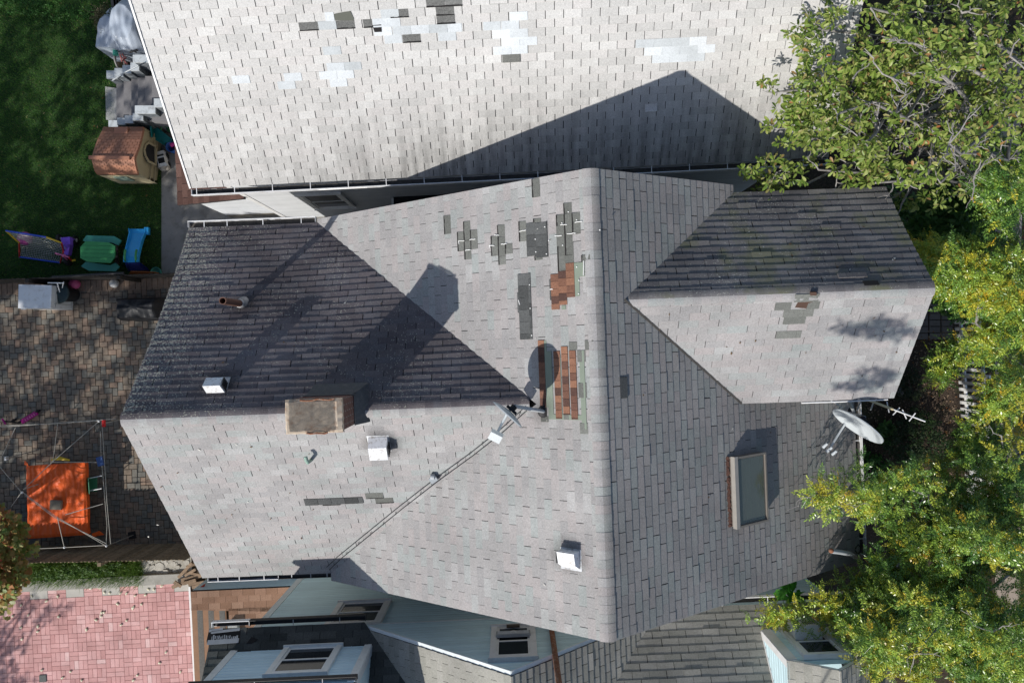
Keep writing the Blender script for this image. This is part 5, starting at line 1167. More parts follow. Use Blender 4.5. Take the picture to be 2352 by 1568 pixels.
m = MB(); m.tube([zU(zl, 475, 402, .5), zU(zl, 490, 420, .3)], .025, 8); obj('fork', m, rr_, tr)
m = MB(); m.box(zU(zl, 508, 422, .28), .1, .05, .03, .2); obj('pedal', m, yy_, tr)
# --- white appliance, bin, covered grill
wa_ = thing('clothes_dryer', 'white clothes dryer standing outdoors on the pavers by the fence', 'dryer', zU(zl, 250, 670, 0))
zt_ = .9; T = [zU(zl, *p, zt_) for p in ((130, 752), (355, 752), (362, 594), (133, 588))]
m = MB(); m.prism(T, Vector((0, 0, -zt_))); obj('cabinet', m, M_WMETAL, wa_)
m = MB(); m.prism([p + Z * .028 for p in T], Vector((0, 0, -.026))); tpo = obj('top', m, M_WMETAL, wa_)
m = MB(); dx = (T[2] - T[1]).normalized(); o1 = T[1]; ex = Vector((1, .02, 0)).normalized()
for (a, z0, l, h) in ((.05, .1, .5, .012), (.05, .75, .55, .012), (.12, .1, .012, .65), (.5, .1, .012, .65), (.3, .25, .012, .4), (.3, .45, .25, .012), (.2, .3, .35, .012)): m.obox(o1 + dx * a - Z * (zt_ - z0) + ex * .002, dx * l, ex * .012, Z * h)
m.bar(o1 + dx * .12 - Z * .1 + ex * .012, o1 + dx * .4 - Z * .75 + ex * .012, .015, .015)
obj('back_panel', m, col('grey_panel_rib', (.5, .5, .49)), wa_)
m = MB(); m.obox(T[0] - Z * .3 + Vector((-.12, -.02, 0)), Vector((.12, 0, 0)), Vector((0, .2, 0)), Z * .06); obj('door_edge', m, M_WMETAL, wa_)
m = MB(); m.tube([zU(zl, 395, 580, 1.2), zU(zl, 412, 640, .92)], .012, 6); m.tube([zU(zl, 330, 576, 1.2), zU(zl, 440, 578, 1.2)], .014, 6); m.tube([zU(zl, 438, 570, 1.2), zU(zl, 430, 610, .92)], .012, 6); o = obj('drying_rod', m, M_WMETAL); props(o, 'thin white rods propped over the dryer against the fence', 'rod')
bn_ = thing('bin', 'round black bin with a domed lid next to the white dryer', 'bin', zU(zl, 508, 657, 0))
m = MB(); m.lathe([(.20, 0), (.245, .6), (.25, .62)], zU(zl, 508, 657, .0) * 1 + Vector((0, 0, 0)), 24); obj('body', m, M_BLACK, bn_)
lidc = Vector((zU(zl, 508, 657, 0).x, zU(zl, 508, 657, 0).y, .62)); m = MB(); m.lathe([(.285, 0), (.29, .03), (.26, .05), (.15, .075), (.05, .085), (.03, .11), (0, .11)], lidc, 28); lid = obj('lid', m, col('black_green_plastic', (.03, .05, .055), .35), bn_)
m = MB(); m.tube([lidc + Vector((-.27, -.0, .06)), lidc + Vector((-.05, .1, .1)), lidc + Vector((.2, .2, .07))], .008, 5); obj('strap', m, M_BLACK, lid)
def drape(name, base, peaks, mat, parent=None, seed=0, n=40, fold=.03, box=False, **kw):
    """cloth cover: base polygon corners (4), heights from peaks [(u,v,h,r)], with folds"""
    b = [Vector(p) for p in base]; mb = MB(); g_ = []
    for i in range(n + 1):
        row = []
        for j in range(n + 1):
            u, v = i / n, j / n; p = b[0].lerp(b[1], u).lerp(b[3].lerp(b[2], u), v)
            z = 0
            for (pu_, pv, h, r) in peaks:
                dd = max(0, 1 - math.hypot((u - pu_) * 1.0, (v - pv)) / r); z = max(z, h * min(1, dd * 1.5) ** .8)
            ed = min(u, v, 1 - u, 1 - v)
            if box: z = peaks[0][2] * min(1, ed * 9) ** .6 * (.82 + .3 * math.exp(-((u - .55) ** 2 + (v - .5) ** 2) * 9))
            ang = math.atan2(v - peaks[0][1], u - peaks[0][0])
            z += fold * math.sin(ang * 7 + seed + 2 * mnoise.noise(p * 1.5)) * min(1, math.hypot(u - peaks[0][0], v - peaks[0][1]) * 1.6) * (1 if z > .1 else .3) + .07 * mnoise.noise(p * 2.5 + Vector((seed, 0, 0))) + .03 * mnoise.noise(Vector((p.x * 9, p.y * 3, seed)))
            row.append(Vector((p.x, p.y, max(.03, z))))
        g_.append(row)
    for i in range(n):
        for j in range(n): mb.face([g_[i][j], g_[i + 1][j], g_[i + 1][j + 1], g_[i][j + 1]], sm=True)
    for seq in ([g_[i][0] for i in range(n + 1)], [g_[n][j] for j in range(n + 1)], [g_[i][n] for i in range(n, -1, -1)], [g_[0][j] for j in range(n, -1, -1)]):
        for a, c_ in zip(seq, seq[1:]): mb.face([a, Vector((a.x, a.y, 0)), Vector((c_.x, c_.y, 0)), c_])
    return obj(name, mb, mat, parent, **kw)
BC = col('black_cover', (.022, .023, .026), .55)
drape('covered_grill', [U(283, 737, 0), U(392, 737, 0), U(392, 683, 0), U(284, 686, 0)], [(.55, .55, .72, .75)], BC, seed=4, box=True, label='low black fabric cover over a grill by the house corner', cat='grill cover')
# --- scooter
sc_ = thing('kick_scooter', 'magenta kick scooter lying on the pavers at the left edge', 'scooter', zU(zo, 120, 110, 0))
mg = col('magenta_plastic', (.40, .02, .20), .4)
m = MB(); m.bar(zU(zo, 120, 130, .12), zU(zo, 205, 78, .12), .12, .05); dk = obj('deck', m, mg, sc_)
m = MB()
for k in range(5): p = zU(zo, 140 + k * 12, 118 - k * 7.5, .147); m.box(p, .035, .06, .004, .6)
obj('pattern', m, pk_, dk)
m = MB(); m.tube([zU(zo, 110, 135, .15), zU(zo, 20, 125, .5)], .022, 8); obj('stem', m, M_BLACK, sc_)
m = MB(); m.tube([zU(zo, 12, 112, .5), zU(zo, 30, 142, .5)], .024, 8); obj('handlebar', m, mg, sc_)
for (x, y) in ((75, 122), (110, 130), (208, 72)):
    m = MB(); m.lathe([(.0, -.02), (.07, -.02), (.075, 0), (.07, .02), (0, .02)], zU(zo, x, y, .08), 14, axis=Vector((.5, -.8, 0))); obj('wheel', m, M_BLACK, sc_)
# --- orange tarpaulin over a table
OT = NT('orange_tarp'); o_ = OT.co().outputs['Object']; n_ = OT.noise(o_, 7, 5, .6); OT.color(OT.ramp(n_, [(.3, (.74, .10, .016)), (.7, (.84, .145, .03))])); OT.rough(.42); wv = OT.new('ShaderNodeTexWave'); OT.l.new(o_, wv.inputs[0]); wv.inputs['Scale'].default_value = 2.2; wv.inputs['Distortion'].default_value = 6; wv.inputs['Detail'].default_value = 4; OT.bump(OT.math('ADD', wv.outputs['Fac'], OT.math('MULTIPLY', n_, 2)), .5, .03)
tb = thing('covered_table', 'table wrapped in a bright orange tarpaulin inside the wire canopy frame', 'table', zU(zo, 310, 565, 0))
C4 = [zU(zo, 150, 775, .74), zU(zo, 483, 752, .74), zU(zo, 466, 352, .74), zU(zo, 140, 372, .74)]
m = MB(); n = 24; rr = random.Random(6); g_ = [[None] * (n + 1) for _ in range(n + 1)]
for i in range(n + 1):
    for j in range(n + 1):
        p = C4[0].lerp(C4[1], i / n).lerp(C4[3].lerp(C4[2], i / n), j / n); p.z += .022 * mnoise.noise(p * 5) + .012 * mnoise.noise(Vector((p.x * 22, p.y * 3, 0))) - (.03 if i in (0, n) or j in (0, n) else 0); g_[i][j] = p
for i in range(n):
    for j in range(n): m.face([g_[i][j], g_[i + 1][j], g_[i + 1][j + 1], g_[i][j + 1]], sm=True)
cen = sum(C4, Vector()) / 4
for seq in ([g_[i][0] for i in range(n + 1)], [g_[n][j] for j in range(n + 1)], [g_[i][n] for i in range(n, -1, -1)], [g_[0][j] for j in range(n, -1, -1)]):
    for k, (a, c_) in enumerate(zip(seq, seq[1:])):
        def low(p, k): q = p - (p - cen).normalized() * (.03 + .01 * math.sin(k * .9)); return Vector((q.x, q.y, .56 + .03 * math.sin(k * .5)))
        m.face([a, low(a, k), low(c_, k + 1), c_], sm=True)
obj('tarpaulin', m, OT.m, tb)
m = MB(); m.box(Vector((cen.x - .25, cen.y - .1, .33)), 1.1, 1.5, .62); obj('table_body', m, M_OLDW, tb)
for (x, y, dx, dy) in ((150, 355, -18, 20), (505, 745, 18, -8)):
    m = MB(); p = zU(zo, x, y, .6); m.prism([p, p + Vector((dx * .008, .05, -.1)), p + Vector((dx * .012, -.08, -.2)), p + Vector((0, -.1, -.05))], Vector((0, 0, -.01))); obj('tarpaulin_corner', m, OT.m, tb)
m = MB(); p = zU(zo, 310, 586, .80); m.box(p, .30, .24, .07, -.05); m.box(p + Z * .04, .26, .2, .01, -.05); o = obj('stone_slab', m, col('grey_brown_stone', (.22, .19, .15), .9, var=.2)); props(o, 'small grey brown slab weighing down the orange tarpaulin', 'slab')
# --- wire canopy frame
cf = thing('canopy_frame', 'bare pale metal canopy frame with thin bars over the orange tarpaulin', 'canopy frame', zU(zo, 330, 480, 0))
hz = 1.35
for nm, pts in (('top_rail', ((0, 150, hz), (300, 138, hz), (545, 122, hz))), ('top_rail', ((0, 158, hz - .04), (640, 112, hz))), ('side_rail', ((562, 130, hz), (575, 340, hz), (590, 575, hz), (610, 800, hz))), ('side_rail', ((553, 180, hz - .1), (558, 330, hz - .1), (572, 480, hz - .1), (590, 700, hz - .1), (585, 812, hz))),
                ('cross_bar', ((540, 130, hz), (290, 348, hz + .15), (130, 502, hz + .05))), ('cross_bar', ((130, 520, hz + .05), (300, 645, hz + .2), (480, 750, hz + .05), (586, 812, hz))), ('cross_bar', ((140, 535, hz), (300, 655, hz + .15), (585, 798, hz))), ('rail', ((0, 378, hz), (120, 518, hz))),
                ('rail', ((86, 160, hz), (0, 342, hz))), ('rail', ((318, 140, hz), (292, 350, hz + .1))), ('rail', ((315, 650, hz + .15), (355, 822, hz))), ('rail', ((360, 640, hz + .1), (568, 580, hz))), ('bottom_rail', ((185, 828, hz), (360, 820, hz), (590, 808, hz))), ('rail', ((120, 515, hz), (62, 595, hz - .3))),
                ('rail', ((290, 350, hz + .1), (540, 352, hz - .1))), ('leg', ((586, 812, hz), (735, 752, .03)))):
    m = MB(); m.tube([zU(zo, *p) for p in pts], .0095, 6); obj(nm, m, M_FRAME if 'M_FRAME' in globals() else globals().setdefault('M_FRAME', plain('pale_tube', (.36, .34, .30), .5, .2, 9)), cf)
for (x, y) in ((122, 518), (586, 812), (545, 125), (355, 820)):
    m = MB(); m.sphere(zU(zo, x, y, hz), .03, 10); obj('joint', m, M_WMETAL, cf)
m = MB(); m.box(zU(zo, 730, 752, .025), .2, .2, .05, .2); obj('foot', m, M_BLACK, cf)
for (x, y) in ((30, 330), (560, 140), (130, 500)):
    p = zU(zo, x, y, hz); m = MB(); m.tube([p, Vector((p.x - .1, p.y, .02))], .014, 6); obj('leg', m, M_FRAME, cf)
m = MB(); m.box(zU(zo, 553, 346, hz + .02), .15, .24, .06, .25); o = obj('clip_box', m, col('steel_blue_plastic', (.05, .10, .26))); props(o, 'small blue box hooked on the canopy rail', 'box')
m = MB(); m.box(zU(zo, 572, 138, hz), .07, .17, .05, .0); o = obj('ribbon', m, col('red_cloth', (.60, .02, .02), .6)); props(o, 'red tag tied at the canopy corner near the gable', 'tag')
m = MB(); m.tube([zU(zo, 283, 338, .85), zU(zo, 330, 330, .87), zU(zo, 383, 340, .85)], [.02, .05, .025], 8); o = obj('toy_shovel', m, yy_); props(o, 'yellow plastic toy lying against the far edge of the orange tarpaulin', 'toy')
m = MB(); m.box(zU(zo, 36, 330, .1), .05, .1, .1); o = obj('bottle', m, M_WMETAL); props(o, 'tiny white bottle on the pavers by the left canopy leg', 'bottle')
ch_ = thing('lawn_chair', 'green and white folding chair squeezed beside the orange covered table', 'chair', zU(zo, 520, 480, 0))
for y, y2 in ((440, 426), (508, 496)):
    m = MB(); m.tube([zU(zo, 492, y, .6), zU(zo, 560, y2, .6)], .014, 6); obj('arm', m, M_WMETAL, ch_); m = MB(); m.tube([zU(zo, 495, y, .6), zU(zo, 500, y, .0)], .014, 6); obj('leg', m, M_WMETAL, ch_); m = MB(); m.tube([zU(zo, 556, y2, .6), zU(zo, 550, y2, .0)], .014, 6); obj('leg', m, M_WMETAL, ch_)
m = MB(); m.bar(zU(zo, 500, 432, .42), zU(zo, 500, 512, .42), .34, .03); obj('seat', m, col('green_webbing', (.05, .19, .10), .6), ch_)
m = MB(); m.prism([zU(zo, 486, 432, .42), zU(zo, 492, 520, .42), zU(zo, 490, 526, .82), zU(zo, 484, 440, .82)], Vector((.02, 0, 0))); obj('backrest', m, col('green_webbing2', (.06, .22, .12), .6), ch_)
# --- stepped stair
M_STEP = plain('grey_painted_step', (.20, .195, .20), .8, .15, 4, 30); M_PARA = plain('chipped_white_board', (.52, .56, .58), .6, .07, 5, 40, dirt=(.2, .2, .2, .5)); M_SIDE = plain('grey_side_wall', (.115, .13, .145), .8, .2, 5, 30, dirt=(.5, .52, .52, .3))
stt = thing('back_steps', 'grey back steps between two stepped walls with white boards on top', 'steps', zU(zt, 950, 640, 0))
m = MB(); xs = [802, 852, 905, 950, 1000, 1048, 1240]
for k in range(6):
    h = .17 * (k + 1); a, b = zU(zt, xs[k], 565 - k * 10, h), zU(zt, xs[k + 1], 565 - k * 10, h); c_, d_ = zU(zt, xs[k + 1], 838, h), zU(zt, xs[k], 838, h)
    m.prism([d_, c_, b, a], Vector((0, 0, -h)))
obj('treads', m, M_STEP, stt)
for caps in ([(733, 487, 807, 541), (788, 470, 846, 525), (844, 450, 902, 505), (898, 432, 958, 487), (915, 378, 1100, 430)], [(747, 830, 812, 880), (806, 812, 862, 860), (858, 796, 918, 850), (914, 780, 985, 830), (929, 728, 1070, 782), (1060, 680, 1200, 737)]):
    for k, (x0, y0, x1, y1) in enumerate(caps):
        cm = MB(); sm_ = MB(); h = .55 + .19 * k; q = [zU(zt, x0, y1, h), zU(zt, x1, y1, h), zU(zt, x1, y0, h), zU(zt, x0, y0, h)]; cm.prism(q, Vector((0, 0, -.05)))
        c0_ = (q[0] + q[1] + q[2] + q[3]) / 4; q2 = [p.lerp(c0_, .06) - Z * .05 for p in q]; sm_.prism(q2, Vector((0, 0, -(h - .05))))
        pw_ = obj('parapet', sm_, M_SIDE, stt); obj('cap_board', cm, M_PARA, pw_)
m = MB(); m.tube([zU(zt, 775, 555, .75), zU(zt, 860, 500, 1.1), zU(zt, 955, 452, 1.45)], .018, 6); obj('handrail', m, M_DGREY, stt)
# --- covered stack with bikes
TP = col('grey_blue_tarp', (.37, .42, .49), .4, var=.1)
drape('tarp_cover', [zU(zt, 800, 425, 0), zU(zt, 1090, 430, 0), zU(zt, 1040, 75, 0), zU(zt, 850, 80, 0)], [(.16, .28, .95, .9), (.65, .45, 1.05, .95)], TP, seed=2, n=40, label='grey blue tarpaulin draped over a pile at the corner of the white house', cat='tarpaulin')
bk = thing('bicycle', 'mint green bicycle handlebar and saddle poking out from under the tarpaulin', 'bicycle', zU(zt, 780, 270, 0))
mint = col('mint_paint', (.10, .42, .34), .35)
m = MB(); m.tube([zU(zt, 690, 200, .95), zU(zt, 700, 212, .93), zU(zt, 690, 232, .95)], .014, 6); m.tube([zU(zt, 690, 200, .95), zU(zt, 720, 203, .93), zU(zt, 718, 222, .93)], .012, 6); obj('handlebar', m, M_DGREY, bk)
m = MB(); m.tube([zU(zt, 712, 212, .92), zU(zt, 840, 215, .7)], .028, 8); m.tube([zU(zt, 840, 215, .7), zU(zt, 800, 330, .6)], .024, 8); obj('frame', m, mint, bk)
m = MB(); m.tube([zU(zt, 790, 325, .72), zU(zt, 794, 355, .74), zU(zt, 798, 380, .74)], [.03, .06, .075], 10); obj('saddle', m, col('mint_saddle', (.06, .34, .25), .4), bk)
m = MB(); c_ = zU(zt, 770, 225, .32); m.lathe([(.26, -.02), (.3, -.02), (.31, 0), (.3, .02), (.26, .02), (.25, 0), (.26, -.02)], c_, 28, axis=Vector((.1, 1, 0))); obj('wheel', m, M_BLACK, bk)
b2 = thing('bicycle', 'pale red bicycle frame on its side between tarpaulin and steps', 'bicycle', zU(zt, 840, 400, 0))
m = MB()
for a, b in (((825, 365), (838, 425)), ((838, 425), (870, 400)), ((870, 400), (825, 365)), ((845, 370), (865, 440)), ((830, 390), (880, 445))): m.tube([zU(zt, *a, .55), zU(zt, *b, .45)], .016, 6)
obj('frame', m, col('faded_red_paint', (.42, .13, .12), .4), b2)
m = MB(); m.lathe([(.22, -.02), (.27, -.02), (.28, 0), (.27, .02), (.22, .02), (.22, -.02)], zU(zt, 828, 435, .3), 24, axis=Vector((1, .15, 0))); obj('wheel', m, col('grey_tyre', (.28, .27, .25), .7), b2)
m = MB(); m.tube([zU(zt, 895, 360, 1.02), zU(zt, 925, 352, 1.06), zU(zt, 950, 345, 1.02)], .03, 8); m.tube([zU(zt, 905, 350, 1.05), zU(zt, 940, 365, 1.05)], .018, 6); o = obj('bungee', m, M_BLACK); props(o, 'black strap clamp lying on the grey blue tarpaulin', 'strap')
cx_ = thing('slatted_box', 'black slatted box half cut off at the top edge left of the white house', 'box', zU(zt, 830, 60, 0))
m = MB(); P = [zU(zt, 788, 132, .6), zU(zt, 892, 100, .6), zU(zt, 885, -30, .6), zU(zt, 768, -30, .6)]; m.prism(P, Vector((0, 0, -.6))); obj('body', m, BC, cx_)
for k in range(6): m = MB(); a, b = P[0].lerp(P[1], (k + .5) / 6), P[3].lerp(P[2], (k + .5) / 6); m.bar(a + Z * .012, b + Z * .012, .13, .02); obj('slat', m, col('black_slat', (.03, .03, .034), .5), cx_)
# --- toys by the wall
m = MB(); P = [zU(zt, 1033, 870, .42), zU(zt, 1085, 880, .42), zU(zt, 1200, 970, .3), zU(zt, 1110, 990, .3), zU(zt, 1040, 945, .36)]; m.prism(P[::-1], Vector((0, 0, -.05)))
tc_ = thing('toy_chair', 'teal plastic toy chair wedged behind the playhouse', 'chair', zU(zt, 1100, 930, 0)); obj('seat', m, col('teal_chair', (.015, .17, .17), .4), tc_)
m = MB(); m.prism([zU(zt, 1033, 870, .75), zU(zt, 1040, 945, .7), zU(zt, 1050, 950, .36), zU(zt, 1045, 872, .42)], Vector((.03, 0, 0))); obj('backrest', m, col('teal_chair2', (.015, .20, .20), .4), tc_)
for (x, y) in ((1050, 885), (1180, 965), (1110, 982)):
    m = MB(); p = zU(zt, x, y, .38); m.tube([p, Vector((p.x, p.y, 0))], .03, 8); obj('leg', m, col('teal_leg', (.015, .15, .15), .4), tc_)
m = MB(); rr = random.Random(3)
for k in range(9):
    a = zU(zt, 1105 + rr.uniform(0, 90), 840 + rr.uniform(0, 70), .4 + rr.uniform(0, .2)); b = zU(zt, 1105 + rr.uniform(0, 90), 840 + rr.uniform(0, 80), .4 + rr.uniform(-.2, .2)); m.tube([a, a.lerp(b, .5) + Z * .08, b], rr.uniform(.015, .04), 6)
o = obj('folded_stroller', m, col('black_green_fabric', (.03, .12, .045), .6, var=.5, scale=14)); props(o, 'folded green and black stroller against the white house', 'stroller')
tcx = thing('toy_car', 'white toy car with dark windows on the path beside the playhouse', 'toy car', zU(zt, 1125, 1100, 0))
m = MB(); m.box(zU(zt, 1118, 1098, .16), .24, .42, .14, .25); m.box(zU(zt, 1114, 1104, .26), .2, .2, .08, .25); obj('body', m, M_WPAINT, tcx)
m = MB(); m.box(zU(zt, 1112, 1106, .305), .17, .14, .012, .25); m.box(zU(zt, 1105, 1072, .24), .17, .05, .02, .25); obj('window', m, M_BLACK, tcx)
for (x, y) in ((1092, 1075), (1150, 1075), (1090, 1130), (1160, 1130)): m = MB(); m.lathe([(0, -.03), (.07, -.03), (.07, .03), (0, .03)], zU(zt, x, y, .075), 14, axis=Vector((1, .25, 0))); obj('wheel', m, M_BLACK, tcx)
m = MB(); P = zU(zt, 1125, 1155, .12); m.sphere(P, .11, 10, sz=.8); m.sphere(P + Vector((.1, .0, -.02)), .08, 8); m.sphere(P + Vector((-.1, .03, -.02)), .07, 8); o = obj('paper_bag', m, col('crumpled_bag', (.50, .45, .38), .7, var=.25)); props(o, 'crumpled pale bag in front of the white toy car', 'bag')
m = MB(); rr = random.Random(5)
for k in range(8): a = zU(zt, 1145 + rr.uniform(0, 60), 975 + rr.uniform(0, 70), .1); m.tube([a, a + Vector((rr.uniform(-.1, .1), rr.uniform(-.1, .1), .06)), a + Vector((rr.uniform(-.1, .1), rr.uniform(-.1, .1), 0))], .012, 5)
o = obj('toy_garland', m, col('dark_red_plastic', (.18, .03, .05), .5)); props(o, 'tangle of dark red toy links on the path', 'toy')
m = MB(); m.tube([zU(zt, 1180, 1000, .3), zU(zt, 1228, 982, .35)], [.06, .03], 10); o = obj('pink_toy', m, col('hot_pink_plastic', (.62, .05, .28), .4)); props(o, 'hot pink toy cone by the brown lean-to roof', 'toy')
m = MB(); m.lathe([(.13, 0), (.15, .28), (.13, .28), (.12, .02), (0, .02)], zU(zt, 1212, 1030, 0), 18); o = obj('bucket', m, col('blue_bucket', (.05, .14, .42), .4)); props(o, 'blue bucket by the brown lean-to roof', 'bucket')
# --- wood pile and debris at the house corner
zp = zoomc(0, 1120, 1.96); rr = random.Random(17)
WP = plain('split_wood', (.25, .175, .115), .85, .45, 7, 30)
for k, (x0, y0, x1, y1, h) in enumerate(((950, 1040, 1090, 985, .25), (1000, 1000, 1110, 975, .4), (1015, 955, 1115, 975, .5), (1010, 1020, 1080, 1000, .45), (1040, 1025, 1125, 1010, .38), (985, 985, 1060, 905, .55), (1030, 930, 1090, 900, .6), (960, 1010, 1000, 1035, .3), (1020, 975, 1080, 940, .55), (1060, 1040, 1110, 1030, .25))):
    m = MB(); m.bar(zU(zp, x0, y0, h), zU(zp, x1, y1, h + rr.uniform(-.05, .08)), rr.uniform(.06, .10), rr.uniform(.03, .05)); o = obj('lumber', m, WP); props(o, 'piece of split lumber heaped at the lower left house corner', 'lumber', 'lumber heaped at the house corner')
m = MB(); P = [zU(zp, *p, 1.0) for p in ((1068, 1075), (1100, 1040), (1132, 1020), (1110, 1062))]; m.prism(P[::-1] if area([(p.x, p.y) for p in P]) < 0 else P, Vector((0, 0, -.05))); o = obj('red_cover', m, col('red_plastic', (.6, .05, .02), .4)); props(o, 'scrap of red plastic under the gutter end by the lumber', 'scrap')
# --- drain in the pink patio, petals
m = MB(); m.box(zU(zp, 236, 1542, .03), .19, .19, .02, .05); dr = obj('drain_grate', m, col('old_cast_iron', (.09, .10, .095), .7, var=.3, scale=20)); props(dr, 'square iron drain grate in the pink paving', 'drain')
fl_ = MB(); rr = random.Random(33)
for k in range(46):
    p = zU(zp, rr.uniform(40, 1000), rr.uniform(1030, 1560), .03)
    if k < 12: p = zU(zp, rr.uniform(540, 860), rr.uniform(1040, 1200), .03)
    for q in range(3): fl_.sphere(p + Vector((rr.uniform(-.02, .02), rr.uniform(-.02, .02), .006)), rr.uniform(.02, .036), 6, sz=.6)
o = obj('fallen_petals', fl_, leaf_mat('cream_petal', [(0, (.72, .68, .52)), (1, (.72, .68, .52))], .1)); props(o, 'cream fallen blossoms scattered over the pink paving', 'blossoms', kind='stuff')
# --- service mast and wires at the lower right corner of the roof
zm = zoomc(2160, 1000, 2.45)
ms = thing('service_mast', 'grey conduit mast with wires at the lower right roof corner', 'mast', zU(zm, 600, 1385, 4.6))
m = MB(); m.tube([zU(zm, 440, 1345, 6.0), zU(zm, 500, 1352, 5.9), zU(zm, 570, 1365, 5.6), zU(zm, 605, 1390, 5.0)], .045, 10); obj('conduit', m, M_DGREY, ms)
m = MB(); m.sphere(zU(zm, 436, 1342, 6.0), .05, 10); obj('weatherhead', m, M_RUST, ms)
m = MB(); m.tube([zU(zm, 600, 1390, 5.0), zU(zm, 640, 1415, 4.9), zU(zm, 720, 1385, 5.3)], .02, 6); m.tube([zU(zm, 600, 1330, 5.1), zU(zm, 622, 1300, 5.1), zU(zm, 645, 1330, 5.1), zU(zm, 622, 1365, 5.1), zU(zm, 600, 1340, 5.1)], .012, 6); obj('wire', m, M_BLACK, ms)
m = MB(); m.tube([zU(zm, 636, 1148, 4.0), zU(zm, 800, 1140, 4.2), zU(zm, 1010, 1135, 4.4)], .022, 6); o = obj('white_conduit', m, M_WPAINT); props(o, 'thin white pole running right from the eave above the dark gap', 'pole')
# ================================================================== FOLIAGE
def frames(dirs, roll, rng=rng):
    """orthonormal frames: x = dir, z near up, rolled"""
    x = dirs / np.linalg.norm(dirs, axis=1, keepdims=True); up = np.tile([0, 0, 1.], (len(x), 1)); up += rng.normal(0, .02, up.shape)
    y = np.cross(up, x); y /= np.linalg.norm(y, axis=1, keepdims=True); z = np.cross(x, y)
    c, s = np.cos(roll)[:, None], np.sin(roll)[:, None]
    return x, y * c + z * s, z * c - y * s
def scatter(T, faces, pos, dirs, roll, size):
    """copies of template T (k,3) with face list -> flat arrays"""
    x, y, z = frames(dirs, roll); k = len(T); n = len(pos)
    V = pos[:, None] + size[:, None, None] * (T[None, :, 0:1] * x[:, None] + T[None, :, 1:2] * y[:, None] + T[None, :, 2:3] * z[:, None])
    ff = np.concatenate([np.array(f) for f in faces]); lt = np.array([len(f) for f in faces])
    F_ = (ff[None, :] + (np.arange(n) * k)[:, None]).ravel()
    return V.reshape(-1, 3), F_, np.tile(lt, n), len(faces)
OB_T = np.array([[0, 0, 0], [.38, .14, .04], [.76, .185, .02], [1, 0, -.08], [.76, -.185, .02], [.38, -.14, .04], [.6, 0, -.025]]); OB_F = [(0, 6, 2, 1), (6, 3, 2), (0, 5, 4, 6), (6, 4, 3)]
pin_v, pin_f = [], []; r_p = random.Random(5)
for k in range(8):
    xx = .10 + .80 * k / 7; dz = -.22 * xx * xx; ln = .30 * (1 - .4 * abs(k - 3) / 4)
    for s_ in (1, -1):
        i = len(pin_v); a = 1.1 + r_p.uniform(-.15, .15); dx, dy = math.cos(a), math.sin(a) * s_; t1 = r_p.uniform(-.16, .16); t2 = r_p.uniform(-.09, .07)
        p0 = np.array([xx, 0, dz]); p1 = p0 + np.array([dx * .5 - dy * .15, dy * .5 + dx * .15, t1]) * ln; p2 = p0 + np.array([dx * ln, dy * ln, t2]); p3 = p0 + np.array([dx * .5 + dy * .15, dy * .5 - dx * .15, -t1]) * ln
        pin_v += [p0, p1, p2, p3]; pin_f.append((i, i + 3, i + 2, i + 1))
i = len(pin_v); pin_v += [np.array([.9, 0, -.2]), np.array([1.05, .05, -.27]), np.array([1.2, 0, -.34]), np.array([1.05, -.05, -.27])]; pin_f.append((i, i + 3, i + 2, i + 1))
i = len(pin_v); pin_v += [np.array([0, .008, 0]), np.array([.9, .006, -.2]), np.array([.9, -.006, -.2]), np.array([0, -.008, 0])]; pin_f.append((i, i + 3, i + 2, i + 1))
PIN_T = np.array(pin_v); PIN_F = pin_f
def ell(E, rng=rng):
    """points in a list of survey ellipses (u, v, ru, rv, n, z0, z1[, rot])"""
    out, tag = [], []
    for q, e_ in enumerate(E):
        u, v, ru, rv, n, z0, z1 = e_[:7]; rot = math.radians(e_[7]) if len(e_) > 7 else 0
        r = np.sqrt(rng.random(n)) ; a = rng.uniform(0, 2 * np.pi, n); r *= 1 + .18 * np.sin(a * 3 + q) + .10 * np.sin(a * 7 + 2 * q)
        x, y = r * np.cos(a) * ru, r * np.sin(a) * rv; X = u + x * math.cos(rot) - y * math.sin(rot); Y = v + x * math.sin(rot) + y * math.cos(rot)
        z = z0 + (z1 - z0) * np.clip(rng.beta(1.6, 1.2, n) * (1.12 - .35 * r * r), 0, 1)
        d = H - z; out.append(np.stack([(X - 1176) * d / F, (784 - Y) * d / F, z], 1)); tag.append(np.full(n, q))
    return np.concatenate(out), np.concatenate(tag)
def thin(P, scale, cut, keep=.12, off=0):
    """open gaps in the crown: drop points where a smooth 3D noise is low"""
    v = np.array([mnoise.noise(Vector(p) * scale + Vector((off, 0, 0))) for p in P]); k = (v > cut) | (rng.random(len(P)) < keep); return P[k], k
def rosettes(P, per, size, spread=.75, droop=(-.55, .15), T=OB_T, Fc=OB_F):
    n = len(P); N = n * per
    a = rng.uniform(0, 2 * np.pi, n); base = np.repeat(a, per) + np.tile(np.arange(per) * 2 * np.pi / per, n) * spread + rng.normal(0, .25, N)
    dirs = np.stack([np.cos(base), np.sin(base), rng.uniform(droop[0], droop[1], N)], 1)
    lean = np.repeat(rng.normal(0, .28, (n, 3)), per, 0); dirs += lean
    pos = np.repeat(P, per, 0) + dirs * .012 + rng.normal(0, size * .12, (N, 3))
    return scatter(T, Fc, pos, dirs, rng.normal(0, .45, N), size * rng.uniform(.65, 1.15, N)), N
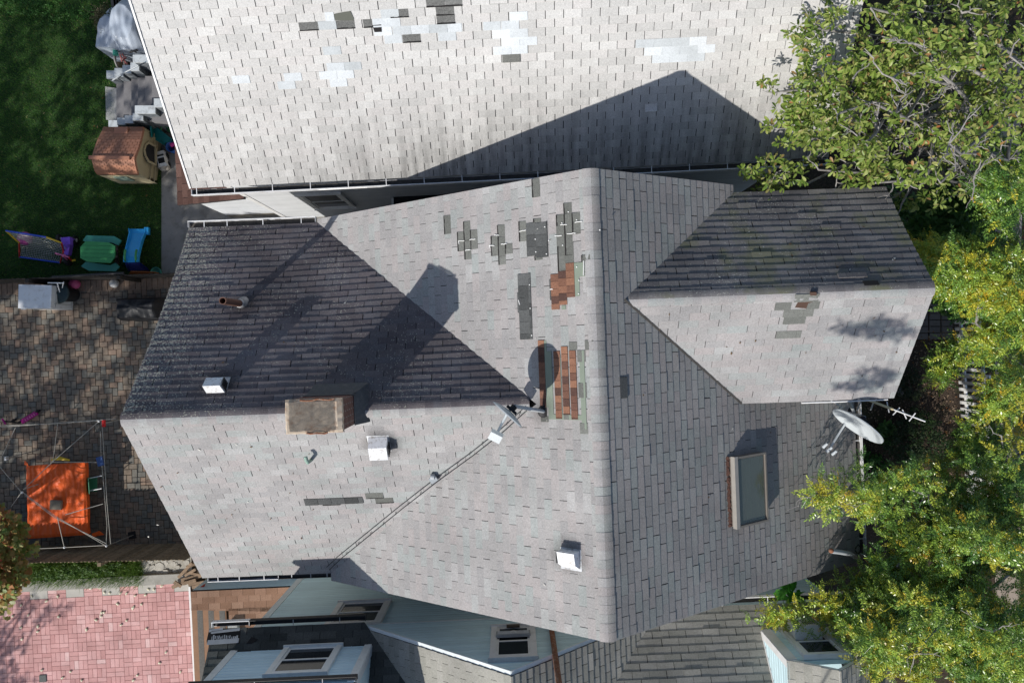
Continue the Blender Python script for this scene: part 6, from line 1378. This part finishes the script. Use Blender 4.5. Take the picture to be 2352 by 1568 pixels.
def limb(mb, a, b, r0, r1, wig=.12, n=6, seed=0):
    rr = random.Random(seed); a = Vector(a); b = Vector(b); L = (b - a).length; pts = []
    for k in range(n + 1):
        t_ = k / n; p = a.lerp(b, t_) + Vector((rr.uniform(-1, 1), rr.uniform(-1, 1), rr.uniform(-.5, .5))) * wig * L * math.sin(math.pi * t_) * .6; pts.append(p)
    mb.tube(pts, [r0 + (r1 - r0) * k / n for k in range(n + 1)], 6); return pts
def tree(name, label, base, fork, targets, r, bark, twig_r=.012, limb_r=.05, twigs=3, wig=.16, seed=0, tl=.55):
    t_ = thing(name, label, 'tree', Vector((base[0], base[1], 0))); b = Vector(base); f = Vector(fork); rr = random.Random(seed)
    m = MB(); limb(m, b, f, r, r * .7, .06, 6, seed); obj('trunk', m, bark, t_)
    for k, g_ in enumerate(targets):
        m = MB(); pts = limb(m, f.lerp(b, rr.uniform(0, .25)), g_, limb_r, twig_r * 1.3, wig, 8, seed + k)
        for q in range(twigs * 3):
            p = rr.choice(pts[3:]); d = Vector((rr.uniform(-1, 1), rr.uniform(-1, 1), rr.uniform(-.1, .45))); pt2 = limb(m, p, p + d * tl * rr.uniform(.5, 1.2), twig_r, twig_r * .4, .2, 4, seed * 31 + k * 7 + q)
            for s_ in range(2): d2 = d.lerp(Vector((rr.uniform(-1, 1), rr.uniform(-1, 1), 0)), .6); limb(m, pt2[2 + s_], pt2[2 + s_] + d2 * tl * .45, twig_r * .6, twig_r * .3, .2, 3, q + s_)
        obj('branch', m, bark, t_)
    return t_
M_LICHENB = plain('pale_lichened_bark', (.30, .285, .27), .9, .25, 8, 40, dirt=(.13, .115, .10, .7))
M_BARK = plain('brown_bark', (.12, .095, .075), .9, .3, 8)
# ---- cherry, upper right
M_CHERRY = leaf_mat('cherry_leaf', [(0, (.09, .165, .025)), (.3, (.18, .27, .045)), (.6, (.28, .36, .075)), (.88, (.38, .42, .13)), (.975, (.30, .24, .09)), (.993, (.42, .21, .08)), (1, (.52, .2, .08))], .3, .42, .4)
CH = [(2230, 110, 250, 170, 1050, 6.2, 8.6), (2000, 130, 190, 130, 360, 6.4, 8.2), (1920, 60, 110, 80, 110, 6.6, 8.0), (1900, 230, 150, 80, 260, 6.4, 8.0), (2080, 290, 240, 120, 560, 6.0, 8.2), (2280, 310, 150, 120, 330, 5.4, 7.8), (1850, 290, 90, 50, 90, 6.2, 7.6),
      (1960, 390, 190, 50, 190, 5.8, 7.2, -8), (1800, 395, 110, 40, 105, 5.8, 7.0, -6), (2180, 420, 110, 60, 130, 5.6, 7.2), (1742, 470, 22, 14, 14, 6.2, 6.8), (1925, 448, 20, 14, 12, 6.3, 6.8), (2060, 462, 45, 18, 24, 6.0, 6.8), (1785, 178, 18, 12, 9, 6.8, 7.2), (1815, 258, 22, 10, 9, 6.8, 7.2), (1822, 90, 14, 16, 6, 6.9, 7.3)]
P_, tg = ell(CH); P_, k_ = thin(P_, 1.15, .0, .08)
(V_, Fc_, lt_, nf_), N_ = rosettes(P_, 8, .122)
cherry = tree('cherry_tree', 'large olive leaved tree with pale lichened branches at the upper right, over the pale roof', (13.2, 6.2, 0), tuple(U(2330, 250, 5.2)),
              [U(1850, 60, 7.4), U(2000, 20, 7.8), U(2210, 30, 8.2), U(1890, 190, 7.4), U(1960, 180, 7.9), U(2060, 260, 7.9), U(1840, 320, 7.0), U(1760, 420, 6.5), U(1920, 440, 6.6), U(2070, 470, 6.5), U(2160, 420, 7.0), U(2150, 160, 8.3), U(2290, 60, 8.3), U(2100, 100, 8.5), U(1990, 330, 7.8), U(2240, 400, 7.4), U(2320, 130, 8.4), U(1930, 260, 8.0), U(2180, 330, 8.3), U(2050, 180, 8.5), U(1800, 210, 7.3), U(1880, 390, 6.9), U(2010, 420, 7.0)], .20, M_LICHENB, .015, .055, 5, .2, 3)
np_obj('crown', V_, Fc_, lt_, np.repeat(rng.random(N_), nf_), M_CHERRY, cherry)
# ---- locust with yellowing pinnate leaves
M_LOC = leaf_mat('locust_leaflet', [(0, (.07, .17, .035)), (.35, (.17, .31, .05)), (.62, (.32, .45, .06)), (.80, (.46, .52, .06)), (.90, (.50, .44, .035)), (.97, (.74, .50, .04)), (1, (.80, .46, .04))], .2, .32, .6)
#       u, v, ru, rv, n, z0, z1, rot / yellow bias
LO = [((2150, 590, 75, 45, 210, 5.0, 6.4, 0), .42), ((2090, 640, 45, 25, 90, 5.6, 6.6, 0), .25), ((2240, 620, 110, 60, 420, 4.6, 6.2, 0), .36), ((2300, 420, 80, 120, 420, 4.6, 6.6, 0), .12), ((2330, 650, 60, 110, 320, 4.6, 6.4, 0), .38), ((2250, 700, 60, 30, 110, 4.6, 6.0, 0), .32),
      ((2300, 780, 80, 50, 260, 4.4, 6.0, 0), .36), ((2200, 815, 50, 26, 80, 4.2, 5.4, 0), .28), ((2170, 850, 30, 30, 60, 4.0, 5.2, 0), .1), ((2320, 930, 60, 110, 330, 4.6, 6.2, 0), .42), ((2250, 1000, 50, 60, 150, 4.2, 5.6, 0), .10), ((2280, 1100, 100, 110, 560, 4.2, 6.0, 0), .18),
      ((2090, 1130, 130, 55, 330, 5.4, 6.6, -12), .20), ((1945, 1130, 85, 28, 115, 6.0, 6.9, 6), .42), ((1985, 1085, 40, 30, 50, 6.0, 6.8, 0), .1), ((1905, 1165, 40, 28, 45, 6.0, 6.8, 0), .12), ((2150, 1210, 120, 90, 480, 5.0, 6.6, 0), .16), ((2280, 1290, 120, 140, 900, 5.0, 7.0, 0), .25), ((2100, 1330, 140, 80, 600, 5.0, 6.4, 0), .22),
      ((1925, 1395, 130, 38, 300, 5.6, 6.3, -14), .26), ((1780, 1405, 62, 24, 80, 5.5, 6.1, 0), .32), ((2100, 1450, 170, 100, 900, 5.6, 7.4, 0), .26), ((2280, 1480, 120, 120, 760, 5.4, 7.2, 0), .25), ((1985, 1500, 40, 60, 70, 6.2, 7.2, 0), .28), ((2040, 1470, 60, 70, 170, 6.0, 7.2, 0), .22)]
P_, tg = ell([e_ for e_, b in LO]); P_, k_ = thin(P_, 1.5, .03, .08, 9.); tg = tg[k_]
per = 4; n = len(P_); N_ = n * per
bias = np.repeat(np.array([b for e_, b in LO])[tg], per); clump = np.repeat(np.array([mnoise.noise(Vector(p) * 1.9) for p in P_]), per)
tint = np.clip(.04 + rng.beta(1.6, 2.2, N_) + .6 * clump * 1.0 + (bias - .25) * .9, 0, 1); ye = rng.random(N_) < bias * .13; tint = np.where(ye, rng.uniform(.88, 1, N_), np.minimum(tint, .88))
a_ = rng.uniform(0, 2 * np.pi, n); base_ = np.repeat(a_, per) + np.tile(np.arange(per) * 1.6, n) + rng.normal(0, .35, N_)
dirs_ = np.stack([np.cos(base_), np.sin(base_), rng.uniform(-.35, .3, N_)], 1); pos_ = np.repeat(P_, per, 0) + rng.normal(0, .06, (N_, 3))
V_, Fc_, lt_, nf_ = scatter(PIN_T, PIN_F, pos_, dirs_, rng.normal(0, .5, N_), rng.uniform(.16, .28, N_))
locust = tree('locust_tree', 'big yellowing tree of feathery leaves filling the right edge and lower right corner', (13.6, -5.4, 0), tuple(U(2330, 1190, 4.6)),
              [U(1880, 1130, 6.6), U(2080, 1120, 6.2), U(1800, 1400, 5.9), U(1960, 1380, 6.2), U(2060, 1300, 6.2), U(2100, 1500, 7.0), U(2280, 1450, 7.0), U(2300, 1000, 5.8), U(2300, 800, 5.6), U(2260, 620, 5.7), U(2320, 420, 6.0), U(1960, 1520, 6.8)], .19, M_LICHENB, .012, .05, 2, .2, 8)
np_obj('crown', V_, Fc_, lt_, np.repeat(tint, nf_), M_LOC, locust)
# ---- broad-leaved undergrowth between the trees
M_UND = leaf_mat('broad_green_leaf', [(0, (.025, .085, .016)), (.5, (.055, .155, .03)), (.85, (.10, .22, .045)), (1, (.16, .27, .08))], .3, .45, .4)
UN = [(2180, 520, 90, 90, 420, 2.8, 4.6), (2260, 470, 90, 60, 200, 3.0, 4.8), (2110, 520, 60, 70, 130, 1.5, 3.0), (2210, 690, 60, 40, 90, 2.4, 3.4), (2290, 600, 60, 60, 90, 2.6, 3.8), (2040, 480, 60, 40, 90, 1.2, 2.6), (2250, 360, 90, 50, 160, 3.2, 4.8)]
P_, tg = ell(UN); (V_, Fc_, lt_, nf_), N_ = rosettes(P_, 6, .19)
un = thing('climbing_shrub', 'broad leaved deep green shrub in the shade between the two big trees', 'shrub', Vector((11.6, 3.0, 0)))
np_obj('foliage', V_, Fc_, lt_, np.repeat(rng.random(N_), nf_), M_UND, un)
m = MB()
for k in range(9): limb(m, (11.3 + .12 * k, 2.4 + .1 * k, 0), U(2120 + 25 * k, 470 + 25 * (k % 4), 3.2), .025, .008, .2, 5, k)
obj('stem', m, M_BARK, un)
def bush(name, label, u, v, ru, rv, n, h, mat, size=.09, per=6, cat='bush', z0=.05):
    P_, tg = ell([(u, v, ru, rv, n, z0, h)]); (V_, Fc_, lt_, nf_), N_ = rosettes(P_, per, size); c_ = U(u, v, 0)
    b = thing(name, label, cat, c_); np_obj('foliage', V_, Fc_, lt_, np.repeat(rng.random(N_), nf_), mat, b)
    m = MB(); rr = random.Random(int(u))
    for k in range(6): limb(m, c_, c_ + Vector((rr.uniform(-.3, .3), rr.uniform(-.3, .3), h * .8)), .014, .005, .15, 4, k)
    obj('stem', m, M_BARK, b); return b
bush('hosta', 'striped leaved low plant in the mulch beside the large dish', 2030, 998, 26, 22, 26, .3, M_UND, .2, 7, 'plant')
bush('leafy_plant', 'bright green low plant in the mulch under the rim of the large dish', 2006, 1062, 28, 20, 40, .3, leaf_mat('fresh_leaf', [(0, (.03, .12, .015)), (1, (.08, .2, .03))]), .12, 6, 'plant')
bush('fern', 'dark ferny bush at the right of the mulch bed below the antenna', 2110, 1010, 70, 60, 420, .9, leaf_mat('dark_fern', [(0, (.012, .03, .008)), (1, (.035, .065, .018))]), .09, 6, 'bush')
bush('low_bush', 'dim green bush in the mulch by the dormer corner', 2085, 880, 40, 40, 160, .6, leaf_mat('dim_leaf', [(0, (.015, .03, .010)), (1, (.04, .055, .02))]), .08, 6, 'bush')
bush('yellow_plant', 'small yellow flowered plant in the mulch beyond the lower eave', 2012, 1108, 16, 8, 16, .25, leaf_mat('yellow_flower', [(0, (.14, .12, .02)), (1, (.30, .22, .03))]), .08, 6, 'plant')
m = MB(); rr = random.Random(2); 
m.sphere(U(2065, 895 + 4, .1), .13, 10, sz=.6); m.sphere(U(2058, 900, .08), .09, 8, sz=.6); o = obj('rock', m, plain('grey_rock', (.16, .16, .16), .9, .3, 9)); props(o, 'grey rock in the mulch bed right of the dormer eave', 'rock')
bush('big_leaf_sprout', 'large bright green leaves sprouting by the blue wall at the lower right eave', 1800, 1370, 22, 24, 4, 5.6, leaf_mat('lush_leaf', [(0, (.04, .20, .02)), (1, (.07, .26, .03))], .4), .36, 5, 'plant', 5.3)
# ---- maple at the lower left edge
M_MAP = leaf_mat('maple_leaf', [(0, (.10, .19, .04)), (.35, (.19, .26, .06)), (.6, (.30, .27, .075)), (.8, (.42, .24, .085)), (.93, (.52, .20, .08)), (1, (.58, .15, .08))], .3, .45, .35)
ma = []
for k in range(7): ang = 2 * math.pi * k / 7; ma += [(.5 + .5 * math.cos(ang), .5 * math.sin(ang), 0)]
MA_T = np.array([[0, 0, 0], [.35, .35, .02], [.55, .22, .02], [.62, .5, -.02], [1.05, 0, -.06], [.62, -.5, -.02], [.55, -.22, .02], [.35, -.35, .02]]); MA_F = [(0, 2, 1), (0, 4, 2), (2, 4, 3), (0, 6, 4), (0, 7, 6), (6, 5, 4)]
MP = [(-10, 1250, 74, 70, 560, 3.2, 4.6), (45, 1255, 26, 24, 50, 3.4, 4.2), (10, 1395, 24, 18, 30, 3.3, 4.0), (0, 1350, 40, 45, 220, 3.2, 4.6), (20, 1220, 40, 40, 170, 3.4, 4.8), (-90, 1290, 90, 130, 800, 3.4, 5.4), (35, 1310, 26, 40, 90, 3.4, 4.4)]
P_, tg = ell(MP); P_, k_ = thin(P_, 1.6, -.05, .1); (V_, Fc_, lt_, nf_), N_ = rosettes(P_, 4, .13, T=MA_T, Fc=MA_F); red = np.repeat(np.clip(.62 + .8 * np.array([mnoise.noise(Vector(p) * 1.6) for p in P_]), 0, 1), 4); rn_ = np.clip(rng.random(N_) * .6 + red * .55 - .1, 0, 1)
mp_ = tree('maple_tree', 'reddening tree poking in at the lower left edge over the weeds', (-17.5, -7.0, 0), tuple(U(-130, 1290, 3.2)), [U(-20, 1240, 4.2), U(10, 1340, 4.0), U(-80, 1200, 4.6), U(-60, 1390, 4.4), U(30, 1225, 4.2)], .14, M_BARK, .01, .04, 2, .15, 5)
np_obj('crown', V_, Fc_, lt_, np.repeat(rn_, nf_), M_MAP, mp_)
# weeds: broad leaves between the blades
P_, tg = ell([(150, 1312, 80, 14, 130, .08, .3), (250, 1308, 60, 14, 60, .08, .25), (100, 1325, 60, 10, 60, .05, .2)]); (V_, Fc_, lt_, nf_), N_ = rosettes(P_, 6, .075)
np_obj('broad_weeds', V_, Fc_, lt_, np.repeat(rng.random(N_), nf_), leaf_mat('broad_weed', [(0, (.03, .085, .015)), (1, (.11, .19, .04))]), label='broad leaved weeds along the foot of the stockade fence', kind='stuff')
P_, tg = ell([(40, 15, 80, 22, 90, .03, .14), (150, 30, 90, 26, 90, .03, .12)]); (V_, Fc_, lt_, nf_), N_ = rosettes(P_, 6, .07)
np_obj('ground_ivy', V_, Fc_, lt_, np.repeat(rng.random(N_), nf_), leaf_mat('ivy_leaf', [(0, (.03, .10, .015)), (1, (.06, .17, .03))]), label='patches of ivy at the top of the lawn', kind='stuff')
bush('dry_shrub', 'round dull brown green shrub at the lawn edge near the tarpaulin', 240, 40, 30, 26, 170, .9, leaf_mat('dull_leaf', [(0, (.03, .035, .012)), (1, (.075, .075, .03))]), .07, 6, 'shrub')
# fallen leaves on lawn and verge
P_, tg = ell([(180, 420, 190, 280, 40, .05, .07), (2305, 1000, 50, 120, 260, .02, .03), (2150, 900, 60, 200, 160, .02, .04)]); dirs_ = np.stack([rng.normal(0, 1, len(P_)), rng.normal(0, 1, len(P_)), np.zeros(len(P_))], 1)
V_, Fc_, lt_, nf_ = scatter(OB_T, OB_F, P_, dirs_, rng.normal(0, .3, len(P_)), rng.uniform(.04, .08, len(P_)))
np_obj('fallen_leaves', V_, Fc_, lt_, np.repeat(rng.random(len(P_)), nf_), leaf_mat('dry_leaf', [(0, (.16, .06, .02)), (.6, (.30, .13, .03)), (1, (.30, .26, .15))]), label='scattered dry leaves on lawn and mulch', kind='stuff')
# ---- tall trees west of the yards (out of frame): they shade lawn and pavers
SHX, SHY = .88, 1.07
def shade_tree(name, label, ground, h, n, seed, cut=-.02, sz=.30):
    """crown whose shadow falls on the ground ellipses given"""
    out = []
    r_ = np.random.default_rng(seed)
    for (x, y, rx, ry, w) in ground:
        k = int(n * w); rr = np.sqrt(r_.random(k)); a = r_.uniform(0, 6.283, k); z = r_.uniform(h - 1.4, h + 1.4, k)
        gx, gy = x + rr * np.cos(a) * rx, y + rr * np.sin(a) * ry
        out.append(np.stack([gx - SHX * z, gy - SHY * z, z], 1))
    P_ = np.concatenate(out); P_, k_ = thin(P_, .8, cut, .05, seed * 3.)
    (V_, Fc_, lt_, nf_), N_ = rosettes(P_, 5, sz); c_ = P_.mean(0)
    t_ = tree(name, label, (c_[0], c_[1], 0), (c_[0], c_[1], h - 2.2), [Vector(P_[i]) for i in r_.integers(0, len(P_), 7)], .25, M_BARK, .015, .07, 1, .12, seed)
    np_obj('crown', V_, Fc_, lt_, np.repeat(rng.random(N_), nf_), M_UND, t_)
shade_tree('shade_tree', 'tall leafy tree standing west of the lawn, shading it', [(-12.2, 6.6, 3.4, 4.2, 1.0), (-12, 3.0, 3.6, 1.8, .55), (-7.6, 2.9, 2.3, 1.1, .3)], 8.2, 1300, 4, -.06)
shade_tree('shade_tree', 'tall leafy tree standing west of the paver yard, dappling it', [(-11.4, -.6, 3.6, 2.3, 1.0), (-12.8, -2.8, 2.2, 1.8, .26)], 8.4, 800, 7, -.05)
shade_tree('shade_tree', 'small leafy tree standing west of the pink paving', [(-13.1, -7.35, .9, .45, .5), (-14.0, -8.4, .6, .6, .4), (-14.2, -9.6, 1.0, .5, .8)], 5.5, 95, 13, -.25, .16)
# a tall tree south of the blue house, out of frame; a few of its sprays throw the soft shadows on the dormer slope and the big dish
out_ = []
for (x, y, z, rx, ry, n_) in ((6.35, .30, 7.5, .50, .30, 46), (5.75, .35, 7.5, .28, .16, 16), (6.45, -.55, 6.9, .36, .34, 34), (6.15, -.75, 6.8, .3, .14, 14), (6.0, -1.55, 6.6, .28, .2, 22)):
    k_ = 6.0; a = rng.uniform(0, 6.283, n_); r = np.sqrt(rng.random(n_)); dz = rng.uniform(-.5, .5, n_)
    out_.append(np.stack([x + r * np.cos(a) * rx - SHX * (k_ + dz), y + r * np.sin(a) * ry - SHY * (k_ + dz), z + k_ + dz], 1))
P_ = np.concatenate(out_); (V_, Fc_, lt_, nf_), N_ = rosettes(P_, 6, .15)
tt = tree('tall_tree', 'tall thin tree standing south of the blue house, beyond the frame', (4.2, -16, 0), (3.6, -13.0, 10.5), [Vector(P_[5]), Vector(P_[70]), Vector(P_[100])], .22, M_BARK, .006, .03, 1, .1, 2, tl=.25)
np_obj('crown', V_, Fc_, lt_, np.repeat(rng.random(N_), nf_), M_UND, tt)
# ================================================================== CAMERA, SUN, SKY
cam = bpy.data.cameras.new('camera'); co_ = bpy.data.objects.new('camera', cam); COL.objects.link(co_)
co_.location = (0, 0, H); co_.rotation_euler = (0, 0, 0); cam.sensor_width = 36; cam.lens = 36 * F / 2352; cam.clip_end = 500; cam.clip_start = .1
SC.camera = co_
dirv = Vector((SHX, SHY, -1)).normalized()
sl_ = bpy.data.lights.new('sun', 'SUN'); sl_.energy = 4.5; sl_.angle = math.radians(.55); sl_.color = (1, .955, .895)
so_ = bpy.data.objects.new('sun', sl_); COL.objects.link(so_); so_.rotation_euler = dirv.to_track_quat('-Z', 'Y').to_euler(); so_.location = (-10, -12, 30)
W_ = bpy.data.worlds.new('World'); SC.world = W_; W_.use_nodes = True; nt_ = W_.node_tree; bg = nt_.nodes['Background']
sk = nt_.nodes.new('ShaderNodeTexSky'); sk.sky_type = 'NISHITA'; sk.sun_disc = False
sk.sun_elevation = math.asin(-dirv.z); sk.sun_rotation = math.atan2(-dirv.x, -dirv.y) % (2 * math.pi)
nt_.links.new(sk.outputs[0], bg.inputs[0]); bg.inputs[1].default_value = .108
SC.view_settings.view_transform = 'Standard'; SC.view_settings.look = 'None'; SC.view_settings.exposure = 0; SC.view_settings.gamma = 1
SC.cycles.max_bounces = 6; SC.cycles.transparent_max_bounces = 8
